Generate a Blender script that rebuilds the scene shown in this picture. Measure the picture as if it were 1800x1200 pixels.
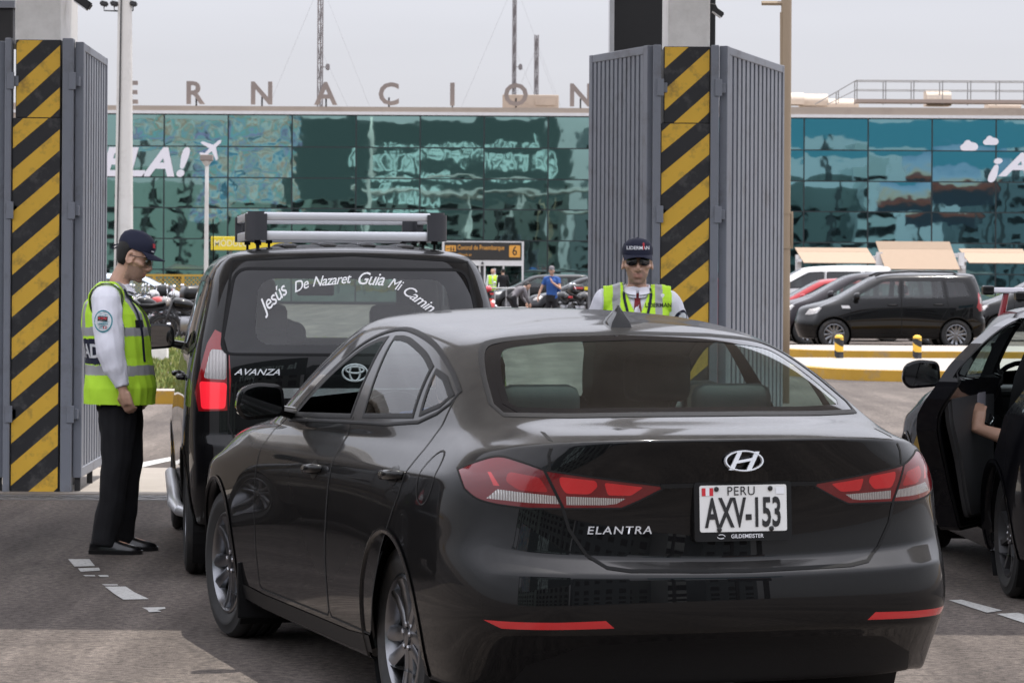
import bpy, bmesh, math, random
import numpy as np
from mathutils import Vector, Matrix
from mathutils.bvhtree import BVHTree
from mathutils.geometry import interpolate_bezier

for o in list(bpy.data.objects):
    bpy.data.objects.remove(o, do_unlink=True)
SC = bpy.context.scene
COL = SC.collection
R = math.radians
random.seed(7)

# ------------------------------------------------------------------ camera
CAM_H, FPX, HY, ROLL = 1.56, 5200.0, 480.0, R(0.35)
cam_d = bpy.data.cameras.new('camera')
cam = bpy.data.objects.new('camera', cam_d)
COL.objects.link(cam)
cam_d.sensor_width = 36.0
cam_d.lens = FPX / 1800 * 36
cam_d.shift_y = -(600 - HY) / 1800
cam_d.clip_start, cam_d.clip_end = 0.1, 4000
cam.matrix_world = Matrix.Translation((0, 0, CAM_H)) @ Matrix.Rotation(R(90), 4, 'X') @ Matrix.Rotation(ROLL, 4, 'Z')
cam_d.dof.use_dof = True
cam_d.dof.focus_distance = 11.5
cam_d.dof.aperture_fstop = 16
SC.camera = cam

# ------------------------------------------------------------------ sky, sun, exposure
SUN = Vector((0.15, 0.15, 1.0)).normalized()
SUN_EL = math.asin(SUN.z)
w = bpy.data.worlds.new('World'); SC.world = w; w.use_nodes = True
nt = w.node_tree; nt.nodes.clear()
sky = nt.nodes.new('ShaderNodeTexSky'); sky.sky_type = 'NISHITA'; sky.sun_disc = False
sky.sun_elevation = SUN_EL
sky.sun_rotation = math.atan2(SUN.x, SUN.y)
sky.air_density, sky.dust_density, sky.ozone_density = 1.0, 2.0, 1.0
hsv = nt.nodes.new('ShaderNodeHueSaturation'); hsv.inputs['Saturation'].default_value = 0.30
tint = nt.nodes.new('ShaderNodeMix'); tint.data_type = 'RGBA'; tint.blend_type = 'MULTIPLY'
tint.inputs[0].default_value = 1.0; tint.inputs[7].default_value = (0.96, 0.965, 1.05, 1)
bg = nt.nodes.new('ShaderNodeBackground'); bg.inputs['Strength'].default_value = 0.135
out = nt.nodes.new('ShaderNodeOutputWorld')
nt.links.new(sky.outputs[0], hsv.inputs['Color']); nt.links.new(hsv.outputs[0], tint.inputs[6])
haze_w = nt.nodes.new('ShaderNodeMix'); haze_w.data_type = 'RGBA'; haze_w.inputs[0].default_value = 0.65
haze_w.inputs[7].default_value = (3.75, 3.72, 3.95, 1)          # even white overcast glare mixed into the clear sky
nt.links.new(tint.outputs[2], haze_w.inputs[6])
tcw = nt.nodes.new('ShaderNodeTexCoord'); sxw = nt.nodes.new('ShaderNodeSeparateXYZ'); grw = nt.nodes.new('ShaderNodeMapRange')
grw.inputs[1].default_value = 0.10; grw.inputs[2].default_value = 0.42; grw.inputs[3].default_value = 1.0; grw.inputs[4].default_value = 2.6
nt.links.new(tcw.outputs['Generated'], sxw.inputs[0]); nt.links.new(sxw.outputs[2], grw.inputs[0])      # hazy sky grows brighter towards the high sun
mulw = nt.nodes.new('ShaderNodeVectorMath'); mulw.operation = 'SCALE'
nt.links.new(haze_w.outputs[2], mulw.inputs[0]); nt.links.new(grw.outputs[0], mulw.inputs['Scale'])
cln = nt.nodes.new('ShaderNodeTexNoise'); cln.inputs['Scale'].default_value = 2.2; cln.inputs['Detail'].default_value = 4      # faint cloud streaks
mpw = nt.nodes.new('ShaderNodeMapping'); mpw.inputs['Scale'].default_value = (1, 1, 7); nt.links.new(tcw.outputs['Generated'], mpw.inputs[0]); nt.links.new(mpw.outputs[0], cln.inputs['Vector'])
clr = nt.nodes.new('ShaderNodeMapRange'); clr.inputs[1].default_value = 0.3; clr.inputs[2].default_value = 0.7; clr.inputs[3].default_value = 0.93; clr.inputs[4].default_value = 1.05
nt.links.new(cln.outputs[0], clr.inputs[0])
mulc = nt.nodes.new('ShaderNodeVectorMath'); mulc.operation = 'SCALE'; nt.links.new(mulw.outputs[0], mulc.inputs[0]); nt.links.new(clr.outputs[0], mulc.inputs['Scale'])
nt.links.new(mulc.outputs[0], bg.inputs['Color']); nt.links.new(bg.outputs[0], out.inputs['Surface'])
sd = bpy.data.lights.new('sun', 'SUN'); sd.energy = 3.3; sd.angle = R(0.5); sd.color = (1.0, 0.95, 0.88)
so = bpy.data.objects.new('sun', sd); COL.objects.link(so)
so.rotation_euler = SUN.to_track_quat('Z', 'Y').to_euler()
SC.view_settings.view_transform = 'Standard'; SC.view_settings.look = 'None'
SC.view_settings.gamma = 1.0; SC.view_settings.exposure = 0.5; SC.view_settings.use_curve_mapping = False
SC.render.engine = 'CYCLES'
SC.cycles.max_bounces = 10; SC.cycles.transparent_max_bounces = 24
SC.cycles.glossy_bounces = 5; SC.cycles.diffuse_bounces = 3
SC.cycles.caustics_reflective = False; SC.cycles.caustics_refractive = False
SC.cycles.use_denoising = True

# ------------------------------------------------------------------ helpers: places
CR, SR = math.cos(ROLL), math.sin(ROLL)
def at(px, py, Y):
    """world point at depth Y that the photo shows at (px, py)"""
    a_, b_ = px - 900, HY - py
    a, b = a_ * CR - b_ * SR, b_ * CR + a_ * SR
    return Vector((a * Y / FPX, Y, CAM_H + b * Y / FPX))
def ground_at(px, py, z=0.0):
    a_, b_ = px - 900, HY - py
    a, b = a_ * CR - b_ * SR, b_ * CR + a_ * SR
    Y = (z - CAM_H) * FPX / b
    return Vector((a * Y / FPX, Y, z))

# ------------------------------------------------------------------ helpers: materials
MATS = {}
def _n(nt, t, **kw):
    n = nt.nodes.new(t)
    for k, v in kw.items(): setattr(n, k, v)
    return n
def mat(name, col, rough=0.5, metal=0.0, var=0.12, scale=6.0, bump=0.0, bscale=40.0, coat=0.0, spec=0.5,
        emit=None, estr=0.0, coatr=0.03, wear=None, wear_amt=0.0, wscale=3.0):
    """principled material whose colour wanders a little with noise (procedural, object space)"""
    if name in MATS: return MATS[name]
    m = bpy.data.materials.new(name); m.use_nodes = True
    nt = m.node_tree; b = nt.nodes['Principled BSDF']
    tc = _n(nt, 'ShaderNodeTexCoord')
    no = _n(nt, 'ShaderNodeTexNoise'); no.inputs['Scale'].default_value = scale; no.inputs['Detail'].default_value = 5
    nt.links.new(tc.outputs['Object'], no.inputs['Vector'])
    mx = _n(nt, 'ShaderNodeMix', data_type='RGBA')
    c = Vector(col[:3])
    mx.inputs[6].default_value = (*(c * (1 - var)), 1); mx.inputs[7].default_value = (*(c * (1 + var)), 1)
    nt.links.new(no.outputs['Fac'], mx.inputs[0])
    last = mx.outputs[2]
    if wear:
        n2 = _n(nt, 'ShaderNodeTexNoise'); n2.inputs['Scale'].default_value = wscale; n2.inputs['Detail'].default_value = 8
        n2.inputs['Roughness'].default_value = 0.7
        nt.links.new(tc.outputs['Object'], n2.inputs['Vector'])
        mr = _n(nt, 'ShaderNodeMapRange'); mr.inputs[1].default_value = 0.52; mr.inputs[2].default_value = 0.72
        mr.inputs[4].default_value = wear_amt
        nt.links.new(n2.outputs['Fac'], mr.inputs[0])
        m2 = _n(nt, 'ShaderNodeMix', data_type='RGBA'); m2.inputs[7].default_value = (*wear, 1)
        nt.links.new(mr.outputs[0], m2.inputs[0]); nt.links.new(last, m2.inputs[6]); last = m2.outputs[2]
    nt.links.new(last, b.inputs['Base Color'])
    b.inputs['Roughness'].default_value = rough; b.inputs['Metallic'].default_value = metal
    b.inputs['Specular IOR Level'].default_value = spec
    b.inputs['Coat Weight'].default_value = coat; b.inputs['Coat Roughness'].default_value = coatr
    if emit:
        b.inputs['Emission Color'].default_value = (*emit, 1); b.inputs['Emission Strength'].default_value = estr
    if bump:
        n3 = _n(nt, 'ShaderNodeTexNoise'); n3.inputs['Scale'].default_value = bscale; n3.inputs['Detail'].default_value = 4
        nt.links.new(tc.outputs['Object'], n3.inputs['Vector'])
        bp = _n(nt, 'ShaderNodeBump'); bp.inputs['Strength'].default_value = bump; bp.inputs['Distance'].default_value = 0.01
        nt.links.new(n3.outputs['Fac'], bp.inputs['Height']); nt.links.new(bp.outputs[0], b.inputs['Normal'])
    MATS[name] = m
    return m

def glass_mat(name, tint, ior=1.45, boost=1.0, rough=0.0, dust=0.0):
    """thin pane: tinted see-through plus mirror reflection by Fresnel, with a film of dust"""
    if name in MATS: return MATS[name]
    m = bpy.data.materials.new(name); m.use_nodes = True
    nt = m.node_tree; nt.nodes.clear()
    o = _n(nt, 'ShaderNodeOutputMaterial')
    tr = _n(nt, 'ShaderNodeBsdfTransparent'); tr.inputs[0].default_value = (*tint, 1)
    gl = _n(nt, 'ShaderNodeBsdfGlossy'); gl.inputs['Roughness'].default_value = rough
    # Schlick reflectance, the same from either side of the pane
    ge = _n(nt, 'ShaderNodeNewGeometry'); dt = _n(nt, 'ShaderNodeVectorMath', operation='DOT_PRODUCT'); ab = _n(nt, 'ShaderNodeMath', operation='ABSOLUTE')
    nt.links.new(ge.outputs['Normal'], dt.inputs[0]); nt.links.new(ge.outputs['Incoming'], dt.inputs[1]); nt.links.new(dt.outputs['Value'], ab.inputs[0])
    om = _n(nt, 'ShaderNodeMath', operation='SUBTRACT'); om.inputs[0].default_value = 1.0; nt.links.new(ab.outputs[0], om.inputs[1])
    pw = _n(nt, 'ShaderNodeMath', operation='POWER'); pw.inputs[1].default_value = 5.0; nt.links.new(om.outputs[0], pw.inputs[0])
    f0 = ((ior - 1) / (ior + 1)) ** 2 * 1.6
    fr = _n(nt, 'ShaderNodeMath', operation='MULTIPLY_ADD'); fr.inputs[1].default_value = 1 - f0; fr.inputs[2].default_value = f0; nt.links.new(pw.outputs[0], fr.inputs[0])
    mu = _n(nt, 'ShaderNodeMath', operation='MULTIPLY'); mu.inputs[1].default_value = boost; mu.use_clamp = True
    nt.links.new(fr.outputs[0], mu.inputs[0])
    mx = _n(nt, 'ShaderNodeMixShader')
    nt.links.new(mu.outputs[0], mx.inputs[0]); nt.links.new(tr.outputs[0], mx.inputs[1]); nt.links.new(gl.outputs[0], mx.inputs[2])
    last = mx
    if dust:
        df = _n(nt, 'ShaderNodeBsdfDiffuse'); df.inputs[0].default_value = (0.45, 0.42, 0.38, 1)
        tc = _n(nt, 'ShaderNodeTexCoord'); no = _n(nt, 'ShaderNodeTexNoise'); no.inputs['Scale'].default_value = 9; no.inputs['Detail'].default_value = 8
        nt.links.new(tc.outputs['Object'], no.inputs['Vector'])
        mr = _n(nt, 'ShaderNodeMapRange'); mr.inputs[1].default_value = 0.35; mr.inputs[2].default_value = 0.8
        mr.inputs[3].default_value = dust * 0.4; mr.inputs[4].default_value = dust * 2
        nt.links.new(no.outputs['Fac'], mr.inputs[0])
        m2 = _n(nt, 'ShaderNodeMixShader'); nt.links.new(mr.outputs[0], m2.inputs[0])
        nt.links.new(mx.outputs[0], m2.inputs[1]); nt.links.new(df.outputs[0], m2.inputs[2]); last = m2
    nt.links.new(last.outputs[0], o.inputs['Surface'])
    MATS[name] = m
    return m

def paint_mat(name, col, dust=0.10, flake=0.0):
    """car paint: dark base, clear coat, dust that settles unevenly and thickest on upward panels"""
    if name in MATS: return MATS[name]
    m = bpy.data.materials.new(name); m.use_nodes = True
    nt = m.node_tree; b = nt.nodes['Principled BSDF']
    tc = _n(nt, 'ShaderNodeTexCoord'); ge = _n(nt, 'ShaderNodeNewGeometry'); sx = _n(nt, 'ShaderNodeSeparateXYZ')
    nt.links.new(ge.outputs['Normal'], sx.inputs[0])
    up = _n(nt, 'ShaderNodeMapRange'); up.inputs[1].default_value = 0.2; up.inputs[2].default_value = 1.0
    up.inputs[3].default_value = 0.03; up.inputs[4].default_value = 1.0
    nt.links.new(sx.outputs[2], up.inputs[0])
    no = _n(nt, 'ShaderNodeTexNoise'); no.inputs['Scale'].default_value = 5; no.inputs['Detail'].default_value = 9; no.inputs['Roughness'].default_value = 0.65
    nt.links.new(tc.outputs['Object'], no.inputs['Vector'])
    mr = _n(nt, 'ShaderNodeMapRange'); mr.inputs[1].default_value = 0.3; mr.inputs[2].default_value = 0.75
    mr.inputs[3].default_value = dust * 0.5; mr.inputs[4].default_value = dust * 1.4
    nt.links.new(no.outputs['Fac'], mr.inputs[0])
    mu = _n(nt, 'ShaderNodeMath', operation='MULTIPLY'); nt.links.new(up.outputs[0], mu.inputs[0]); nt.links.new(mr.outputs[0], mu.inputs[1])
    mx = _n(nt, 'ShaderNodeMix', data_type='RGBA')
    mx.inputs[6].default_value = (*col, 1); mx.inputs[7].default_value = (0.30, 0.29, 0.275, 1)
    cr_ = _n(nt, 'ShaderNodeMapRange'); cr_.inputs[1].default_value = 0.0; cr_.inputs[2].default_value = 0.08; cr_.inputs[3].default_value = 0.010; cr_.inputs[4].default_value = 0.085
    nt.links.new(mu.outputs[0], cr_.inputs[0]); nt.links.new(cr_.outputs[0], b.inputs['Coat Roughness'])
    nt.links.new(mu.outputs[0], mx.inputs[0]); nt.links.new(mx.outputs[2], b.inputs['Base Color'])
    b.inputs['Roughness'].default_value = 0.4; b.inputs['Specular IOR Level'].default_value = 0.05
    b.inputs['Coat Weight'].default_value = 0.72; b.inputs['Coat IOR'].default_value = 1.45; b.inputs['Coat Roughness'].default_value = 0.015
    MATS[name] = m
    return m

# ------------------------------------------------------------------ helpers: objects and meshes
def link_mesh(name, bm, m, parent=None, smooth=False, loc=None, angle=None):
    me = bpy.data.meshes.new(name)
    bm.normal_update()
    bm.to_mesh(me); bm.free()
    for x in (m if isinstance(m, (list, tuple)) else [m]): me.materials.append(x)
    if smooth: me.polygons.foreach_set('use_smooth', [True] * len(me.polygons))
    if angle is not None:
        me.polygons.foreach_set('use_smooth', [True] * len(me.polygons))
        me.set_sharp_from_angle(angle=R(angle))
    o = bpy.data.objects.new(name, me); COL.objects.link(o)
    if parent: o.parent = parent
    if loc is not None: o.location = loc
    return o
def tag(o, label=None, cat=None, group=None, kind=None):
    if label: o['label'] = label
    if cat: o['category'] = cat
    if group: o['group'] = group
    if kind: o['kind'] = kind
    return o
def empty(name, loc=(0, 0, 0), rz=0.0, label=None, cat=None, group=None):
    o = bpy.data.objects.new(name, None); COL.objects.link(o)
    o.location = loc; o.rotation_euler = (0, 0, rz); o.empty_display_size = 0.2
    return tag(o, label, cat, group)
def copy_tree(o, loc=None, rz=None, label=None, parent=None):
    c = o.copy(); COL.objects.link(c)
    if parent is not None: c.parent = parent
    if loc is not None: c.location = loc
    if rz is not None: c.rotation_euler = (0, 0, rz)
    if label: c['label'] = label
    for ch in list(o.children): copy_tree(ch, parent=c)
    return c

def box(bm, x0, x1, y0, y1, z0, z1, mi=0, bev=0.0):
    M = Matrix.Translation(((x0 + x1) / 2, (y0 + y1) / 2, (z0 + z1) / 2)) @ Matrix.Diagonal((abs(x1 - x0), abs(y1 - y0), abs(z1 - z0), 1))
    r = bmesh.ops.create_cube(bm, size=1, matrix=M)
    if mi:
        for v in r['verts']:
            for f in v.link_faces: f.material_index = mi
    if bev:
        es = list({e for v in r['verts'] for e in v.link_edges})
        bmesh.ops.bevel(bm, geom=es, offset=bev, segments=2, affect='EDGES', profile=0.5)
    return r['verts']
def obox(bm, M, sx, sy, sz, bev=0.0, mi=0):
    r = bmesh.ops.create_cube(bm, size=1, matrix=M @ Matrix.Diagonal((sx, sy, sz, 1)))
    if mi:
        for v in r['verts']:
            for f in v.link_faces: f.material_index = mi
    if bev:
        es = list({e for v in r['verts'] for e in v.link_edges})
        bmesh.ops.bevel(bm, geom=es, offset=bev, segments=2, affect='EDGES')
def frame_from(a, b, up=Vector((0, 0, 1))):
    d = (Vector(b) - Vector(a)); L = d.length; d.normalize()
    if abs(d.dot(up)) > 0.99: up = Vector((0, 1, 0))
    x = up.cross(d).normalized(); y = d.cross(x)
    return Matrix(((x.x, y.x, d.x), (x.y, y.y, d.y), (x.z, y.z, d.z))), L
def tube(bm, pts, radii, n=10, cap=True, mi=0, flat=1.0):
    """swept tube through pts; radii scalar, list of r or list of (rx, ry)"""
    pts = [Vector(p) for p in pts]
    if not isinstance(radii, (list, tuple)): radii = [radii] * len(pts)
    rings = []
    px = None
    for i, p in enumerate(pts):
        t = (pts[min(i + 1, len(pts) - 1)] - pts[max(i - 1, 0)]).normalized()
        if px is None:
            ref = Vector((0, 0, 1)) if abs(t.z) < 0.9 else Vector((1, 0, 0))
            x = ref.cross(t).normalized()
        else:
            x = (px - t * px.dot(t)).normalized()
        px = x; y = t.cross(x)
        r = radii[i]; rx, ry = r if isinstance(r, (tuple, list)) else (r, r * flat)
        rings.append([bm.verts.new(p + x * (rx * math.cos(2 * math.pi * k / n)) + y * (ry * math.sin(2 * math.pi * k / n))) for k in range(n)])
    fs = []
    for a, b in zip(rings[:-1], rings[1:]):
        for k in range(n):
            fs.append(bm.faces.new((a[k], a[(k + 1) % n], b[(k + 1) % n], b[k])))
    if cap:
        fs.append(bm.faces.new(rings[0][::-1])); fs.append(bm.faces.new(rings[-1]))
    for f in fs: f.material_index = mi
    return rings
def lathe(bm, prof, n=32, M=None, mi=0, close=False):
    """profile of (r, h): turned about local Z"""
    M = M or Matrix.Identity(4)
    rings = [[bm.verts.new(M @ Vector((r * math.cos(2 * math.pi * k / n), r * math.sin(2 * math.pi * k / n), h))) for k in range(n)] for r, h in prof]
    pr = list(zip(rings[:-1], rings[1:]))
    if close: pr.append((rings[-1], rings[0]))
    for a, b in pr:
        for k in range(n):
            f = bm.faces.new((a[k], a[(k + 1) % n], b[(k + 1) % n], b[k])); f.material_index = mi
    return rings
def loft(bm, rings, cap=True, mi=0, closed=True):
    vs = [[bm.verts.new(p) for p in r] for r in rings]
    fs = []
    for a, b in zip(vs[:-1], vs[1:]):
        n = len(a)
        for k in range(n if closed else n - 1):
            fs.append(bm.faces.new((a[k], a[(k + 1) % n], b[(k + 1) % n], b[k])))
    if cap:
        fs.append(bm.faces.new(vs[0][::-1])); fs.append(bm.faces.new(vs[-1]))
    for f in fs: f.material_index = mi
    return vs
def prism(bm, pts, M, depth, mi=0):
    """closed 2-D outline in M's xy plane pushed out along M's z"""
    a = [bm.verts.new(M @ Vector((p[0], p[1], 0))) for p in pts]
    b = [bm.verts.new(M @ Vector((p[0], p[1], depth))) for p in pts]
    n = len(a)
    fs = [bm.faces.new((a[k], a[(k + 1) % n], b[(k + 1) % n], b[k])) for k in range(n)]
    fs += [bm.faces.new(a[::-1]), bm.faces.new(b)]
    for f in fs: f.material_index = mi
def recalc(bm): bmesh.ops.recalc_face_normals(bm, faces=bm.faces[:])
def modded(me, *mods):
    """mesh data after modifiers given as (type, {settings})"""
    o = bpy.data.objects.new('work', me); COL.objects.link(o)
    for t, kw in mods:
        md = o.modifiers.new(t.lower(), t)
        for k, v in kw.items(): setattr(md, k, v)
    dg = bpy.context.evaluated_depsgraph_get(); dg.update()
    r = bpy.data.meshes.new_from_object(o.evaluated_get(dg), depsgraph=dg)
    bpy.data.objects.remove(o, do_unlink=True)
    return r
def text_mesh(body, size=1.0, bold=0.0, shear=0.0, spacing=1.0, extrude=0.0, sx=1.0, align='CENTER', res=3):
    c = bpy.data.curves.new('lettering', 'FONT'); c.body = body; c.size = size; c.offset = bold; c.shear = shear
    c.space_character = spacing; c.extrude = extrude; c.align_x = align; c.align_y = 'CENTER'; c.resolution_u = res
    o = bpy.data.objects.new('work', c); COL.objects.link(o)
    dg = bpy.context.evaluated_depsgraph_get(); dg.update()
    me = bpy.data.meshes.new_from_object(o.evaluated_get(dg), depsgraph=dg)
    bpy.data.objects.remove(o, do_unlink=True)
    if sx != 1.0: me.transform(Matrix.Diagonal((sx, 1, 1, 1)))
    return me
def text_obj(name, body, m, M, parent=None, width=None, **kw):
    """flat or extruded lettering in M's xy plane; width fits it"""
    me = text_mesh(body, **kw)
    if width:
        xs = [v.co.x for v in me.vertices]; k = width / (max(xs) - min(xs))
        me.transform(Matrix.Diagonal((k, k, 1, 1)))
    me.transform(M); me.materials.clear(); me.materials.append(m)
    me.name = name
    o = bpy.data.objects.new(name, me); COL.objects.link(o)
    if parent: o.parent = parent
    return o
def basis(origin, xdir, ydir):
    x = Vector(xdir).normalized(); y = Vector(ydir); y = (y - x * x.dot(y)).normalized(); z = x.cross(y)
    M = Matrix((x, y, z)).transposed().to_4x4(); M.translation = Vector(origin)
    return M
def fillet(pts, r, n=5):
    """round the corners of a closed outline"""
    out = []
    N = len(pts)
    for i in range(N):
        p, a, b = Vector(pts[i]), Vector(pts[i - 1]), Vector(pts[(i + 1) % N])
        rr = r[i] if isinstance(r, (list, tuple)) else r
        d1, d2 = (a - p), (b - p)
        k = min(rr, d1.length * 0.45, d2.length * 0.45)
        if k < 1e-4: out.append(tuple(p)); continue
        s, e = p + d1.normalized() * k, p + d2.normalized() * k
        for t in range(n + 1):
            t /= n
            out.append(tuple(s * (1 - t) ** 2 + p * 2 * t * (1 - t) + e * t * t))
    return out
def crom(pts, n=6, closed=False):
    P = [Vector(p) for p in pts]; N = len(P); out = []
    for i in range(N if closed else N - 1):
        p0 = P[i - 1] if (closed or i > 0) else P[0] * 2 - P[1]
        p1, p2 = P[i], P[(i + 1) % N]
        p3 = P[(i + 2) % N] if (closed or i + 2 < N) else P[-1] * 2 - P[-2]
        for k in range(n):
            t = k / n
            out.append(0.5 * ((2 * p1) + (p2 - p0) * t + (2 * p0 - 5 * p1 + 4 * p2 - p3) * t * t + (3 * p1 - p0 - 3 * p2 + p3) * t ** 3))
    if not closed: out.append(P[-1])
    return [tuple(p) for p in out]
def lerpts(pairs, x):
    if x <= pairs[0][0]: return pairs[0][1]
    for (a, va), (b, vb) in zip(pairs[:-1], pairs[1:]):
        if x <= b: return va + (vb - va) * (x - a) / (b - a)
    return pairs[-1][1]
# ------------------------------------------------------------------ car bodies
def dense(poly, step=0.012):
    out = []
    for i, p in enumerate(poly):
        q = poly[(i + 1) % len(poly)]
        L = math.hypot(q[0] - p[0], q[1] - p[1]); n = max(1, int(L / step))
        out += [(p[0] + (q[0] - p[0]) * k / n, p[1] + (q[1] - p[1]) * k / n) for k in range(n)]
    return out
def poly_offset(poly, d):
    """closed outline moved outward by d (inward when negative)"""
    A = sum(p[0] * q[1] - q[0] * p[1] for p, q in zip(poly, poly[1:] + poly[:1]))
    s = 1 if A > 0 else -1
    out = []
    N = len(poly)
    for i in range(N):
        a, p, b = Vector(poly[i - 1]), Vector(poly[i]), Vector(poly[(i + 1) % N])
        e1, e2 = (p - a), (b - p)
        if e1.length < 1e-9 or e2.length < 1e-9: out.append(tuple(p)); continue
        e1.normalize(); e2.normalize()
        n1, n2 = Vector((e1.y, -e1.x)) * s, Vector((e2.y, -e2.x)) * s
        n = (n1 + n2)
        if n.length < 1e-6: n = n1
        n.normalize(); c = max(0.5, n.dot(n1))
        out.append(tuple(p + n * (d / c)))
    return out
def inside(poly, U):
    P = np.array(poly); x, y = U[:, 0], U[:, 1]; r = np.zeros(len(U), bool)
    for (x0, y0), (x1, y1) in zip(P, np.roll(P, -1, 0)):
        if y0 == y1: continue
        c = ((y0 > y) != (y1 > y)) & (x < (x1 - x0) * (y - y0) / (y1 - y0) + x0)
        r ^= c
    return r
def nearest(poly, U):
    P = np.array(poly); best = np.full(len(U), 1e9); pos = np.zeros_like(U)
    for a, b in zip(P, np.roll(P, -1, 0)):
        d = b - a; L = d @ d
        if L < 1e-14: continue
        t = np.clip(((U - a) @ d) / L, 0, 1); q = a + t[:, None] * d
        dd = np.hypot(*(U - q).T); k = dd < best
        best[k] = dd[k]; pos[k] = q[k]
    return best, pos

class Shell:
    """smooth car skin grown from a coarse cage; windows, doors and lamps are cut out of it.
    An outline lives in the plane seen along direction angle a (degrees): 0 from behind, -90 from the left, 90 from the right, 180 from the front."""
    def __init__(s, rings, creases=(), levels=3, cap=True):
        bm = bmesh.new(); V = {}
        nr, ns = len(rings), len(rings[0])
        for r in range(nr):
            for k in range(ns):
                x, y, z = rings[r][k]
                v = bm.verts.new((x, y, z)); V[r, k, 1] = v
                V[r, k, -1] = v if abs(y) < 1e-6 else bm.verts.new((x, -y, z))
        for r in range(nr - 1):
            for k in range(ns - 1):
                for sd in (1, -1):
                    q = [V[r, k, sd], V[r, k + 1, sd], V[r + 1, k + 1, sd], V[r + 1, k, sd]]
                    u = []
                    for v in q:
                        if v not in u: u.append(v)
                    if len(u) >= 3:
                        try: bm.faces.new(u if sd == -1 else u[::-1])
                        except ValueError: pass
        if cap:
            for k in range(ns - 1):
                q = []
                for v in (V[0, k, 1], V[0, k + 1, 1], V[0, k + 1, -1], V[0, k, -1]):
                    if v not in q: q.append(v)
                if len(q) >= 3: bm.faces.new(q)
        cl = bm.edges.layers.float.new('crease_edge')
        for c in creases:
            if c[0] == 'r':
                _, r, k0, k1, val = c
                for k in range(k0, k1):
                    for sd in (1, -1):
                        e = bm.edges.get((V[r, k, sd], V[r, k + 1, sd]))
                        if e: e[cl] = val
            else:
                _, k, r0, r1, val = c
                for r in range(r0, r1):
                    for sd in (1, -1):
                        e = bm.edges.get((V[r, k, sd], V[r + 1, k, sd]))
                        if e: e[cl] = val
        recalc(bm)
        me = bpy.data.meshes.new('cage'); bm.to_mesh(me); bm.free()
        d = modded(me, ('SUBSURF', {'levels': levels, 'render_levels': levels, 'use_creases': True}))
        s.bm = bmesh.new(); s.bm.from_mesh(d)
        s.bm.normal_update()
        s.bvh = BVHTree.FromBMesh(s.bm)
        bpy.data.meshes.remove(d); bpy.data.meshes.remove(me)
    @staticmethod
    def axes(a):
        a = R(a); return Vector((math.cos(a), math.sin(a), 0)), Vector((-math.sin(a), math.cos(a), 0))
    def uv(s, a, p):
        d, q = s.axes(a); return (q.dot(p), p.z)
    def proj(s, a, u, v, lift=0.0):
        d, q = s.axes(a)
        o = q * u + Vector((0, 0, v)) - d * 8
        h, n, i, L = s.bvh.ray_cast(o, d)
        if h is None:
            mid = q * u + Vector((0, 0, v)) + d * ((1.0 if abs(math.cos(R(a))) > 0.5 else 0.0) - 0.8)
            h, n, i, L = s.bvh.find_nearest(mid)
        if n.dot(d) > 0: n = -n
        return h + n * lift, n
    def carve(s, a, poly, refine=1, bm=None, snap=True, facing=0.05):
        """faces inside the outline, taken off the skin (or off bm) as a new bmesh"""
        own = bm is None
        bm = s.bm if own else bm
        d, q = s.axes(a)
        dn, qn = np.array(d), np.array(q)
        lo, hi = np.min(poly, 0) - 0.06, np.max(poly, 0) + 0.06
        def cand():
            res = []
            for f in bm.faces:
                if f.normal.dot(d) < -facing:
                    c = f.calc_center_median(); u = q.dot(c)
                    if lo[0] < u < hi[0] and lo[1] < c.z < hi[1]: res.append(f)
            if not res: return res
            # keep only the nearest layer
            return [f for f in res if s._front(f, d)]
        fs = cand()
        if fs:
            # cut the skin exactly along every edge of the outline
            P2 = np.array(poly, float)
            C = np.array([f.calc_center_median() for f in fs]); U = np.stack([C @ qn, C[:, 2]], 1)
            dist, _ = nearest(poly, U)
            sz = np.array([max((v.co - f.calc_center_median()).length for v in f.verts) for f in fs])
            def info(f):
                P_ = [(q.dot(v.co), v.co.z) for v in f.verts]
                us, vs = [p[0] for p in P_], [p[1] for p in P_]
                return (f, P_, min(us), max(us), min(vs), max(vs))
            active = [info(f) for f, dd, z in zip(fs, dist, sz) if dd < z * 1.3 + .002]
            for A_, B_ in zip(P2, np.roll(P2, -1, 0)):
                ax, ay, bx_, by = float(A_[0]), float(A_[1]), float(B_[0]), float(B_[1])
                L = math.hypot(bx_ - ax, by - ay)
                if L < 1e-6: continue
                ex, ey = (bx_ - ax) / L, (by - ay) / L
                u0, u1, v0, v1 = min(ax, bx_) - 1e-4, max(ax, bx_) + 1e-4, min(ay, by) - 1e-4, max(ay, by) + 1e-4
                sel = []
                for rec in active:
                    if rec[3] < u0 or rec[2] > u1 or rec[5] < v0 or rec[4] > v1: continue
                    ts = [(p[0] - ax) * ex + (p[1] - ay) * ey for p in rec[1]]; ws = [(p[1] - ay) * ex - (p[0] - ax) * ey for p in rec[1]]
                    if min(ws) < 0 < max(ws) and max(ts) > -1e-5 and min(ts) < L + 1e-5: sel.append(rec)
                if not sel: continue
                fsel = [r_[0] for r_ in sel]
                geom = fsel + list({x for f in fsel for x in f.edges}) + list({v for f in fsel for v in f.verts})
                r = bmesh.ops.bisect_plane(bm, geom=geom, dist=2e-5, plane_co=q * ax + Vector((0, 0, ay)), plane_no=q * (-ey) + Vector((0, 0, ex)))
                gone = set(id(r_) for r_ in sel)
                active = [r_ for r_ in active if id(r_) not in gone] + [info(f) for f in r['geom'] if isinstance(f, bmesh.types.BMFace) and f.is_valid]
            bm.normal_update()
            fs = cand()
        if not fs: return bmesh.new()
        C = np.array([f.calc_center_median() for f in fs]); U = np.stack([C @ qn, C[:, 2]], 1)
        ins = inside(poly, U)
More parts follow.
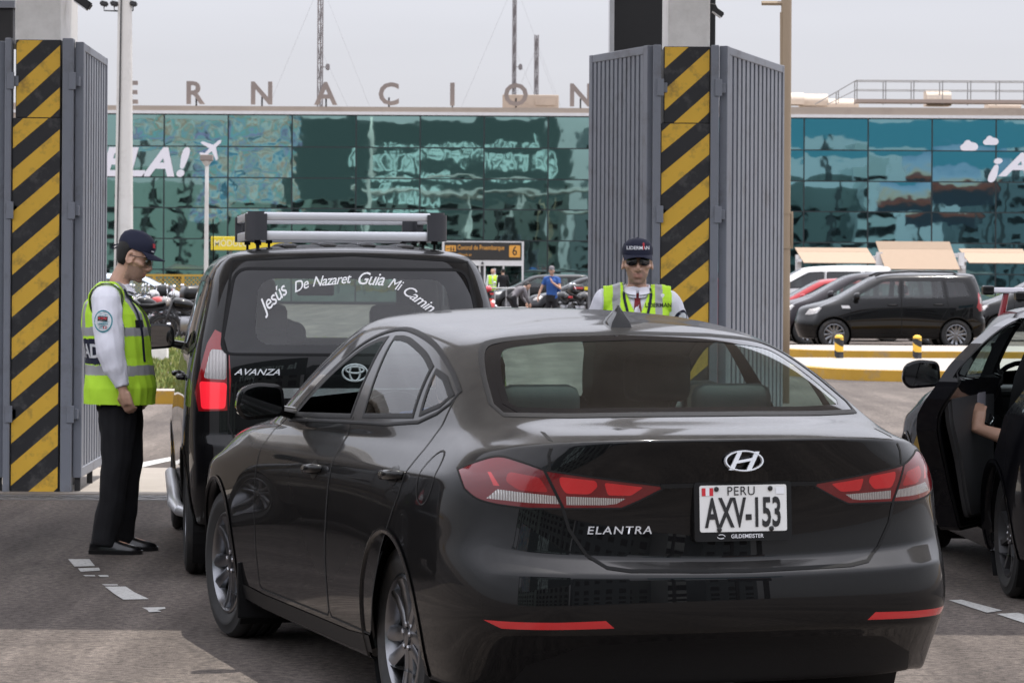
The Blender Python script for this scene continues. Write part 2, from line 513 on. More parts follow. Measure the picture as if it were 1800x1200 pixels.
        take = [f for f, i in zip(fs, ins) if i]
        nb = bmesh.new(); mp = {}
        for f in take:
            vv = []
            for v in f.verts:
                if v not in mp: mp[v] = nb.verts.new(v.co)
                vv.append(mp[v])
            g = nb.faces.new(vv); g.smooth = True
        bmesh.ops.delete(bm, geom=take, context='FACES')
        nb.normal_update()
        return nb
    def _front(s, f, d):
        c = f.calc_center_median()
        h, n, i, L = s.bvh.ray_cast(c - d * 8, d)
        return h is None or (h - c).length < 0.05 or (h - c).dot(d) > -0.05
    def band(s, a, poly, w0, w1, lift=0.002, bm=None, mi=0, thick=0.0):
        """closed strip that hugs the skin between the outline moved by w0 and by w1"""
        bm = bm or bmesh.new()
        P = dense(poly, 0.02)
        A, B = poly_offset(P, w0), poly_offset(P, w1)
        va = [bm.verts.new(s.proj(a, *p, lift=lift)[0]) for p in A]
        vm = [bm.verts.new(s.proj(a, (p[0] + r[0]) / 2, (p[1] + r[1]) / 2, lift=lift * 1.5)[0]) for p, r in zip(A, B)]
        vb = [bm.verts.new(s.proj(a, *p, lift=lift)[0]) for p in B]
        n = len(va)
        for k in range(n):
            j = (k + 1) % n
            for x, y in ((va, vm), (vm, vb)):
                f = bm.faces.new((x[k], x[j], y[j], y[k])); f.material_index = mi; f.smooth = True
        return bm
    def line(s, a, pts, w, lift=0.0015, bm=None, mi=0, n=6):
        """open strip of width w that hugs the skin along pts"""
        bm = bm or bmesh.new()
        P = []
        for p, q in zip(pts[:-1], pts[1:]):
            L = math.hypot(q[0] - p[0], q[1] - p[1]); k = max(1, int(L / 0.02))
            P += [(p[0] + (q[0] - p[0]) * t / k, p[1] + (q[1] - p[1]) * t / k) for t in range(k)]
        P.append(pts[-1])
        L_, R_ = [], []
        for i, p in enumerate(P):
            t = Vector(P[min(i + 1, len(P) - 1)]) - Vector(P[max(i - 1, 0)]); t.normalize()
            nn = Vector((-t.y, t.x)) * (w / 2)
            L_.append(bm.verts.new(s.proj(a, p[0] + nn.x, p[1] + nn.y, lift)[0])); R_.append(bm.verts.new(s.proj(a, p[0] - nn.x, p[1] - nn.y, lift)[0]))
        for k in range(len(P) - 1):
            f = bm.faces.new((L_[k], L_[k + 1], R_[k + 1], R_[k])); f.material_index = mi
        return bm
    def decal(s, a, me, u, v, lift=0.003, thick=0.0, mirror=False, rot=0.0):
        """flat mesh (x, y) laid on the skin with its origin at (u, v); text reads left to right for a viewer looking along a"""
        bm = bmesh.new(); bm.from_mesh(me)
        c, sn = math.cos(rot), math.sin(rot)
        pass
        if thick:
            bmesh.ops.solidify(bm, geom=bm.faces[:], thickness=thick)
        for w_ in bm.verts:
            x, y, z = w_.co
            h, n = s.proj(a, u - (x * c - y * sn), v + x * sn + y * c, lift + z)
            w_.co = h
        recalc(bm)
        return bm

def ring(xr, xf, W, Z, sx, cr=0.13, cf=0.2):
    """one level of a cage, from the middle of the tail round the left side to the middle of the nose (16 points)"""
    w_, z_ = (lambda k: lerpts(W, k)), (lambda k: lerpts(Z, k))
    w3, w13 = w_(3), w_(13)
    P = [(xr, 0.0), (xr + 0.10 * cr, 0.47 * w3), (xr + 0.40 * cr, 0.82 * w3), (xr + cr, w3)]
    P += [(sx[k - 4], w_(k)) for k in range(4, 13)]
    P += [(xf - cf, w13), (xf - 0.22 * cf, 0.60 * w13), (xf, 0.0)]
    return [(x, y, z_(k)) for k, (x, y) in enumerate(P)]

def wheel(parent, x, y, r, side, width=0.2, style=5, rimcol='rim_silver', steer=0.0, rr=0.66, n=40):
    """wheel part (tyre) with its rim as sub-part; local Z of the lathe is the axle, outward = +"""
    M = Matrix.Translation((x, y, r)) @ Matrix.Rotation(steer, 4, 'Z') @ Matrix.Rotation(R(-90) * side, 4, 'X')
    h = width / 2; ri = r * rr
    bm = bmesh.new()
    prof = [(ri, -h * 0.8), (ri + 0.012, -h * 0.93), (r * 0.84, -h * 1.04), (r * 0.95, -h * 0.98), (r * 0.993, -h * 0.80), (r, -h * 0.62)]
    for g in (-0.36, 0.0, 0.36):
        prof += [(r, (g - 0.09) * h * 1.2), (r - 0.008, (g - 0.07) * h * 1.2), (r - 0.008, (g + 0.07) * h * 1.2), (r, (g + 0.09) * h * 1.2)]
    prof += [(r, h * 0.62), (r * 0.993, h * 0.80), (r * 0.95, h * 0.98), (r * 0.84, h * 1.04), (r * 0.835, h * 1.055), (r * 0.80, h * 1.055), (r * 0.795, h * 1.045), (ri + 0.012, h * 0.93), (ri, h * 0.8)]
    lathe(bm, prof, n, M); recalc(bm)
    ty = link_mesh('wheel', bm, MATS['rubber'], parent, angle=35)
    bm = bmesh.new()
    lathe(bm, [(ri * 1.005, h * 0.80), (ri * 1.03, h * 0.92), (ri * 0.985, h * 0.95), (ri * 0.95, h * 0.82), (ri * 0.92, h * 0.2), (ri * 0.90, -h * 0.8)], n, M, 0)
    lathe(bm, [(ri * 0.90, -h * 0.1), (0.001, -h * 0.1)], n, M, 1)                    # dark drum and disc behind the spokes
    lathe(bm, [(ri * 0.62, h * 0.05), (ri * 0.62, h * 0.12), (ri * 0.2, h * 0.12)], n, M, 2)
    hub = h * 0.74
    lathe(bm, [(ri * 0.27, h * 0.1), (ri * 0.27, hub * 0.93), (ri * 0.24, hub), (ri * 0.15, hub), (ri * 0.145, hub + 0.006), (ri * 0.05, hub + 0.009), (0.001, hub + 0.009)], 24, M, 0)
    for k in range(style):
        A = M @ Matrix.Rotation(2 * math.pi * k / style + 0.3, 4, 'Z')
        if style <= 6:
            for sg in (-1, 1):
                rg = []
                for t, wd, off, hh in ((0.2, 0.055, 0.022, hub), (0.5, 0.056, 0.028, hub * 0.97), (0.8, 0.060, 0.040, hub * 1.04), (0.97, 0.070, 0.056, h * 0.90)):
                    c = off * sg * ri / 0.21; w2 = wd * 0.5 * ri / 0.21; th = 0.03
                    rg.append([A @ Vector((ri * t, c + q, z)) for q, z in ((-w2, hh - th), (w2, hh - th), (w2 * 0.8, hh - 0.004), (0.3 * w2 * -sg, hh + 0.002), (-w2 * 0.8, hh - 0.004))])
                loft(bm, rg, mi=0)
        else:
            rg = [[A @ Vector((ri * t, q, z)) for q, z in ((-wd, hh - 0.02), (wd, hh - 0.02), (wd * 0.7, hh), (-wd * 0.7, hh))] for t, wd, hh in ((0.2, 0.016, hub), (0.6, 0.014, hub), (0.96, 0.018, h * 0.86))]
            loft(bm, rg, mi=0)
        lathe(bm, [(0.011, 0), (0.011, 0.01), (0.006, 0.014), (0.001, 0.014)], 6, A @ Matrix.Rotation(math.pi / style, 4, 'Z') @ Matrix.Translation((ri * 0.2, 0, hub - 0.004)), 2)
    recalc(bm)
    link_mesh('rim', bm, [MATS[rimcol], MATS['dark_void'], MATS['steel']], ty, angle=35)
    return ty

mat('rubber', (0.018, 0.018, 0.018), 0.75, var=0.35, scale=14, wear=(0.12, 0.10, 0.085), wear_amt=0.35)
mat('rim_silver', (0.24, 0.245, 0.26), 0.28, 1.0, var=0.15, wear=(0.10, 0.085, 0.07), wear_amt=0.5, wscale=9)
mat('rim_dark', (0.05, 0.05, 0.052), 0.5, 0.4, var=0.2)
mat('dark_void', (0.006, 0.006, 0.006), 0.8)
mat('steel', (0.35, 0.35, 0.36), 0.35, 1.0)
mat('trim_black', (0.006, 0.006, 0.0065), 0.30, coat=0.3, spec=0.3)
mat('trim_matt', (0.007, 0.007, 0.0075), 0.5, bump=0.1, bscale=400, spec=0.2)
mat('frit_glass', (0.006, 0.006, 0.007), .05, var=.1)
mat('shut_line', (0.003, 0.003, 0.003), 0.9)
mat('badge_silver', (0.72, 0.73, 0.75), 0.30, 0.55, var=0.03)
mat('chrome', (0.80, 0.81, 0.83), 0.10, 1.0, var=0.03)
mat('seat_cloth', (0.035, 0.035, 0.038), 0.85, bump=0.2, bscale=200)
mat('dash', (0.030, 0.030, 0.032), 0.6)
mat('parcel_shelf', (0.06, 0.058, 0.055), 0.9)
mat('lamp_red', (0.26, 0.005, 0.008), 0.12, var=0.2, coat=0.7)
mat('lamp_deep', (0.115, 0.003, 0.006), 0.10, var=0.2, coat=0.6)
mat('lamp_bright', (0.46, 0.007, 0.011), 0.15, var=0.15, coat=1.0)
mat('plate_white', (0.72, 0.72, 0.70), 0.45, var=0.05)
mat('ink_black', (0.012, 0.012, 0.013), 0.5)
mat('flag_red', (0.55, 0.02, 0.03), 0.5)
mat('badge_white', (0.75, 0.76, 0.78), 0.4)
def lamp_clear_mat():
    m = bpy.data.materials.new('lamp_clear'); m.use_nodes = True; nt = m.node_tree; b = nt.nodes['Principled BSDF']
    tc = _n(nt, 'ShaderNodeTexCoord'); wv = _n(nt, 'ShaderNodeTexWave', wave_type='BANDS', bands_direction='Y'); wv.inputs['Scale'].default_value = 45; wv.inputs['Distortion'].default_value = 1.0
    nt.links.new(tc.outputs['Object'], wv.inputs['Vector'])
    cr = _n(nt, 'ShaderNodeValToRGB'); cr.color_ramp.elements[0].color = (0.24, 0.21, 0.20, 1); cr.color_ramp.elements[1].color = (0.66, 0.64, 0.62, 1)
    nt.links.new(wv.outputs['Fac'], cr.inputs[0]); nt.links.new(cr.outputs[0], b.inputs['Base Color'])
    bp = _n(nt, 'ShaderNodeBump'); bp.inputs['Strength'].default_value = 0.6; bp.inputs['Distance'].default_value = 0.01
    nt.links.new(wv.outputs['Fac'], bp.inputs['Height']); nt.links.new(bp.outputs[0], b.inputs['Normal'])
    b.inputs['Roughness'].default_value = 0.2; b.inputs['Metallic'].default_value = 0.5; b.inputs['Coat Weight'].default_value = 1.0
    MATS['lamp_clear'] = m
lamp_clear_mat()
glass_mat('car_glass', (0.66, 0.76, 0.73), 1.5, 1.1, dust=0.008)
glass_mat('rear_glass', (0.66, 0.82, 0.78), 1.5, 1.5, dust=0.005)
glass_mat('dark_glass', (0.16, 0.19, 0.19), 1.5, 1.0)
glass_mat('mirror_glass', (0.01, 0.01, 0.01), 1.5, 3.5)
paint_mat('paint_black', (0.0026, 0.0026, 0.003), 0.09)

def lit_mat(name, col, e):
    m = mat(name, col, .2, var=.1, coat=1.0, emit=col, estr=e); return m
lit_mat('lamp_lit', (0.80, 0.015, 0.03), 0.45)
glass_mat('rear_tint', (0.66, 0.72, 0.71), 1.5, 1.0, dust=0.015)
mat('alu', (0.70, 0.71, 0.73), .38, .6, var=.05)
mat('vinyl_white', (.82, .80, .84), .55, var=.02)
mat('plastic_dark', (0.035, 0.036, 0.042), .45)
mat('decal_white', (.80, .80, .80), .5, var=.02)
paint_mat('paint_navy', (0.003, 0.003, 0.0045), 0.04)
mat('door_grey', (0.05, 0.05, 0.052), .6, bump=.15, bscale=300)
mat('cloth_grey', (0.30, 0.29, 0.32), .8)

def mirror_part(parent, body, x, y, z, sc=1.0, side=1, m=None, head=0.0):
    """door mirror: shell on a stalk, glass in its back face (it looks to the rear)"""
    bm = bmesh.new()
    out = []
    P = fillet([(0.02, -0.06), (0.20, -0.075), (0.235, -0.03), (0.22, 0.055), (0.15, 0.085), (0.03, 0.075)], 0.04)
    for dx, k in ((0.0, 0.93), (0.004, 1.0), (0.05, 0.97), (0.09, 0.78), (0.115, 0.45)):
        cx, cz = 0.125, 0.005
        out.append([Vector((x + dx * sc, y + side * sc * (cx + (p[0] - cx) * k), z + sc * (cz + (p[1] - cz) * k))) for p in P])
    loft(bm, out)
    tube(bm, [(x + 0.06 * sc, y - side * 0.03, z - 0.05 * sc), (x + 0.05 * sc, y + side * 0.06 * sc, z - 0.03 * sc)], [(0.03, 0.025), (0.03, 0.02)], 8)
    recalc(bm)
    o = link_mesh('door_mirror', bm, m or MATS['paint_black'], parent, angle=50)
    bm = bmesh.new()
    Q = poly_offset(P, -0.014)
    vs = [bm.verts.new((x - 0.004, y + side * sc * p[0], z + sc * p[1])) for p in Q]
    bm.faces.new(vs); recalc(bm)
    link_mesh('mirror_glass', bm, MATS['mirror_glass'], o)
    return o
def seat(parent, x, y, z, h=0.62, w=0.5, name='seat', hr=True, m=None):
    bm = bmesh.new(); m = m or MATS['seat_cloth']
    rg = []
    for t, dx, ww, th in ((0, 0, 1, .10), (0.4, -.05, 1.0, .13), (0.8, -.12, .88, .11), (1.0, -.16, .7, .06)):
        rg.append([Vector((x + dx - a * th, y + b * w * ww / 2, z + h * t)) for a, b in ((0, -.8), (.5, -1), (1, -.8), (1, .8), (.5, 1), (0, .8))])
    loft(bm, rg)
    box(bm, x - .1, x + .45, y - w * .48, y + w * .48, z - .16, z, bev=0.04)
    recalc(bm)
    o = link_mesh(name, bm, m, parent, angle=60)
    if hr:
        bm = bmesh.new()
        box(bm, x - .26, x - .15, y - .13, y + .13, z + h + .04, z + h + .22, bev=0.04)
        for s_ in (-.06, .06): tube(bm, [(x - .2, y + s_, z + h - .03), (x - .2, y + s_, z + h + .08)], .007, 6)
        recalc(bm); link_mesh('headrest', bm, m, o, angle=50)
    return o
def arch(sh, bm, side, x, r, R_, w=0.03, lift=0.003):
    a = -90 if side > 0 else 90; sg = 1 if side > 0 else -1
    pts = [(sg * (x + R_ * math.cos(t)), r + R_ * math.sin(t)) for t in [R(d) for d in range(0, 360, 6)]]
    return a, pts
# ------------------------------------------------------------------ ground, kerbs, markings
def asphalt_mat():
    m = bpy.data.materials.new('asphalt'); m.use_nodes = True; nt = m.node_tree; b = nt.nodes['Principled BSDF']
    ge = _n(nt, 'ShaderNodeNewGeometry')
    def noise(scale, detail, rough=.6, stretch=None):
        n = _n(nt, 'ShaderNodeTexNoise'); n.inputs['Scale'].default_value = scale; n.inputs['Detail'].default_value = detail; n.inputs['Roughness'].default_value = rough
        src = ge.outputs['Position']
        if stretch:
            mp = _n(nt, 'ShaderNodeMapping'); mp.inputs['Scale'].default_value = stretch; nt.links.new(src, mp.inputs[0]); src = mp.outputs[0]
        nt.links.new(src, n.inputs['Vector']); return n
    fine, med, big, stain = noise(160, 3, .7), noise(28, 5), noise(.5, 5), noise(1.3, 6, .65, (1, .25, 1))
    cr = _n(nt, 'ShaderNodeValToRGB'); e = cr.color_ramp.elements
    e[0].position, e[0].color = .36, (.036, .034, .034, 1); e[1].position, e[1].color = .66, (.258, .228, .206, 1)
    m1 = _n(nt, 'ShaderNodeMath', operation='ADD'); m2 = _n(nt, 'ShaderNodeMath', operation='MULTIPLY_ADD')
    nt.links.new(med.outputs[0], m2.inputs[0]); m2.inputs[1].default_value = .45
    nt.links.new(fine.outputs[0], m1.inputs[0])
    mm = _n(nt, 'ShaderNodeMath', operation='MULTIPLY'); mm.inputs[1].default_value = .55; nt.links.new(fine.outputs[0], mm.inputs[0])
    nt.links.new(mm.outputs[0], m2.inputs[2]); nt.links.new(m2.outputs[0], cr.inputs[0])
    mx = _n(nt, 'ShaderNodeMix', data_type='RGBA', blend_type='MULTIPLY'); mx.inputs[0].default_value = 1.0
    c2 = _n(nt, 'ShaderNodeValToRGB'); e = c2.color_ramp.elements
    e[0].position, e[0].color = .32, (.58, .56, .56, 1); e[1].position, e[1].color = .68, (1.12, 1.08, 1.04, 1)
    nt.links.new(stain.outputs[0], c2.inputs[0]); nt.links.new(cr.outputs[0], mx.inputs[6]); nt.links.new(c2.outputs[0], mx.inputs[7])
    trk = noise(1.6, 5, .6, (1.3, .035, 1)); c5 = _n(nt, 'ShaderNodeMapRange'); c5.inputs[1].default_value = .44; c5.inputs[2].default_value = .60; c5.inputs[3].default_value = .80; c5.inputs[4].default_value = 1.08
    nt.links.new(trk.outputs[0], c5.inputs[0])
    mt = _n(nt, 'ShaderNodeVectorMath', operation='SCALE'); nt.links.new(mx.outputs[2], mt.inputs[0]); nt.links.new(c5.outputs[0], mt.inputs['Scale'])
    # oil drips down the lane
    oil = noise(2.6, 7, .75, (1, .35, 1)); r3 = _n(nt, 'ShaderNodeMapRange'); r3.inputs[1].default_value = .60; r3.inputs[2].default_value = .72; r3.inputs[4].default_value = .7
    nt.links.new(oil.outputs[0], r3.inputs[0])
    m3 = _n(nt, 'ShaderNodeMix', data_type='RGBA'); m3.inputs[7].default_value = (.045, .04, .038, 1)
    nt.links.new(r3.outputs[0], m3.inputs[0]); nt.links.new(mt.outputs[0], m3.inputs[6])
    # thin dark cracks and joints
    vo = _n(nt, 'ShaderNodeTexVoronoi', feature='DISTANCE_TO_EDGE'); vo.inputs['Scale'].default_value = .30
    wob = _n(nt, 'ShaderNodeMix', data_type='RGBA', blend_type='ADD'); wob.inputs[0].default_value = .35
    nt.links.new(ge.outputs['Position'], wob.inputs[6]); nt.links.new(noise(1.7, 6).outputs['Color'], wob.inputs[7]); nt.links.new(wob.outputs[2], vo.inputs['Vector'])
    r4 = _n(nt, 'ShaderNodeMapRange'); r4.inputs[1].default_value = .002; r4.inputs[2].default_value = .005; r4.inputs[3].default_value = .30; r4.inputs[4].default_value = 0
    nt.links.new(vo.outputs[0], r4.inputs[0])
    m4 = _n(nt, 'ShaderNodeMix', data_type='RGBA'); m4.inputs[7].default_value = (.04, .037, .035, 1)
    nt.links.new(r4.outputs[0], m4.inputs[0]); nt.links.new(m3.outputs[2], m4.inputs[6])
    nt.links.new(m4.outputs[2], b.inputs['Base Color'])
    b.inputs['Roughness'].default_value = .9; b.inputs['Specular IOR Level'].default_value = .12
    bp = _n(nt, 'ShaderNodeBump'); bp.inputs['Strength'].default_value = .7; bp.inputs['Distance'].default_value = .004
    nt.links.new(m2.outputs[0], bp.inputs['Height']); nt.links.new(bp.outputs[0], b.inputs['Normal'])
    MATS['asphalt'] = m; return m
asphalt_mat()
mat('concrete', (.30, .27, .235), .9, var=.15, scale=3, bump=.2, bscale=60, wear=(.22, .19, .17), wear_amt=.6, wscale=2)
mat('pavement', (.33, .30, .27), .9, var=.10, scale=2, bump=.15, bscale=80, wear=(.30, .27, .24), wear_amt=.5, wscale=1.5)
mat('kerb_yellow', (.52, .30, .035), .8, var=.15, scale=4, wear=(.30, .24, .17), wear_amt=.75, wscale=3.5)
mat('stripe_yellow', (.82, .49, .05), .6, var=.10, scale=5, wear=(.20, .13, .05), wear_amt=.8, wscale=7)
mat('stripe_black', (.020, .020, .022), .6, var=.2, scale=6, wear=(.12, .115, .11), wear_amt=.7, wscale=8)
mat('pillar_white', (.84, .82, .78), .75, var=.05, scale=2, bump=.05, bscale=30, wear=(.42, .40, .36), wear_amt=.5, wscale=1.4)
mat('steel_grey', (.22, .235, .27), .5, var=.08, scale=3, wear=(.11, .10, .095), wear_amt=.6, wscale=4)
mat('steel_dark', (.03, .03, .032), .6, var=.2)
mat('pole_white', (.66, .64, .60), .7, var=.06, scale=1.5, wear=(.40, .37, .33), wear_amt=.5, wscale=1.3)
mat('pole_tan', (.32, .245, .165), .6, var=.08, scale=2)
mat('totem_black', (.010, .010, .012), .35, var=.2, scale=1)
mat('beige_wall', (.40, .335, .275), .85, var=.12, scale=.6, wear=(.24, .19, .16), wear_amt=.6, wscale=.5)
mat('letter_brown', (.27, .225, .20), .7, var=.08)
mat('white_strip', (.70, .69, .68), .6)
mat('mullion', (.012, .020, .022), .5)
mat('vinyl_white', (.82, .80, .84), .55, var=.02)
mat('awning', (.36, .27, .195), .85, var=.04)
mat('sign_dark', (.030, .028, .026), .4)
mat('sign_orange', (.75, .36, .06), .5)
mat('sign_yellow', (.80, .62, .03), .5)
mat('mesh_yellow', (.50, .30, .04), .6)
mat('hood_tan', (.52, .44, .36), .7)
mat('rail_grey', (.20, .20, .20), .5, .4)
mat('road_white', (.50, .50, .48), .75, var=.08, scale=14, wear=(.12, .112, .105), wear_amt=1.0, wscale=48)
def plain_sheet(name, x0, x1, y0, y1, z, m, kind='structure', th=.05):
    bm = bmesh.new(); box(bm, x0, x1, y0, y1, z - th, z); return tag(link_mesh(name, bm, m), kind=kind)
bm = bmesh.new(); box(bm, -400, 400, -200, 1500, -.3, 0)
tag(link_mesh('ground', bm, MATS['asphalt']), kind='structure')

def island(name, pts, h, top, face, kw=.16):
    """raised pavement: slab inside a kerb ring with a real step"""
    P = fillet(pts, 1.5, 8)
    bm = bmesh.new(); I = Matrix.Identity(4)
    prism(bm, P, I, h); recalc(bm)
    k = tag(link_mesh('kerb', bm, face), kind='structure')
    bm = bmesh.new(); prism(bm, poly_offset(P, -kw), Matrix.Translation((0, 0, h - .02)), .024); recalc(bm)
    s_ = tag(link_mesh(name, bm, top), kind='structure')
    return k, s_
island('pavement', [(5.0, 43.4), (60, 43.4), (60, 50.3), (3.0, 50.3)], .16, MATS['pavement'], MATS['kerb_yellow'])
island('pavement', [(5.5, 55.0), (60, 55.0), (60, 59.8), (4.5, 59.8)], .15, MATS['pavement'], MATS['kerb_yellow'])
island('verge', [(-45, 34.7), (-2.6, 34.7), (-1.6, 62.0), (-45, 62.0)], .15, mat('soil', (.10, .085, .05), .95, var=.3), MATS['kerb_yellow'])
bm = bmesh.new()
prism(bm, poly_offset(fillet([(-45, 34.7), (-2.6, 34.7), (-1.6, 62.0), (-45, 62.0)], 1.5, 8), -.001), Matrix.Translation((0, 0, .1505)), .012) ; recalc(bm)
bmesh.ops.delete(bm, geom=[f for f in bm.faces if False], context='FACES')
bm.free()
# pale kerb top at the edge of the verge
bm = bmesh.new(); box(bm, -45, -3.2, 34.72, 35.25, .150, .158); tag(link_mesh('kerb_top', bm, MATS['pavement']), kind='structure')
# grass blades
def grass():
    random.seed(3)
    bm = bmesh.new()
    for i in range(22000):
        x = random.uniform(-9.5, -2.4); y = 35.4 + 26 * random.random() ** 1.4
        h = random.uniform(.03, .10); a = random.uniform(0, math.pi); w_ = .012 + .0004 * y
        dx, dy = math.cos(a) * w_, math.sin(a) * w_
        lx, ly = random.uniform(-.04, .04), random.uniform(-.04, .04)
        f = bm.faces.new([bm.verts.new((x - dx, y - dy, .14)), bm.verts.new((x + dx, y + dy, .14)), bm.verts.new((x + lx, y + ly, .15 + h))])
        f.material_index = random.choice((0, 0, 1, 2))
    return tag(link_mesh('grass', bm, [mat('grass_a', (.17, .21, .045), .8), mat('grass_b', (.25, .26, .07), .8), mat('grass_c', (.11, .16, .03), .8)]), kind='stuff')
grass()
# concrete threshold and drain across the gateway
plain_sheet('gate_threshold', -12, 12, 20.62, 23.4, .006, MATS['concrete'], th=.006)
bm = bmesh.new()
box(bm, -9, 9, 20.12, 20.15, 0, .008); box(bm, -9, 9, 20.45, 20.48, 0, .008); box(bm, -9, 9, 20.15, 20.45, .001, .002, mi=1)
for i in range(150):
    x = -9 + i * .12
    M = Matrix.Translation((x + .06, 20.30, .0055)) @ Matrix.Rotation(R(-38), 4, 'Z')
    obox(bm, M, .022, .36, .005)
tag(link_mesh('drain_grate', bm, [mat('grate_steel', (.30, .29, .28), .5, .5), MATS['dark_void']]), 'steel drain grating running across the roadway in front of the striped gate pillars', 'drain')
# worn lane dashes
def dash(px_pts, name='lane_marking'):
    bm = bmesh.new(); vs = [bm.verts.new(ground_at(x, y, .004)) for x, y in px_pts]; bm.faces.new(vs); recalc(bm)
    if bm.faces[0].normal.z < 0: bmesh.ops.reverse_faces(bm, faces=bm.faces[:])
    bmesh.ops.subdivide_edges(bm, edges=bm.edges[:], cuts=3, use_grid_fill=True)
    return tag(link_mesh(name, bm, MATS['road_white']), kind='structure')
dash([(120, 982), (157, 982), (167, 994), (131, 995)])
dash([(137, 998), (174, 997), (176, 1002), (142, 1004)])
dash([(146, 1010), (166, 1010), (168, 1012), (150, 1012)])
dash([(172, 1010), (190, 1010), (191, 1013), (176, 1013)])
dash([(179, 1026), (206, 1026), (208, 1028), (184, 1028)])
dash([(184, 1030), (221, 1030), (236, 1040), (262, 1052), (217, 1053), (201, 1043)])
dash([(250, 1067), (290, 1066), (291, 1069), (276, 1071), (284, 1074), (262, 1075), (259, 1071)])
dash([(1668, 1054), (1690, 1053), (1762, 1072), (1735, 1076)])
dash([(1752, 1078), (1790, 1076), (1840, 1092), (1800, 1094)])
def curve_line(px, w, name='lane_marking'):
    P = [ground_at(x, y, .004) for x, y in px]; P = [Vector(p) for p in crom(P, 6)]
    bm = bmesh.new(); L, Rr = [], []
    for i, p in enumerate(P):
        t = (P[min(i + 1, len(P) - 1)] - P[max(i - 1, 0)]).normalized(); n = Vector((-t.y, t.x, 0)) * w / 2
        L.append(bm.verts.new(p + n)); Rr.append(bm.verts.new(p - n))
    for i in range(len(P) - 1): bm.faces.new((L[i], L[i + 1], Rr[i + 1], Rr[i]))
    recalc(bm)
    return tag(link_mesh(name, bm, MATS['road_white']), kind='structure')
curve_line([(150, 842), (235, 820), (300, 806), (420, 785), (560, 770)], .16)

# ------------------------------------------------------------------ gate: pillars, posts, leaves, roof over the lanes
def pillar(x0, x1, lower, upper_x, yf, yb, top, label, z_step):
    root = empty('gate_pillar', ((x0 + x1) / 2, (yf + yb) / 2, 0), 0, label, 'pillar', 'striped pillars of the entrance gate')
    ox, oy = root.location.x, root.location.y
    def put(bm): bmesh.ops.translate(bm, vec=(-ox, -oy, 0), verts=bm.verts[:]); return bm
    bm = bmesh.new(); box(bm, upper_x[0], upper_x[1], yf + .03, yb, top - .02, 8.49, bev=.012); link_mesh('upper_shaft', put(bm), MATS['pillar_white'], root)
    # black cladding with raised-paint yellow bands, upper thinner length and lower jacket
    for (a, b, z0, z1, yy, nm) in ((x0 + .02, x1 - .002, z_step, top, yf + .012, 'upper_cladding'), (x0, x1, 0, z_step, yf, 'lower_jacket')):
        bm = bmesh.new(); box(bm, a, b, yy, yb - .02, z0, z1, bev=.006); c = link_mesh(nm, put(bm), MATS['stripe_black'], root)
        bm = bmesh.new()
        w_ = b - a; slope = .285; pitch = .296; bw = .148
        k = -3
        off = .045
        while k * pitch < top + .5:
            zc = k * pitch + off; k += 1
            # band between two parallel lines rising to the right, clipped to the face
            poly = [(a, zc), (b, zc + slope), (b, zc + slope + bw), (a, zc + bw)]
            clip = []
            for lo, hi in ((z0 + .004, z1 - .004),):
                def cl(P, zz, keep):
                    o = []
                    for p, q in zip(P, P[1:] + P[:1]):
                        ip, iq = keep(p[1], zz), keep(q[1], zz)
                        if ip: o.append(p)
                        if ip != iq:
                            t = (zz - p[1]) / (q[1] - p[1]); o.append((p[0] + (q[0] - p[0]) * t, zz))
                    return o
                clip = cl(poly, lo, lambda z, zz: z >= zz); clip = cl(clip, hi, lambda z, zz: z <= zz) if clip else []
            if len(clip) >= 3:
                ins = [(min(max(u, a + .006), b - .006), v) for u, v in clip]
                vs = [bm.verts.new((u, yy - .003, v)) for u, v in ins]
                try: bm.faces.new(vs)
                except ValueError: pass
        recalc(bm)
        for f in bm.faces:
            if f.normal.y > 0: f.normal_flip()
        link_mesh('stripes', put(bm), MATS['stripe_yellow'], c)
    return root
YG = 20.8
SG = 5200 / YG
pl_l = pillar((20 - 900) / SG, (105 - 900) / SG, 0, ((22.5 - 900) / SG, (103 - 900) / SG), YG, YG + .85, 3.18, 'yellow and black striped pillar behind the guard standing in profile', 2.63)
pl_r = pillar((1160 - 900) / SG, (1247 - 900) / SG, 0, ((1172 - 900) / SG, (1246 - 900) / SG), YG, YG + .85, 3.16, 'yellow and black striped pillar behind the guard in sunglasses', 2.62)
def post(x0, x1, top, label, y=YG - .02):
    bm = bmesh.new(); xc = (x0 + x1) / 2
    box(bm, x0 - xc, x1 - xc, -.05, .05, 0, top, bev=.008)
    o = link_mesh('gate_post', bm, MATS['steel_grey'], None, loc=(xc, y + .05, 0)); tag(o, label, 'post', 'grey steel posts beside the striped pillars')
    for z in (top - .30, 1.98, .55):
        b2 = bmesh.new(); box(b2, (x1 - xc) - .005 if x1 > 0 else (x1 - xc) - .005, (x1 - xc) + .045, -.03, .03, z - .035, z + .035, bev=.004); box(b2, (x1 - xc) - .03, (x1 - xc) + .02, -.062, -.048, z - .06, z + .06, bev=.003)
        link_mesh('hinge', b2, MATS['steel_grey'], o)
    return o
post((108 - 900) / SG, (127 - 900) / SG, 3.19, 'grey steel post on the right of the left striped pillar')
post((7 - 900) / SG, (19 - 900) / SG, 3.19, 'grey steel post at the left edge beside the striped pillar')
post((1146 - 900) / SG, (1160 - 900) / SG, 3.17, 'grey steel post between the slatted leaf and the right striped pillar')
post((1247 - 900) / SG, (1262 - 900) / SG, 3.17, 'grey steel post on the right of the right striped pillar')
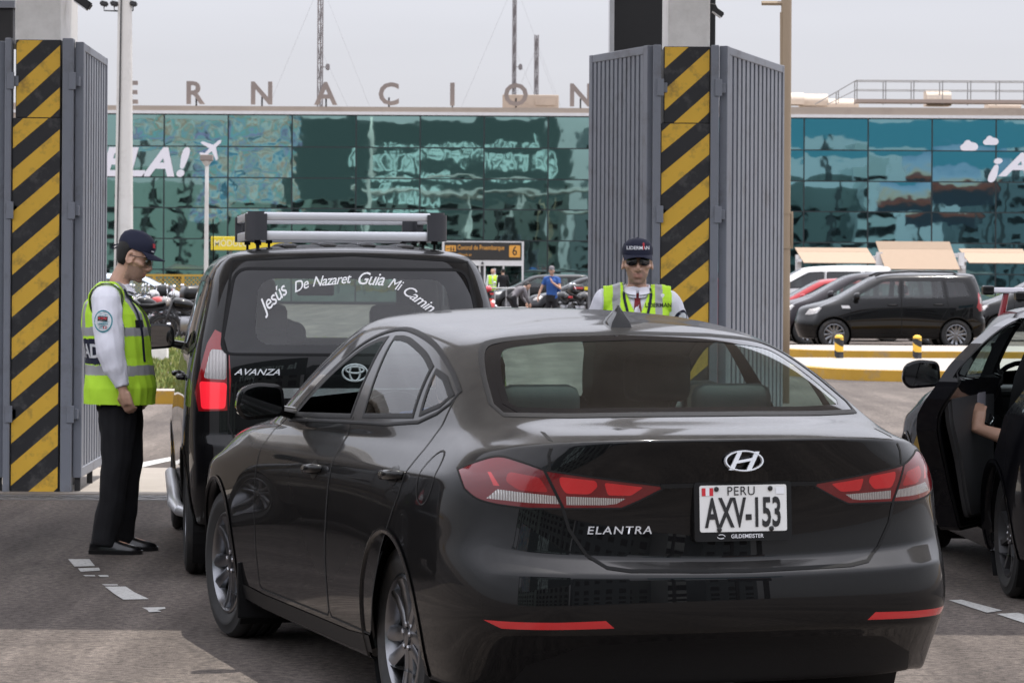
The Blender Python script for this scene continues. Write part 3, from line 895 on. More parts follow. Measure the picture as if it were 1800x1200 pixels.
def leaf(a, b, top, label, n=15, bot=.10):
    """slatted gate leaf standing between plan points a and b"""
    a, b = Vector((a[0], a[1], 0)), Vector((b[0], b[1], 0)); L = (b - a).length
    rz = math.atan2((b - a).y, (b - a).x)
    root = empty('gate_leaf', a, rz, label, 'gate', 'open slatted leaves of the entrance gate')
    bm = bmesh.new()
    box(bm, 0, .075, -.03, .03, bot, top, bev=.006); box(bm, L - .06, L, -.03, .03, bot, top, bev=.006)
    box(bm, .075, L - .06, -.028, .028, top - .06, top - .002, bev=.005); box(bm, .075, L - .06, -.028, .028, bot, bot + .07, bev=.005)
    link_mesh('frame', bm, MATS['steel_grey'], root)
    bm = bmesh.new()
    p = (L - .135) / n
    for i in range(n):
        x = .075 + p * (i + .5)
        box(bm, x - p * .30, x + p * .30, -.022, .022, bot + .07, top - .06)
    box(bm, .075, L - .06, .008, .012, bot + .07, top - .06)
    link_mesh('slats', bm, MATS['steel_grey'], root)
    for x_ in (L * .5, .035):
        bm = bmesh.new(); box(bm, x_ - .012, x_ + .012, -.02, .02, 0, bot + .01); link_mesh('floor_bolt', bm, MATS['steel_dark'], root)
    return root
leaf((at(138, 400, YG + .05).x, YG + .05), (at(181, 400, YG + 1.65).x, YG + 1.65), 3.17, 'slatted grey gate leaf swung back behind the guard in profile', 9)
leaf((at(3, 400, YG + .02).x, YG + .02), (at(-60, 400, YG + .9).x, YG + .9), 3.17, 'slatted grey gate leaf cut by the left edge', 9)
leaf((at(1143, 400, YG + .05).x, YG + .05), (at(1040, 400, YG + 1.05).x, YG + 1.05), 3.17, 'slatted grey gate leaf behind the cap of the guard in sunglasses', 12)
leaf((at(1270, 400, YG + .05).x, YG + .05), (at(1371, 400, YG + 2.0).x, YG + 2.0), 3.17, 'slatted grey gate leaf standing next to the tan pole', 13)
# roof over the gateway, above the picture, carried by the pillars
bm = bmesh.new(); box(bm, -14, 14, 14.25, 22.1, 8.5, 8.85, bev=.03)
o = link_mesh('gate_canopy', bm, mat('canopy_deck', (.55, .54, .52), .8)); tag(o, 'flat white roof over the entrance lanes carried on the striped pillars', 'canopy')
bm = bmesh.new(); box(bm, -14, 14, 14.20, 14.25, 8.4, 8.95, bev=.01); link_mesh('fascia', bm, MATS['steel_grey'], o)
# unseen building added left of the frame to darken the saloon's flank by reflection
gh = empty('reflection_house', (-11.5, 24.0, 0), 0, 'low brown building added out of view on the left to darken the saloon flank reflection', 'building')
bm = bmesh.new(); box(bm, -5.2, 4.6, -3.0, 5.0, 0, 3.1, bev=.03); link_mesh('wall', bm, mat('reflection_house_wall', (.16, .135, .11), .8, var=.2, scale=.7), gh)
bm = bmesh.new(); box(bm, -5.6, 4.75, -3.5, 5.4, 3.101, 3.4, bev=.03); link_mesh('roof', bm, MATS['pillar_white'], gh)
for x in (-4.2, -1.6, 1.0): 
    bm = bmesh.new(); box(bm, x, x + 1.8, -3.04, -3.0, 1.0, 2.4); link_mesh('window', bm, MATS['frit_glass'], gh)
bm = bmesh.new(); box(bm, 3.3, 4.2, -3.04, -3.0, 0, 2.1); link_mesh('door', bm, MATS['steel_grey'], gh)
# floodlight hung beside the left pillar
def floodlight(loc, rz, label, sc=1.0, tilt=R(35)):
    root = empty('floodlight', loc, rz, label, 'floodlight')
    bm = bmesh.new(); M = Matrix.Rotation(tilt, 4, 'Y')
    obox(bm, M, .26 * sc, .20 * sc, .12 * sc, bev=.02 * sc); link_mesh('housing', bm, MATS['steel_dark'], root)
    bm = bmesh.new(); obox(bm, M @ Matrix.Translation((0, 0, -.062 * sc)), .22 * sc, .17 * sc, .008); link_mesh('lens', bm, MATS['decal_white'], root)
    bm = bmesh.new(); tube(bm, [(0, 0, .05 * sc), (-.06 * sc, 0, .16 * sc), (-.30 * sc, 0, .20 * sc)], .018 * sc, 6); link_mesh('bracket', bm, MATS['steel_dark'], root)
    return root
floodlight(at(146, 4, YG + .3), 0, 'small dark floodlight on the side of the left pillar', .5)
floodlight(at(1262, 22, YG + 3), 0, 'small dark floodlight showing past the right pillar', .38)
# dark box behind the left pillar, top left corner
bm = bmesh.new(); p = at(10, 45, 24.0); box(bm, p.x - 1.6, p.x + .06, 24.0, 24.6, p.z - .15, p.z + .14, bev=.01)
o = link_mesh('gatehouse_box', bm, MATS['steel_dark']); tag(o, 'dark boxed beam end at the top left corner beside the pillar', 'beam')
bm = bmesh.new(); box(bm, p.x - 1.6, p.x + .08, 23.95, 24.65, p.z + .14, p.z + .20); link_mesh('cap_strip', bm, MATS['steel_grey'], o)
bm = bmesh.new(); box(bm, p.x - .7, p.x - .55, 24.2, 24.4, 0, p.z - .15); link_mesh('leg', bm, MATS['steel_grey'], o)
# tall black sign column behind the right pillar
yt = 24.5; st = 5200 / yt
root = empty('sign_column', ((1160 - 900) / st, yt, 0), 0, 'tall black sign column with a silver edge behind the right gate pillar', 'sign column')
bm = bmesh.new(); box(bm, (1076 - 1160) / st, (1253 - 1160) / st, -.15, .15, 2.0, 5.5, bev=.01); box(bm, (1140 - 1160) / st, (1165 - 1160) / st, -.13, .13, 0, 2.0); link_mesh('panel', bm, MATS['totem_black'], root)
bm = bmesh.new(); box(bm, (1068 - 1160) / st, (1076 - 1160) / st, -.155, .155, 2.9, 5.5); link_mesh('edge_strip', bm, mat('silver_strip', (.55, .55, .57), .3, .8), root)
# red post seen past the right pillar
yr = 30.0; p = at(1259, 530, yr); bm = bmesh.new(); box(bm, -.030, .030, -.03, .03, 0, at(1259, 489, yr).z, bev=.01); lathe(bm, [(.05, 0), (.05, .02), (.02, .03)], 12)
o = link_mesh('red_post', bm, mat('red_paint', (.55, .03, .025), .5), loc=(p.x, yr, 0)); tag(o, 'thin red post showing between the right pillar and gate leaf', 'post')

# ------------------------------------------------------------------ poles
def round_pole(name, px0, px1, Y, r0, r1, top, m, label, cat):
    root = empty(name, (at(px0, 500, Y).x, Y, 0), 0, label, cat)
    dx = at(px1, 100, Y).x - root.location.x
    bm = bmesh.new(); n = 7
    tube(bm, [(dx * t / (n - 1), 0, top * t / (n - 1)) for t in range(n)], [r0 + (r1 - r0) * t / (n - 1) for t in range(n)], 20); link_mesh('shaft', bm, m, root, smooth=True)
    return root
lp = round_pole('lamp_post', 217, 219, 78.0, .27, .14, 13.5, MATS['pole_white'], 'thick white tapered lamp post behind the guard in profile with floodlights near the top of the photo', 'lamp post')
lp['label'] = 'thick white tapered lamp post with floodlight cluster, behind the guard in profile'
for px, nm in ((183, 0), (201, 1), (234, 2)):
    q = at(px, 7, 78.0) - lp.location
    bm = bmesh.new(); obox(bm, Matrix.Translation(q) @ Matrix.Rotation(R(12), 4, 'Y'), .20, .28, .13, bev=.03); tube(bm, [q + Vector((0, 0, -.05)), q + Vector((0, 0, -.18)), Vector((.05, 0, q.z - .20))], .02, 6)
    link_mesh('floodlight', bm, MATS['steel_dark'], lp)
bm = bmesh.new(); tube(bm, [(-.16, -.29, .5), (-.10, -.22, 6), (-.05, -.17, 13)], .02, 6); link_mesh('cable', bm, MATS['steel_dark'], lp)
tp = round_pole('pole', 1379, 1382, 36.0, .068, .062, 7.5, MATS['pole_tan'], 'slim tan pole with a riveted sleeve right of the slatted leaf', 'pole')
bm = bmesh.new(); z0, z1 = at(1380, 437, 36).z, at(1380, 372, 36).z
lathe(bm, [(.073, z0), (.076, z0), (.076, z0 + .03), (.070, z0 + .03), (.070, z1 - .03), (.076, z1 - .03), (.076, z1), (.06, z1)], 20)
box(bm, .07, .10, -.02, .02, z0, z1, bev=.004); link_mesh('sleeve', bm, MATS['pole_tan'], tp, angle=40)
bm = bmesh.new(); tube(bm, [(-.06, -.02, 4.75), (-.05, -.02, 3.2)], .02, 6); tube(bm, [(-.3, 0, 4.86), (.05, 0, 4.86)], .03, 6); link_mesh('arm', bm, MATS['pole_tan'], tp)
l2 = round_pole('lamp_post', 362, 365, 95.0, .075, .06, at(363, 292, 95).z, MATS['pole_white'], 'thin pale lamp post with a dark square head left of the roof basket', 'lamp post')
zt = at(363, 292, 95).z
bm = bmesh.new(); lathe(bm, [(.06, zt), (.17, zt + .16), (.17, zt + .17)], 16); link_mesh('neck', bm, MATS['pole_white'], l2, smooth=True)
bm = bmesh.new(); box(bm, -.20, .20, -.2, .2, zt + .17, zt + .36, bev=.02); link_mesh('lamp_head', bm, MATS['letter_brown'], l2)
bm = bmesh.new(); box(bm, -.02, .02, -.06, -.04, 0, .1); link_mesh('foot_plate', bm, MATS['steel_dark'], l2)

# ------------------------------------------------------------------ bollards
def bollard(loc, h, label):
    root = empty('bollard', loc, 0, label, 'bollard', 'yellow and black striped bollards on the traffic island')
    r_ = .075
    bm = bmesh.new(); lathe(bm, [(r_, 0), (r_, h - .06), (r_ * .9, h - .025), (r_ * .5, h - .004), (.002, h)], 20); recalc(bm); link_mesh('post', bm, MATS['stripe_yellow'], root, smooth=True)
    bm = bmesh.new()
    for z0 in (.0, .24, .44):
        n = 20
        A = [bm.verts.new((1.015 * r_ * math.cos(2 * math.pi * k / n), 1.015 * r_ * math.sin(2 * math.pi * k / n), min(h - .07, max(.0, z0 + .045 * math.cos(2 * math.pi * k / n - 2.6))))) for k in range(n)]
        B = [bm.verts.new((v.co.x, v.co.y, min(h - .06, v.co.z + .11))) for v in A]
        for k in range(n): bm.faces.new((A[k], A[(k + 1) % n], B[(k + 1) % n], B[k]))
    link_mesh('black_bands', bm, MATS['stripe_black'], root, smooth=True)
    return root
for px, lb in ((1477, 'striped bollard in front of the front wheel of the parked black minivan'), (1611, 'striped bollard in front of the rear door of the parked black minivan')):
    p = ground_at(px, 630, .16); bollard((p.x, 49.9, .16), .40, lb)
# white block on the verge
p = ground_at(279, 634, .15); bm = bmesh.new(); box(bm, -.22, .14, -.14, .14, 0, .40, bev=.01)
o = link_mesh('concrete_block', bm, MATS['pillar_white'], loc=(p.x, p.y, .15)); tag(o, 'white concrete block standing on the grass verge', 'block')
# ------------------------------------------------------------------ terminal building
YT = 144.0
ST = 5200 / YT
def facade_glass(name, tint, dark):
    m = bpy.data.materials.new(name); m.use_nodes = True; nt = m.node_tree; b = nt.nodes['Principled BSDF']
    b.inputs['Base Color'].default_value = (*tint, 1); b.inputs['Metallic'].default_value = 1.0; b.inputs['Roughness'].default_value = .02
    ge = _n(nt, 'ShaderNodeNewGeometry'); oi = _n(nt, 'ShaderNodeObjectInfo')
    ad = _n(nt, 'ShaderNodeVectorMath', operation='ADD'); sc = _n(nt, 'ShaderNodeVectorMath', operation='SCALE'); sc.inputs[0].default_value = (37, 11, 23)
    nt.links.new(oi.outputs['Random'], sc.inputs['Scale']); nt.links.new(sc.outputs[0], ad.inputs[0]); nt.links.new(ge.outputs['Position'], ad.inputs[1])
    no = _n(nt, 'ShaderNodeTexNoise'); no.inputs['Scale'].default_value = .75; no.inputs['Detail'].default_value = 2.0; no.inputs['Roughness'].default_value = .45
    nt.links.new(ad.outputs[0], no.inputs['Vector'])
    bp = _n(nt, 'ShaderNodeBump'); bp.inputs['Strength'].default_value = 1.0; bp.inputs['Distance'].default_value = .0036
    nt.links.new(no.outputs[0], bp.inputs['Height']); nt.links.new(bp.outputs[0], b.inputs['Normal'])
    MATS[name] = m
    return m
facade_glass('glass_green', (.29, .46, .435), 0); facade_glass('glass_blue', (.23, .44, .48), 0)
term = empty('terminal_building', (0, YT, 0), 0, 'long airport terminal with green mirror glass wall and spaced letters along its roof', 'building')
COLX = [1.72 + 3.115 * k for k in range(-8, 9)]
ROWZ = [.10, 1.64, 3.14, 4.64, 6.12, 7.63, 9.18]
random.seed(11)
pane_me = {}
def pane_mesh(w_, h_):
    k = round(h_, 3)
    if k not in pane_me:
        bm = bmesh.new(); n = 12
        g = [[bm.verts.new(((i / n - .5) * w_, -.0012 * (1 - (2 * i / n - 1) ** 4) * (1 - (2 * j / n - 1) ** 4), (j / n - .5) * h_)) for i in range(n + 1)] for j in range(n + 1)]
        for j in range(n):
            for i in range(n): bm.faces.new((g[j][i], g[j][i + 1], g[j + 1][i + 1], g[j + 1][i])).smooth = True
        me = bpy.data.meshes.new('glass_pane'); bm.to_mesh(me); bm.free(); me.materials.append(None); pane_me[k] = me
    return pane_me[k]
for i in range(len(COLX) - 1):
    for j in range(6):
        x0, x1, z0, z1 = COLX[i] + .03, COLX[i + 1] - .03, ROWZ[j] + .025, ROWZ[j + 1] - .025
        o = bpy.data.objects.new('glass_pane', pane_mesh(x1 - x0, z1 - z0)); COL.objects.link(o); o.parent = term
        o.location = ((x0 + x1) / 2, 0, (z0 + z1) / 2)
        o.rotation_euler = (R(random.gauss(0, .12)), 0, R(random.gauss(0, .16)))
        o.material_slots[0].link = 'OBJECT'; o.material_slots[0].material = MATS['glass_blue' if x0 > 7 else 'glass_green']
bm = bmesh.new()
for x in COLX: box(bm, x - .032, x + .032, -.035, .12, .02, 9.18)
for z in ROWZ:
    for i in range(len(COLX) - 1): box(bm, COLX[i] + .032, COLX[i + 1] - .032, -.030, .11, z - .027, z + .027)
link_mesh('mullions', bm, MATS['mullion'], term)
xa, xb = COLX[0] - .05, COLX[-1] + .05
bm = bmesh.new(); box(bm, xa, xb, .14, 30, 0, 9.2); link_mesh('wall', bm, MATS['mullion'], term)
bm = bmesh.new(); box(bm, xa - 12, xa - .01, -.05, 30, 0, 9.7); box(bm, xb + .01, xb + 12, -.05, 30, 0, 9.7); link_mesh('side_wall', bm, MATS['beige_wall'], term)
bm = bmesh.new(); box(bm, xa - 12, xb + 12, -.10, 30, 9.21, 9.36); link_mesh('white_band', bm, MATS['white_strip'], term)
bm = bmesh.new(); box(bm, xa - 12, 8, -.06, 29, 9.362, 9.60); box(bm, 8.002, xb + 12, -.06, 29, 9.362, 9.72); link_mesh('parapet', bm, MATS['beige_wall'], term)
for ch, px in zip('ERNACION', (227, 341, 457, 570, 681, 793, 905, 1019)):
    me = text_mesh(ch, size=1.0, extrude=.06, bold=.022)
    zs = [v.co.y for v in me.vertices]; k_ = 1.12 / (max(zs) - min(zs)); xs = [v.co.x for v in me.vertices]
    me.transform(Matrix.Diagonal((k_, k_, 1, 1)) @ Matrix.Translation((-(max(xs) + min(xs)) / 2, -min(zs), 0)))
    X = (px - 900) / ST
    me.transform(basis((X, .35, 9.66 + (.04)), (1, 0, 0), (0, 0, 1)))
    me.materials.clear(); me.materials.append(MATS['letter_brown']); me.name = 'roof_letter'
    o = bpy.data.objects.new('roof_letter', me); COL.objects.link(o); o.parent = term
    bm = bmesh.new(); box(bm, X - .04, X + .04, .55, .62, 9.5, 10.1); tube(bm, [(X, .45, 9.75), (X, .6, 9.65)], .03, 6); link_mesh('letter_stay', bm, MATS['steel_dark'], o)
bm = bmesh.new(); box(bm, (881 - 900) / ST, (982 - 900) / ST, 3, 7, 9.55, 10.42, bev=.03); box(bm, (940 - 900) / ST, (976 - 900) / ST, 2.95, 3.0, 9.9, 10.25); link_mesh('roof_hut', bm, MATS['beige_wall'], term)
# right-hand roof: walkway, railing, hooded vents
bm = bmesh.new(); xw0, xw1 = (1510 - 900) / ST, (1840 - 900) / ST
box(bm, xw0, xw1, 1.5, 2.6, 10.05, 10.22); link_mesh('roof_walkway', bm, MATS['letter_brown'], term)
bm = bmesh.new()
zt_ = at(1650, 142, YT + 1.5).z
for y in (1.55, 2.55):
    tube(bm, [((1440 - 900) / ST, y, 10.0), (xw0, y, zt_), (xw1, y, zt_)], .028, 6); tube(bm, [((1462 - 900) / ST, y, 10.0), (xw0, y, zt_ - .46), (xw1, y, zt_ - .46)], .022, 6)
    for px in (1478, 1511, 1562, 1612, 1663, 1713, 1764, 1814):
        x = (px - 900) / ST; tube(bm, [(x, y, 10.0), (x, y, zt_ if px > 1500 else zt_ - .55)], .026, 6)
link_mesh('roof_railing', bm, MATS['rail_grey'], term)
for px, w_, h_, yy in ((1398, 44, .62, 3), (1442, 50, .62, 4), (1500, 60, .50, 6), (1662, 44, .78, 3.2), (1790, 60, .30, 5)):
    x = (px - 900) / ST; hw = w_ / ST / 2
    bm = bmesh.new()
    prof = [(0, 0)] + [(-.75 * math.cos(t) * 1.0 + .0, h_ * .35 + h_ * .65 * math.sin(t)) for t in [q * math.pi / 2 / 8 for q in range(9)]] + [(.5, h_), (.5, 0)]
    prism(bm, [(p_[0], p_[1]) for p_ in [(-.75, 0)] + prof[1:]], Matrix(((0, 0, 1, x - hw), (1, 0, 0, yy), (0, 1, 0, 9.98), (0, 0, 0, 1))), 2 * hw); recalc(bm)
    link_mesh('roof_vent', bm, MATS['hood_tan'], term, angle=40)
# white vinyl on the glass
def vinyl(nm, me, X, Z, w_, sh_=0):
    xs = [v.co.x for v in me.vertices]; k_ = w_ / (max(xs) - min(xs)); me.transform(Matrix.Diagonal((k_, k_, 1, 1)))
    me.transform(basis((X, -.05, Z), (1, 0, 0), (0, 0, 1))); me.materials.clear(); me.materials.append(MATS['vinyl_white']); me.name = nm
    o = bpy.data.objects.new(nm, me); COL.objects.link(o); o.parent = term; return o
def heavy(body, shear): return text_mesh(body, size=1, bold=.035, shear=shear, spacing=1.08, extrude=.002, align='LEFT')
def fit_h(me, h):
    ys = [v.co.y for v in me.vertices]; k_ = h / (max(ys) - min(ys)); me.transform(Matrix.Diagonal((k_ * 1.0, k_, 1, 1)) @ Matrix.Translation((0, -min(ys), 0))); return me
me = fit_h(heavy('VUELA!', .25), 1.46); xs = [v.co.x for v in me.vertices]
me.transform(Matrix.Diagonal(((6.95) / (max(xs) - min(xs)), 1, 1, 1))); xs = [v.co.x for v in me.vertices]
me.transform(basis(((333 - 900) / ST - max(xs), -.05, at(260, 311, YT).z), (1, 0, 0), (0, 0, 1))); me.materials.clear(); me.materials.append(MATS['vinyl_white'])
o = bpy.data.objects.new('window_lettering', me); COL.objects.link(o); o.parent = term
me = fit_h(heavy('¡A', .25), 1.46); xs = [v.co.x for v in me.vertices]
me.transform(Matrix.Diagonal((2.2 / (max(xs) - min(xs)), 1, 1, 1))); xs = [v.co.x for v in me.vertices]
me.transform(basis(((1735 - 900) / ST - min(xs), -.05, at(1760, 321, YT).z), (1, 0, 0), (0, 0, 1))); me.materials.clear(); me.materials.append(MATS['vinyl_white'])
o = bpy.data.objects.new('window_lettering', me); COL.objects.link(o); o.parent = term
# aeroplane mark
PL = [(0, .62), (.07, .5), (.075, .2), (.50, -.08), (.50, -.2), (.08, -.06), (.06, -.36), (.2, -.48), (.2, -.57), (0, -.52), (-.2, -.57), (-.2, -.48), (-.06, -.36), (-.08, -.06), (-.50, -.2), (-.50, -.08), (-.075, .2), (-.07, .5)]
q = at(372, 262, YT)
bm = bmesh.new(); prism(bm, [(x * 1.15, y * 1.05) for x, y in PL], basis((q.x, -.05, q.z), (1, 0, 0), (0, 0, 1)) @ Matrix.Rotation(R(-48), 4, 'Z'), .004); recalc(bm); link_mesh('aeroplane_mark', bm, MATS['vinyl_white'], term)
for px, py, w_ in ((1704, 258, 30), (1742, 249, 26)):
    q = at(px, py, YT); k_ = w_ / ST / 30 * 1.0
    out = []
    for cx, cy, r_, a0, a1 in ((-11, -1.5, 5.5, 270, 100), (-3, 4.5, 7, 160, 30), (8, 0, 7, 80, -90)):
        n = 8
        out += [(cx + r_ * math.cos(R(a0 + (a1 - a0) * t / n)), cy + r_ * math.sin(R(a0 + (a1 - a0) * t / n))) for t in range(n + 1)]
    bm = bmesh.new(); prism(bm, [(x * k_, y * k_) for x, y in out], basis((q.x, -.05, q.z), (1, 0, 0), (0, 0, 1)), .004); recalc(bm); link_mesh('cloud_mark', bm, MATS['vinyl_white'], term)

# entrance portal with sign
YP = 139.0; SP = 5200 / YP
pr = empty('entrance_portal', (at(849, 480, YP).x, YP, 0), 0, 'white framed entrance with a dark direction sign and orange number 6', 'entrance')
def lx(px): return at(px, 480, YP).x - pr.location.x
def lz(py): return at(849, py, YP).z
bm = bmesh.new(); zt_ = lz(424)
box(bm, lx(777), lx(781), -.1, .1, 0, zt_); box(bm, lx(917), lx(920.5), -.1, .1, 0, zt_); box(bm, lx(781), lx(917), -.1, .1, zt_ - .06, zt_); box(bm, lx(781), lx(917), -.1, .1, lz(467), lz(457.5))
for px in (821, 843, 852, 885): box(bm, lx(px) - .04, lx(px) + .04, -.07, .07, .0, lz(467))
link_mesh('frame', bm, MATS['white_strip'], pr)
bm = bmesh.new(); box(bm, lx(845), lx(851), -.05, .09, 0, lz(468)); link_mesh('dark_post', bm, MATS['steel_dark'], pr)
bm = bmesh.new(); box(bm, lx(782), lx(916), -.12, .05, lz(457), lz(426)); sg_ = link_mesh('sign_board', bm, MATS['sign_dark'], pr)
MB_ = lambda px, py: basis((lx(px), -.126, lz(py)), (1, 0, 0), (0, 0, 1))
text_obj('lettering', 'Control de Preembarque', MATS['sign_orange'], MB_(845, 435.5) @ Matrix.Diagonal((1, 1.45, 1, 1)), sg_, width=82 / SP, bold=.008)
text_obj('lettering', 'Check in', MATS['sign_orange'], MB_(816, 448) , sg_, width=24 / SP, shear=.2)
bm = bmesh.new(); prism(bm, fillet([(-.26, -.28), (.26, -.28), (.26, .28), (-.26, .28)], .05), MB_(904.5, 441.5), .005); n6 = link_mesh('number_plate', bm, MATS['sign_orange'], sg_)
text_obj('lettering', '6', MATS['ink_black'], MB_(904.5, 441.5) @ Matrix.Translation((0, 0, .009)) @ Matrix.Diagonal((.9, 1.1, 1, 1)), n6, width=.24, bold=.01)
bm = bmesh.new(); prism(bm, fillet([(-.25, -.14), (.25, -.14), (.25, .14), (-.25, .14)], .03), MB_(792, 437), .005); ic = link_mesh('pictogram', bm, MATS['sign_orange'], sg_)
bm = bmesh.new(); Mi = MB_(792, 437) @ Matrix.Translation((0, 0, .006))
for cx in (.02, .14):
    lathe(bm, [(.03, 0), (.028, .004), (.001, .004)], 10, Mi @ Matrix.Translation((cx, .06, 0))); prism(bm, [(cx - .04, -.11), (cx + .04, -.11), (cx + .03, .025), (cx - .03, .025)], Mi, .004)
prism(bm, [(-.2, -.05), (-.05, -.02), (-.05, .01), (-.2, -.02)], Mi, .004); link_mesh('figures', bm, MATS['sign_dark'], ic)
bm = bmesh.new(); box(bm, lx(781), lx(917), .0, .02, .02, lz(467)); link_mesh('door_glass', bm, glass_mat('door_glass', (.32, .52, .50), 1.5, 1.2), pr)
bm = bmesh.new(); prism(bm, [(-.09, -.14), (.09, -.14), (.09, .14), (-.09, .14)], MB_(868, 477), .004); n_ = link_mesh('notice', bm, MATS['white_strip'], pr)
bm = bmesh.new(); tube(bm, [MB_(868, 477) @ Vector((.06 * math.cos(t), .06 * math.sin(t), .006)) for t in [q * .524 for q in range(13)]], .012, 5, cap=False); link_mesh('prohibition_ring', bm, MATS['flag_red'], n_)
bm = bmesh.new(); lathe(bm, [(.06, 0), (.06, .03), (.001, .05)], 12, MB_(848, 462.5)); link_mesh('camera_dome', bm, MATS['steel_dark'], pr)

# yellow module sign
ym = 110.0; q = at(405, 428, ym)
root = empty('yellow_sign', (q.x, ym, 0), 0, 'yellow sign board with pale lettering left of the people carrier roof', 'sign')
sm = 5200 / ym
bm = bmesh.new(); box(bm, -34 / sm, 108 / sm, -.06, .06, q.z - 12 / sm, q.z + 12 / sm, bev=.02); b_ = link_mesh('board', bm, MATS['sign_yellow'], root)
text_obj('lettering', 'MÓDULO', mat('pale_yellow', (.85, .80, .50), .5), basis((2 / sm + .0, -.066, q.z), (1, 0, 0), (0, 0, 1)) @ Matrix.Diagonal((1, 1.15, 1, 1)), b_, width=60 / sm, bold=.012)
bm = bmesh.new(); tube(bm, [(0, .1, 0), (0, .1, q.z)], .05, 8); tube(bm, [(1.6, .1, 0), (1.6, .1, q.z)], .05, 8); link_mesh('legs', bm, MATS['rail_grey'], root)

# radio masts
def mast(px, Y, w_, top_py, label, base=0):
    x = at(px, 100, Y).x; top = at(px, top_py, Y).z
    root = empty('radio_mast', (x, Y, 0), 0, label, 'mast', 'thin lattice radio masts beyond the terminal')
    bm = bmesh.new(); n = max(6, int(top / 1.2))
    C = [Vector((w_ / 2 * math.cos(a), w_ / 2 * math.sin(a), 0)) for a in (R(90), R(210), R(330))]
    for c in C: tube(bm, [c, c + Vector((0, 0, top))], .045, 5)
    for i in range(n):
        z = top * i / n
        for k in range(3):
            a, b = C[k], C[(k + 1) % 3]
            tube(bm, [a + Vector((0, 0, z)), b + Vector((0, 0, z + top / n))], .022, 4, cap=False); tube(bm, [a + Vector((0, 0, z)), b + Vector((0, 0, z))], .022, 4, cap=False)
    link_mesh('lattice', bm, mat('mast_grey', (.22, .20, .20), .6), root)
    bm = bmesh.new()
    for zz, dx, dy in ((.95, -11, 3), (.75, 9, 8), (.95, 10, 6)): tube(bm, [(0, 0, top * zz), (dx * top / 30, dy, 2)], .005, 4)
    link_mesh('guy_wire', bm, MATS['mast_grey'], root)
    bm = bmesh.new(); z = top * .72 if px > 930 else at(px, 118, Y).z
    tube(bm, [(0, 0, z), (w_ / 2 + .25, 0, z)], .03, 5); obox(bm, Matrix.Translation((w_ / 2 + .3, 0, z)), .25, .25, .4, bev=.05)
    link_mesh('antenna', bm, MATS['mast_grey'], root)
mast(563, 185, .34, -60, 'lattice radio mast above the roof letter A')
mast(904, 200, .24, -60, 'tall thin lattice mast behind the roof letter O')
mast(943, 200, .26, 62, 'shorter lattice mast with an antenna right of the tallest mast')

# sun shades on posts
def shade(px0, px1, pt, pb, Y, label, skew):
    s_ = 5200 / Y; q = at((px0 + px1) / 2, pb, Y); w_ = (px1 - px0) / s_; h_ = (pb - pt) / s_
    root = empty('sun_shade', (q.x, Y, 0), 0, label, 'awning', 'beige sun shades over the car park')
    k_ = skew / s_
    f0, f1 = (-w_ / 2 + k_, w_ / 2), (-w_ / 2, w_ / 2 - k_)
    zb_, zm, zt2 = q.z, q.z + h_ * .72, q.z + h_
    def strip(A, B, nm):
        bm = bmesh.new(); v = [Vector(p_) for p_ in A + B]; nrm = (v[1] - v[0]).cross(v[2] - v[1]).normalized() * .03
        lo_ = [bm.verts.new(p_) for p_ in v]; up_ = [bm.verts.new(p_ - nrm) for p_ in v]
        bm.faces.new(lo_); bm.faces.new(up_[::-1])
        for i in range(4): bm.faces.new((lo_[i], up_[i], up_[(i + 1) % 4], lo_[(i + 1) % 4]))
        recalc(bm); return link_mesh(nm, bm, MATS['awning'], root)
    strip([(f0[0], -.2, zb_), (f0[1], -.2, zb_)], [(f1[1] + k_ * .3, .45, zm), (f1[0] + k_ * .3, .45, zm)], 'front_sheet')
    strip([(f1[0] + k_ * .3, .455, zm + .004), (f1[1] + k_ * .3, .455, zm + .004)], [(f1[1], .62, zt2), (f1[0], .62, zt2)], 'top_sheet')
    bm = bmesh.new()
    for x in (f0[0] - .12, f0[1] + .12): box(bm, x - .09, x + .09, .3, .5, 0, zm - .1); box(bm, x - .05, x + .05, -.2, .4, zb_ + .02, zb_ + .12)
    box(bm, f0[0] - .1, f0[1] + .1, .34, .44, zm - .25, zm - .12); link_mesh('support', bm, MATS['white_strip'], root)
shade(1400, 1540, 435, 462, 96, 'long low beige sun shade nearest the tan pole', 12)
shade(1543, 1686, 424, 473, 92, 'tallest beige sun shade, above the roof of the parked black minivan', 12)
shade(1690, 1815, 437, 462, 96, 'low beige sun shade cut by the right edge', 12)

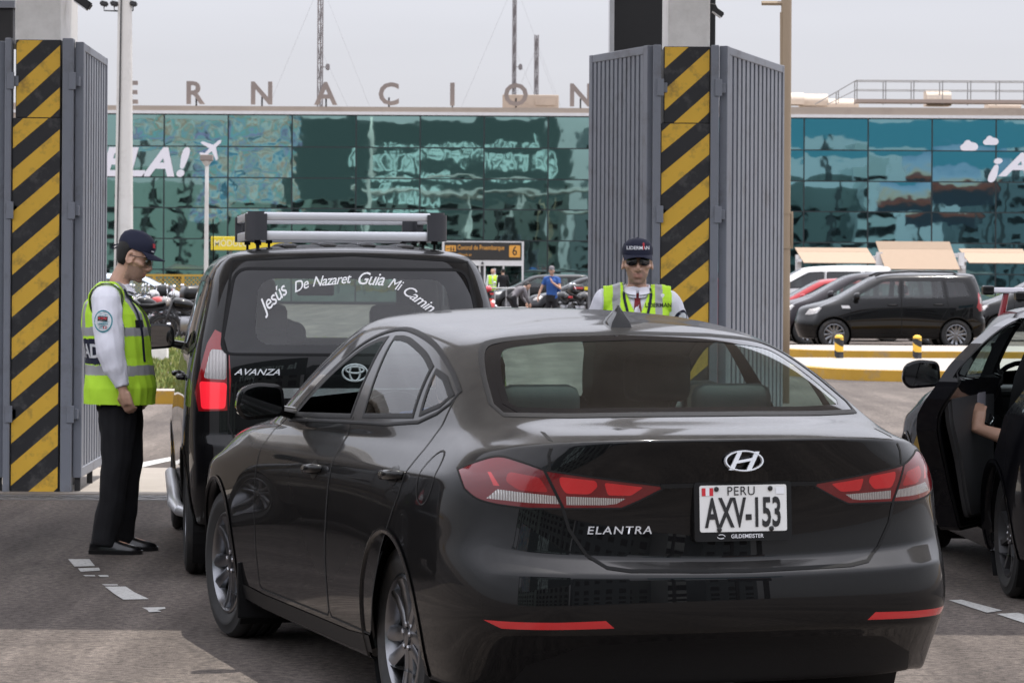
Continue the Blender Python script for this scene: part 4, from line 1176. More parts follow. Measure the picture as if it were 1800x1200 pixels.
# yellow mesh fence by the motorbikes
yf_ = 80.0; sf = 5200 / yf_
q0, q1 = at(170, 500, yf_), at(372, 500, yf_); zt_ = at(300, 482, yf_).z
root = empty('mesh_fence', (q0.x, yf_, 0), 0, 'yellow wire mesh fence behind the parked motorbikes', 'fence')
bm = bmesh.new(); W_ = q1.x - q0.x
for i in range(5): box(bm, W_ * i / 4 - .04, W_ * i / 4 + .04, -.04, .04, 0, zt_)
box(bm, 0, W_, -.03, .03, zt_ - .06, zt_); box(bm, 0, W_, -.03, .03, .1, .16); link_mesh('frame', bm, MATS['mesh_yellow'], root)
bm = bmesh.new(); d = .11; H_ = zt_ - .2
i = -int(H_ / d)
while i * d < W_:
    x0 = i * d
    for sgn in (1, -1):
        a_, b_ = (x0, x0 + H_) if sgn > 0 else (x0 + H_, x0)
        pts = []
        for t in (0, 1):
            pts.append([a_ + (b_ - a_) * t, .13 + H_ * t])
        (ax, az), (bx_, bz) = pts
        def clipx(ax, az, bx_, bz):
            for lim in (0, W_):
                if (ax < lim) == (lim == 0) and ax != bx_ and ((ax < 0) if lim == 0 else (ax > W_)):
                    t = (lim - ax) / (bx_ - ax); az = az + (bz - az) * t; ax = lim
            return ax, az
        a2 = clipx(ax, az, bx_, bz); b2 = clipx(bx_, bz, ax, az)
        if 0 <= a2[0] <= W_ and 0 <= b2[0] <= W_: tube(bm, [(a2[0], 0, a2[1]), (b2[0], 0, b2[1])], .010, 4, cap=False)
    i += 1
link_mesh('mesh', bm, MATS['mesh_yellow'], root)
# crowd barrier in front of the entrance
yb_ = 112.0; q = at(850, 506, yb_); sb_ = 5200 / yb_
bm = bmesh.new(); W_ = 80 / sb_
for z in (q.z, .25): tube(bm, [(0, 0, z), (W_, 0, z)], .03, 6)
for i in range(5): tube(bm, [(W_ * i / 4, 0, 0), (W_ * i / 4, 0, q.z)], .025, 6)
o = link_mesh('crowd_barrier', bm, mat('galvanised', (.5, .5, .5), .4, .7), loc=(q.x, yb_, 0)); tag(o, 'low silver crowd barrier in front of the entrance doors', 'barrier')

# ------------------------------------------------------------------ what stands behind the camera and shows in the mirror glass
YB = -45.0; SV = 5200 / (2 * YT - YB)
def bz(py): return CAM_H + (480 - py) / SV
def bxx(px): return (px - 900) / SV
def hoarding(px0, px1, py0, py1, m, label, legs=True, y=YB):
    root = empty('billboard', (bxx((px0 + px1) / 2), y, 0), 0, label, 'billboard')
    w_ = (px1 - px0) / SV
    bm = bmesh.new(); box(bm, -w_ / 2, w_ / 2, -.2, .2, bz(py1), bz(py0)); link_mesh('panel', bm, m, root)
    if legs and bz(py1) > 1:
        bm = bmesh.new()
        for x in (-w_ / 3, w_ / 3): box(bm, x - .3, x + .3, -.15, .15, 0, bz(py1) - .002)
        link_mesh('support', bm, MATS['steel_dark'], root)
    return root
def mural_mat(name, stops, scale, dist):
    m = bpy.data.materials.new(name); m.use_nodes = True; nt = m.node_tree; b = nt.nodes['Principled BSDF']
    tc = _n(nt, 'ShaderNodeTexCoord'); n = _n(nt, 'ShaderNodeTexNoise'); n.inputs['Scale'].default_value = scale; n.inputs['Detail'].default_value = 5; n.inputs['Distortion'].default_value = dist
    nt.links.new(tc.outputs['Object'], n.inputs['Vector'])
    cr = _n(nt, 'ShaderNodeValToRGB'); el = cr.color_ramp.elements
    el[0].position, el[0].color = stops[0][0], (*stops[0][1], 1); el[1].position, el[1].color = stops[-1][0], (*stops[-1][1], 1)
    for p_, c in stops[1:-1]: e = el.new(p_); e.color = (*c, 1)
    nt.links.new(n.outputs[0], cr.inputs[0]); nt.links.new(cr.outputs[0], b.inputs['Base Color']); b.inputs['Roughness'].default_value = .7
    return m
mural = mural_mat('mural_paint', [(.30, (.02, .03, .05)), (.40, (.10, .35, .55)), (.46, (.75, .80, .75)), (.50, (.55, .20, .10)), (.55, (.15, .60, .60)), (.60, (.45, .35, .65)), (.68, (.03, .08, .06))], .35, 2.0)
dusk = bpy.data.materials.new('landscape_print'); dusk.use_nodes = True
nt = dusk.node_tree; b = nt.nodes['Principled BSDF']; tc = _n(nt, 'ShaderNodeTexCoord'); sp_ = _n(nt, 'ShaderNodeSeparateXYZ'); n = _n(nt, 'ShaderNodeTexNoise'); n.inputs['Scale'].default_value = .30; n.inputs['Detail'].default_value = 5
nt.links.new(tc.outputs['Object'], sp_.inputs[0]); nt.links.new(tc.outputs['Object'], n.inputs['Vector'])
ma = _n(nt, 'ShaderNodeMath', operation='MULTIPLY_ADD'); ma.inputs[1].default_value = 3.0; nt.links.new(n.outputs[0], ma.inputs[0]); nt.links.new(sp_.outputs[2], ma.inputs[2])
mr = _n(nt, 'ShaderNodeMapRange'); mr.inputs[1].default_value = 9.0; mr.inputs[2].default_value = 17.0; nt.links.new(ma.outputs[0], mr.inputs[0])
cr = _n(nt, 'ShaderNodeValToRGB'); el = cr.color_ramp.elements
el[0].position, el[0].color = 0, (.02, .03, .05, 1); el[1].position, el[1].color = 1, (.26, .36, .50, 1)
for p_, c in ((.30, (.03, .03, .04)), (.42, (.30, .07, .04)), (.50, (.20, .05, .05)), (.53, (.70, .50, .35)), (.70, (.42, .50, .62))): e = el.new(p_); e.color = (*c, 1)
nt.links.new(mr.outputs[0], cr.inputs[0]); nt.links.new(cr.outputs[0], b.inputs['Base Color'])
hoarding(345, 512, 196, 372, mural, 'brightly painted billboard that shows in the left part of the mirror glass')
hoarding(235, 345, 196, 262, mural, 'small painted hoarding that shows top left in the mirror glass')
tb = hoarding(512, 985, 190, 368, mat('board_dark', (.055, .085, .085), .6), 'dark billboard with pale lettering that shows mid way in the mirror glass')
for body, px, py, wpx in (('la nueva', 880, 272, 150), ('generación', 730, 278, 190), ('posa Pe', 715, 343, 130)):
    me_w = wpx / SV
    text_obj('lettering', body, mat('letter_teal', (.75, .95, .92), .5), basis((bxx(px) - tb.location.x, .21, bz(py)), (-1, 0, 0), (0, 0, 1)) @ Matrix.Diagonal((1, 2.0, 1, 1)), tb, width=me_w, bold=.02, align='CENTER')
hoarding(1598, 1742, 270, 378, dusk, 'landscape poster of red mountains that shows in the right part of the mirror glass')
hoarding(1380, 1850, 188, 268, mat('board_blue', (.09, .29, .36), .6), 'long blue hoarding that shows along the top of the right mirror glass', y=YB - 3)
def slab(px0, px1, py, y, m, label, d=14):
    bm = bmesh.new(); x0, x1 = bxx(px0), bxx(px1); h_ = bz(py); box(bm, x0, x1, y - d, y, 0, h_)
    o = link_mesh('block_building', bm, m); tag(o, label, 'building')
    bm = bmesh.new(); nx = max(2, int((x1 - x0) / 4)); nz = max(1, int(h_ / 3.2))
    for i in range(nx):
        for j in range(nz):
            cx = x0 + (x1 - x0) * (i + .5) / nx; cz = 3.2 * j + 1.7
            if cz + 1 < h_: box(bm, cx - 1.1, cx + 1.1, y, y + .04, cz - .8, cz + .8)
    link_mesh('windows', bm, MATS['frit_glass'], o)
slab(60, 520, 290, -62, mat('render_green', (.30, .38, .34), .8), 'dull green block behind the camera that shows low in the left mirror glass')
slab(505, 1010, 300, -70, mat('render_dark', (.17, .20, .19), .8), 'dark block behind the camera that shows under the lettered billboard')
slab(1030, 1390, 215, -60, mat('render_shade', (.15, .18, .19), .8), 'dark tower block behind the camera that shows beside the gate leaf')
slab(1390, 1530, 305, -66, MATS['render_dark'], 'dark block behind the camera that shows left in the blue mirror glass')
slab(1530, 1600, 275, -58, mat('render_pale', (.55, .58, .56), .8), 'pale narrow block behind the camera that shows in the blue mirror glass')
slab(1740, 1960, 300, -64, MATS['render_shade'], 'dark block behind the camera that shows far right in the mirror glass')
# ------------------------------------------------------------------ black saloon in the foreground
def sedan_cage():
    sx = [0.42, 0.70, 1.02, 1.50, 2.10, 2.75, 3.30, 3.72, 4.10]
    rings = []
    rings.append(ring(0.42, 4.20, [(3, .62), (15, .62)], [(0, .24), (4, .21), (12, .19), (15, .19)], [.55, .75, 1.02, 1.5, 2.1, 2.75, 3.3, 3.6, 3.9]))
    rings.append(ring(0.13, 4.44, [(3, .76), (4, .84), (5, .85), (6, .86), (10, .86), (11, .86), (12, .83), (13, .70)], [(0, .245), (3, .24), (4, .22), (6, .20), (11, .19), (13, .21), (15, .22)], sx, .22, .30))
    rings.append(ring(0.085, 4.49, [(3, .785), (4, .865), (5, .885), (6, .895), (7, .875), (9, .875), (10, .88), (11, .895), (12, .865), (13, .72)], [(0, .36), (3, .345), (5, .30), (7, .27), (9, .27), (11, .29), (13, .32), (15, .32)], sx, .20, .32))
    rings.append(ring(0.012, 4.53, [(3, .80), (4, .875), (5, .897), (6, .907), (7, .886), (9, .886), (10, .89), (11, .904), (12, .874), (13, .73)], [(0, .43), (3, .425), (5, .40), (7, .37), (9, .37), (11, .39), (13, .40), (15, .40)], sx, .19, .33))
    rings.append(ring(0.0, 4.55, [(3, .81), (4, .887), (5, .905), (6, .915), (7, .895), (9, .895), (10, .90), (11, .91), (12, .88), (13, .74)], [(0, .50), (4, .49), (8, .46), (13, .48), (15, .48)], sx, .19, .34))
    rings.append(ring(0.012, 4.57, [(3, .805), (4, .885), (5, .905), (6, .915), (7, .90), (9, .90), (10, .90), (11, .905), (12, .875), (13, .74)], [(0, .605), (3, .62), (4, .63), (8, .62), (13, .60), (15, .58)], sx, .20, .36))
    rings.append(ring(0.065, 4.565, [(3, .79), (4, .88), (5, .90), (6, .91), (7, .90), (9, .90), (10, .90), (11, .90), (12, .87), (13, .73)], [(0, .645), (3, .68), (4, .70), (8, .70), (13, .66), (15, .64)], sx, .20, .36))
    rings.append(ring(0.075, 4.54, [(3, .79), (4, .875), (5, .90), (6, .905), (7, .90), (9, .895), (10, .895), (11, .89), (12, .86), (13, .71)], [(0, .80), (3, .80), (5, .80), (8, .79), (11, .77), (13, .72), (15, .70)], sx, .22, .38))
    rings.append(ring(0.05, 4.46, [(3, .775), (4, .86), (5, .875), (6, .89), (7, .885), (9, .88), (10, .875), (11, .86), (12, .81), (13, .66)], [(0, .945), (2, .935), (3, .925), (4, .905), (6, .885), (8, .865), (10, .845), (11, .80), (12, .745), (13, .68), (15, .68)], sx, .25, .42))
    # lid lip, belt, bonnet edge
    rings.append(ring(0.035, 4.36, [(3, .735), (4, .81), (5, .825), (6, .845), (7, .852), (8, .85), (9, .845), (10, .835), (11, .815), (12, .76), (13, .60)], [(0, 1.035), (1, 1.035), (2, 1.025), (3, 1.0), (4, .975), (5, .965), (6, .955), (7, .945), (8, .925), (10, .905), (11, .862), (12, .805), (13, .74), (15, .75)], sx, .30, .45))
    rings.append(ring(0.105, 4.20, [(3, .69), (4, .78), (5, .80), (6, .82), (7, .828), (8, .828), (9, .825), (10, .81), (11, .78), (12, .73), (13, .58)], [(0, 1.062), (1, 1.062), (2, 1.055), (3, 1.035), (4, 1.005), (5, .995), (6, .985), (7, .975), (8, .96), (10, .928), (11, .900), (12, .865), (13, .82), (15, .83)], [.50, .78, 1.08, 1.52, 2.1, 2.75, 3.28, 3.66, 4.0], .36, .45))
    # foot of the greenhouse
    rings.append([(0.46, 0.0, 1.09), (0.465, 0.3289, 1.088), (0.49, 0.5858, 1.078), (0.55, 0.704, 1.062), (0.74, 0.7554, 1.045), (1.0, 0.7893, 1.03), (1.28, 0.8139, 1.015), (1.6, 0.8283, 0.995), (2.1, 0.8324, 0.972), (2.75, 0.8222, 0.95), (3.22, 0.7862, 0.935), (3.38, 0.6988, 0.955), (3.46, 0.5652, 0.978), (3.51, 0.4111, 0.992), (3.55, 0.2055, 1.0), (3.56, 0.0, 1.002)])
    rings.append([(0.66, 0.0, 1.18), (0.665, 0.3308, 1.177), (0.69, 0.5686, 1.165), (0.75, 0.6668, 1.15), (0.92, 0.7237, 1.14), (1.14, 0.7495, 1.14), (1.4, 0.765, 1.145), (1.72, 0.7702, 1.145), (2.15, 0.7671, 1.138), (2.62, 0.7568, 1.115), (2.98, 0.7237, 1.1), (3.16, 0.6358, 1.115), (3.24, 0.5169, 1.13), (3.285, 0.3825, 1.14), (3.31, 0.1861, 1.148), (3.32, 0.0, 1.15)])
    rings.append([(0.88, 0.0, 1.28), (0.885, 0.3111, 1.276), (0.905, 0.5288, 1.262), (0.96, 0.617, 1.246), (1.1, 0.6657, 1.246), (1.3, 0.6844, 1.262), (1.52, 0.6927, 1.278), (1.82, 0.6927, 1.29), (2.2, 0.6844, 1.29), (2.5, 0.6688, 1.275), (2.7, 0.6377, 1.262), (2.85, 0.5703, 1.275), (2.93, 0.4666, 1.29), (2.98, 0.3422, 1.3), (3.01, 0.1763, 1.308), (3.02, 0.0, 1.31)])
    rings.append([(1.07, 0.0, 1.352), (1.075, 0.2895, 1.347), (1.09, 0.4807, 1.331), (1.14, 0.5634, 1.312), (1.25, 0.6048, 1.315), (1.42, 0.6224, 1.335), (1.62, 0.6286, 1.352), (1.88, 0.6286, 1.366), (2.18, 0.6203, 1.37), (2.42, 0.6027, 1.362), (2.56, 0.5686, 1.352), (2.66, 0.5066, 1.362), (2.73, 0.4135, 1.375), (2.77, 0.3102, 1.384), (2.79, 0.1551, 1.39), (2.8, 0.0, 1.392)])
    rings.append([(1.24, 0.0, 1.388), (1.243, 0.2558, 1.384), (1.255, 0.4195, 1.371), (1.3, 0.486, 1.358), (1.39, 0.5167, 1.362), (1.53, 0.5269, 1.378), (1.72, 0.532, 1.393), (1.94, 0.532, 1.405), (2.18, 0.5218, 1.408), (2.36, 0.5064, 1.403), (2.47, 0.4706, 1.396), (2.54, 0.4195, 1.402), (2.58, 0.3478, 1.408), (2.61, 0.2558, 1.412), (2.625, 0.133, 1.415), (2.63, 0.0, 1.416)])
    rings.append([(1.5 + .066 * k, 0, 1.438 - .0011 * (k - 9) ** 2 * .45) for k in range(16)])
    return rings
SED_CREASE = [('r', 5, 0, 3, .75), ('r', 6, 0, 3, .6), ('r', 9, 0, 3, .65), ('r', 8, 4, 11, .45), ('r', 1, 0, 15, .5), ('r', 11, 0, 15, .3), ('r', 9, 3, 4, .4), ('r', 3, 0, 3, .45), ('r', 3, 6, 11, .3)]

SED_POS, SED_TH = Vector((0.757, 9.39, 0)), R(18.3)
def build_sedan():
    root = empty('saloon_car', SED_POS, R(90) + SED_TH, 'black saloon in the foreground with number plate AXV-153 and shark fin aerial', 'car')
    sh = Shell(sedan_cage(), SED_CREASE, 4)
    return root, sh
def mir(poly, sg): return [(sg * u, v) for u, v in poly]
def cut_arches(sh, root, axles, r, Rr, yw, lip_m, flare=0.0):
    """round wheel openings with a rolled lip and a dark liner"""
    for x in axles:
        for sg in (1, -1):
            a = -90 * sg
            circ = [(sg * (x + Rr * math.cos(R(d))), r + Rr * math.sin(R(d))) for d in range(0, 360, 5)]
            sh.carve(a, circ, refine=1).free()
            bm = bmesh.new()
            pts = [(sg * (x + (Rr + 0.004) * math.cos(R(d))), r + (Rr + 0.004) * math.sin(R(d))) for d in range(-22, 203, 5)]
            ring0, ring1, ring2 = [], [], []
            for u, v in pts:
                h, n = sh.proj(a, u, v, 0.004)
                cx, cz = x, r
                k = Vector((h.x - cx, 0, h.z - cz)); k.normalize()
                ring0.append(bm.verts.new(h + k * 0.018)); ring1.append(bm.verts.new(h + Vector((0, sg * (0.004 + flare), 0)))); ring2.append(bm.verts.new(h + Vector((0, -sg * 0.05, 0)) - k * 0.004))
            for A, B in ((ring0, ring1), (ring1, ring2)):
                for k in range(len(A) - 1): bm.faces.new((A[k], A[k + 1], B[k + 1], B[k]))
            recalc(bm)
            link_mesh('wheel_arch_lip', bm, lip_m, root, smooth=True)
            bm = bmesh.new()
            yo, yi = sg * (yw - 0.03), sg * (yw - 0.42)
            A = [bm.verts.new((x + Rr * 1.03 * math.cos(R(d)), yo, r + Rr * 1.03 * math.sin(R(d)))) for d in range(-40, 221, 10)]
            B = [bm.verts.new((v.co.x, yi, v.co.z)) for v in A]
            for k in range(len(A) - 1): bm.faces.new((A[k], A[k + 1], B[k + 1], B[k]))
            bm.faces.new(B)
            recalc(bm)
            link_mesh('wheel_liner', bm, MATS['trim_matt'], root)

def flat_text(sh, root, name, body, a, u, v, width, m, size=1.0, lift=0.004, thick=0.0, **kw):
    me = text_mesh(body, size=size, **kw)
    xs = [q.co.x for q in me.vertices]; k = width / (max(xs) - min(xs)); me.transform(Matrix.Diagonal((k, k, 1, 1)))
    bm = sh.decal(a, me, u, v, lift, thick)
    return link_mesh(name, bm, m, root)

def finish_sedan(root, sh):
    paint = MATS['paint_black']
    DLO = crom([(2.80, .972), (2.62, 1.081), (2.39, 1.193), (2.148, 1.288), (1.893, 1.342), (1.678, 1.346), (1.345, 1.302), (1.049, 1.222), (.875, 1.155)], 5) + \
          [(.878, 1.118), (.93, 1.085), (1.05, 1.050), (1.35, 1.027), (1.65, 1.018), (2.2, .998)]
    FG = [(1.835, 1.034), (2.70, 1.000)] + crom([(2.58, 1.068), (2.37, 1.170), (2.13, 1.262), (1.95, 1.304)], 4) + [(1.87, 1.312)]
    RG = [(1.665, 1.043), (1.135, 1.068)] + crom([(1.205, 1.225), (1.36, 1.270), (1.58, 1.308), (1.70, 1.318)], 4) + [(1.775, 1.316)]
    QG = [(1.065, 1.078), (.94, 1.112), (.912, 1.142), (1.05, 1.196), (1.145, 1.214)]
    FD = [(1.797, 1.03), (1.815, .89), (1.836, .742), (1.876, .55), (1.876, .315), (1.90, .296), (2.94, .285), (2.968, .30), (2.978, .45), (2.987, .64), (2.975, .82), (2.93, .94), (2.84, .985), (2.2, 1.02)]
    RD = [(.866, 1.13), (.838, 1.05), (.838, .966), (.900, .81), (1.067, .623), (1.20, .43), (1.262, .315), (1.29, .298), (1.84, .296), (1.868, .315), (1.868, .55), (1.828, .742), (1.807, .89), (1.789, 1.03), (1.4, 1.04), (1.0, 1.09)]
    for sg in (1, -1):
        a = -90 * sg
        T = sh.carve(a, mir(DLO, sg), refine=1)
        gl = {}
        for nm, P in (('f', FG), ('r', RG), ('q', QG)): gl[nm] = sh.carve(a, mir(P, sg), refine=1, bm=T)
        wf_ = link_mesh('window_frame', T, MATS['trim_black'], root, smooth=True)
        for P in (FG, RG, QG): link_mesh('glass_seal', sh.band(a, mir(P, sg), -.006, .012, .002), MATS['trim_matt'], wf_, smooth=True)
        bm = sh.band(a, mir(DLO, sg), -0.004, 0.008, 0.003)
        link_mesh('window_seal', bm, MATS['trim_matt'], root, smooth=True)
        doors = {}
        for nm, P in (('f', FD), ('r', RD)):
            d = sh.carve(a, mir(P, sg), refine=1)
            doors[nm] = link_mesh('front_door' if nm == 'f' else 'rear_door', d, paint, root, smooth=True)
            seam = P[:]
            bm = sh.line(a, mir(seam[:9 if nm == 'f' else 14], sg), 0.007, 0.0015)
            if nm == 'f': sh.line(a, mir(seam[6:13], sg), 0.007, 0.0015, bm)
            link_mesh('door_gap', bm, MATS['shut_line'], doors[nm])
            hx, hz = (2.06, .826) if nm == 'f' else (.995, .874)
            bm = bmesh.new()
            yy = sh.proj(a, sg * hx, hz)[0].y; s1 = sg
            tube(bm, [(hx - .105, yy - s1 * .004, hz + .004), (hx - .07, yy + s1 * .024, hz + .006), (hx, yy + s1 * .030, hz), (hx + .07, yy + s1 * .024, hz - .006), (hx + .105, yy - s1 * .004, hz - .010)], [(.012, .014), (.012, .017), (.012, .018), (.012, .017), (.012, .014)], 10)
            recalc(bm); link_mesh('handle', bm, paint, doors[nm], smooth=True)
            bm = sh.band(a, mir([(hx + .055 * math.cos(t * .5236), hz - .004 + .036 * math.sin(t * .5236)) for t in range(12)], sg), -0.034, 0.0, 0.0015)
            link_mesh('handle_recess', bm, MATS['trim_black'], doors[nm], smooth=True)
        for nm, P in (('f', FG), ('r', RG), ('q', QG)):
            if nm == 'f' and sg == 1: gl[nm].free(); continue          # this window is wound down
            link_mesh('window', gl[nm], MATS['car_glass'], doors['f' if nm == 'f' else 'r'] , smooth=True)
        # black sill strip and character line shadow gap under the doors
        bm = sh.line(a, mir([(1.30, .262), (1.6, .245), (2.9, .235), (3.32, .245)], sg), 0.06, 0.004)
        link_mesh('sill', bm, MATS['trim_matt'], root)
    bm = sh.band(-90, [(.655 + .075 * math.cos(t * .2618), .885 + .088 * math.sin(t * .2618)) for t in range(24)], -0.003, 0.003, 0.0015)
    link_mesh('fuel_flap', bm, MATS['shut_line'], root)
    # glass at both ends
    RW = [(0, 1.347)] + crom([(.30, 1.339), (.47, 1.322), (.545, 1.295), (.60, 1.22), (.640, 1.125)], 4) + [(.630, 1.098), (.45, 1.097), (.2, 1.100)]
    RW = RW + [(-u, v) for u, v in RW[::-1]][:-1]
    T = sh.carve(0, RW, refine=1)
    RI = [(0, 1.332)] + crom([(.30, 1.324), (.455, 1.307), (.515, 1.283), (.565, 1.21), (.598, 1.130)], 4) + [(.580, 1.112), (.4, 1.109), (.2, 1.111)]
    RI = RI + [(-u, v) for u, v in RI[::-1]][:-1]
    g = sh.carve(0, RI, refine=1, bm=T)
    link_mesh('rear_window', g, MATS['rear_glass'], root, smooth=True)
    link_mesh('rear_window_frit', T, MATS['frit_glass'], root, smooth=True)
    link_mesh('frit_edge', sh.band(0, RI, -.004, .014, .0015), MATS['frit_glass'], root, smooth=True)
    link_mesh('window_seal', sh.band(0, RW, -0.002, 0.010, 0.002), MATS['trim_matt'], root, smooth=True)
    WS = [(0, 1.386), (.3, 1.376), (.46, 1.352), (.54, 1.25), (.64, 1.06), (.655, 1.0), (.5, 1.01), (.25, 1.03)]
    WS = WS + [(-u, v) for u, v in WS[::-1]][:-1]
    g = sh.carve(180, WS, refine=1)
    link_mesh('windscreen', g, MATS['car_glass'], root, smooth=True)
    link_mesh('window_seal', sh.band(180, WS, -0.03, 0.010, 0.002), MATS['trim_black'], root, smooth=True)
    # tail: lamps first, then the boot lid around the inner pair
    LO = crom([(.932, .927), (.865, .957), (.797, .975), (.73, .962), (.652, .938)], 4) + [(.592, .818)] + crom([(.70, .817), (.807, .827), (.868, .842), (.908, .870)], 4)
    LI = [(.646, .9365), (.48, .914), (.262, .886), (.35, .842), (.405, .819), (.586, .818)]
    W_O = [(.835, .843), (.80, .873), (.604, .856), (.597, .832), (.70, .834)]
    W_I = [(.58, .856), (.392, .849), (.42, .833), (.455, .829), (.578, .829)]
    R_I1 = fillet([(.60, .894), (.602, .918), (.487, .906), (.48, .888), (.505, .863), (.582, .865)], .012)
    R_I2 = fillet([(.460, .900), (.335, .885), (.375, .858), (.449, .860)], .01)
    R_O = fillet([(.775, .90), (.765, .93), (.665, .915), (.635, .868), (.73, .872)], .015)
    STK = [(.833, .926), (.822, .926), (.793, .884), (.812, .884)]
    lamps = []
    for sg in (1, -1):
        a = -20 * sg
        for P, subs in ((LO, (('lamp_clear', W_O), ('lamp_bright', STK), ('lamp_red', R_O))), (LI, (('lamp_clear', W_I), ('lamp_bright', R_I1), ('lamp_bright', R_I2)))):
            L = sh.carve(a, mir(P, sg), refine=2)
            sb = [(mn, sh.carve(a, mir(Q, sg), refine=3, bm=L)) for mn, Q in subs]
            lo = link_mesh('tail_lamp', L, MATS['lamp_deep'], root, smooth=True)
            for mn, b_ in sb: link_mesh({'lamp_clear': 'reverse_lens', 'lamp_bright': 'brake_lens', 'lamp_red': 'lens'}[mn], b_, MATS[mn], lo, smooth=True)
            link_mesh('lamp_seal', sh.band(a, mir(P, sg), -0.002, 0.004, 0.001), MATS['shut_line'], lo)
        RF = [(.840, .464), (.60, .466), (.452, .471), (.425, .447), (.60, .443), (.782, .441)]
        link_mesh('reflector', sh.carve(a, mir(RF, sg), refine=3), MATS['lamp_bright'], root, smooth=True)
    LID = [(0, 1.03), (.55, 1.025), (.612, .985), (.612, .93), (.573, .818), (.556, .752), (.505, .672), (.45, .634), (.38, .624), (0, .617)]
    LID = LID + [(-u, v) for u, v in LID[::-1]][1:-1]
    lid = link_mesh('boot_lid', sh.carve(0, LID, refine=1), paint, root, smooth=True)
    seam = sh.line(0, [(.585, 1.05), (.612, .985), (.612, .94)], 0.008)
    for sg in (1, -1):
        sh.line(0, mir([(.575, .822), (.556, .752), (.505, .672), (.45, .634), (.38, .624), (0, .617)], sg), 0.010, 0.002, seam)
        sh.line(0, mir([(.27, .888), (0, .890)], sg), 0.014, 0.002, seam)
    sh.line(0, [(-.585, 1.05), (-.612, .985), (-.612, .94)], 0.008, 0.0015, seam)
    link_mesh('lid_gap', seam, MATS['shut_line'], lid)
    VAL = [(.72, .20), (.67, .315), (.52, .385), (.30, .400), (0, .404)]
    VAL = VAL + [(-u, v) for u, v in VAL[::-1]][1:]
    link_mesh('valance', sh.carve(0, VAL, refine=1), MATS['trim_matt'], root, smooth=True)
    # plate
    px_, pz = sh.proj(0, 0, .81)[0].x, .808
    Mp = basis((px_ - 0.006, -0.006, pz), (0, -1, 0.0), (0.06, 0, 1))
    bm = bmesh.new()
    prism(bm, fillet([(-.168, -.098), (.168, -.098), (.168, .090), (-.168, .090)], .012), Mp @ Matrix.Translation((0, 0, -.012)), .020)
    recalc(bm); fr = link_mesh('plate_frame', bm, MATS['trim_black'], root, angle=40)
    bm = bmesh.new()
    prism(bm, fillet([(-.150, -.068), (.150, -.068), (.150, .080), (-.150, .080)], .008), Mp @ Matrix.Translation((0, 0, .0075)), .003)
    recalc(bm); pl = link_mesh('number_plate', bm, MATS['plate_white'], fr)
    T3 = lambda x, y: Mp @ Matrix.Translation((x, y, .0125))
    text_obj('lettering', 'AXV-153', MATS['ink_black'], T3(0.0, -.012) @ Matrix.Diagonal((1, 1.85, 1, 1)), pl, width=.262, bold=.024, spacing=.98)
    text_obj('lettering', 'PERU', MATS['ink_black'], T3(-.008, .060) , pl, width=.094, spacing=1.1)
    bm = bmesh.new()
    for x0, mi in ((-.143, 0), (-.130, 1), (-.117, 0)):
        q = [Mp @ Vector((x, y, .0122)) for x, y in ((x0, .047), (x0 + .013, .047), (x0 + .013, .072), (x0, .072))]
        f = bm.faces.new([bm.verts.new(p) for p in q]); f.material_index = mi
    link_mesh('flag_mark', bm, [MATS['flag_red'], MATS['badge_white']], pl)
    bm = bmesh.new()
    q = [Mp @ Vector((x, y, .0122)) for x, y in ((.112, .05), (.142, .05), (.142, .072), (.112, .072))]
    bm.faces.new([bm.verts.new(p) for p in q]); link_mesh('sticker', bm, MATS['badge_white'], pl)
    bm = bmesh.new()
    for x, y in ((-.093, .068), (.093, .068), (-.085, -.060), (.095, -.060)):
        lathe(bm, [(.008, 0), (.008, .004), (.004, .006), (.0005, .006)], 12, Mp @ Matrix.Translation((x, y, .0105)))
    recalc(bm); link_mesh('bolt', bm, MATS['ink_black'], pl)
    text_obj('dealer_lettering', 'GILDEMEISTER', MATS['badge_white'], Mp @ Matrix.Translation((.012, -.083, .0095)), fr, width=.112, bold=.01)
    bm = bmesh.new()
    for s0 in (0, 3.3):
        pts = [Mp @ Vector((-.078 + .013 * math.cos(t), -.083 + .0065 * math.sin(t), .0095)) for t in [s0 + k * .25 for k in range(10)]]
        tube(bm, pts, .0013, 5)
    link_mesh('dealer_mark', bm, MATS['badge_white'], fr)
    # badges
    flat_text(sh, lid, 'name_badge', 'ELANTRA', 0, .400, .748, .205, MATS['badge_silver'], lift=.005, thick=0, bold=.008, shear=.15, spacing=1.15, sx=1.25)
    ez = .966
    ex = sh.proj(0, 0, ez)[0].x
    Me = basis((ex - .008, 0, ez), (0, -1, 0), (.15, 0, 1))
    bm = bmesh.new()
    n = 40
    vs = []
    for k in range(n):
        t = 2 * math.pi * k / n
        vs.append([Me @ Vector((.068 * c * math.cos(t), .035 * c2 * math.sin(t), h)) for c, c2, h in ((1.0, 1.0, 0), (.97, .95, .009), (.90, .84, .009), (.87, .80, 0))])
    loft(bm, vs + [vs[0]], cap=False, closed=True)
    for x0 in (-1, 1):
        xs = [(x0 * .030 - .010 * 0 + dx, y) for dx, y in ((-.010 - .014, -.029), (.006 - .014, -.029), (.010 + .014, .029), (-.006 + .014, .029))]
        prism(bm, xs, Me, .008)
    prism(bm, [(-.032, -.009), (.026, .000), (.034, .010), (-.024, .001)], Me, .009)
    recalc(bm); link_mesh('emblem', bm, MATS['badge_silver'], lid, angle=30)
    # aerial
    bm = bmesh.new()
    rg = []
    zb = sh.bvh.ray_cast(Vector((1.24, 0, 3)), Vector((0, 0, -1)))[0].z
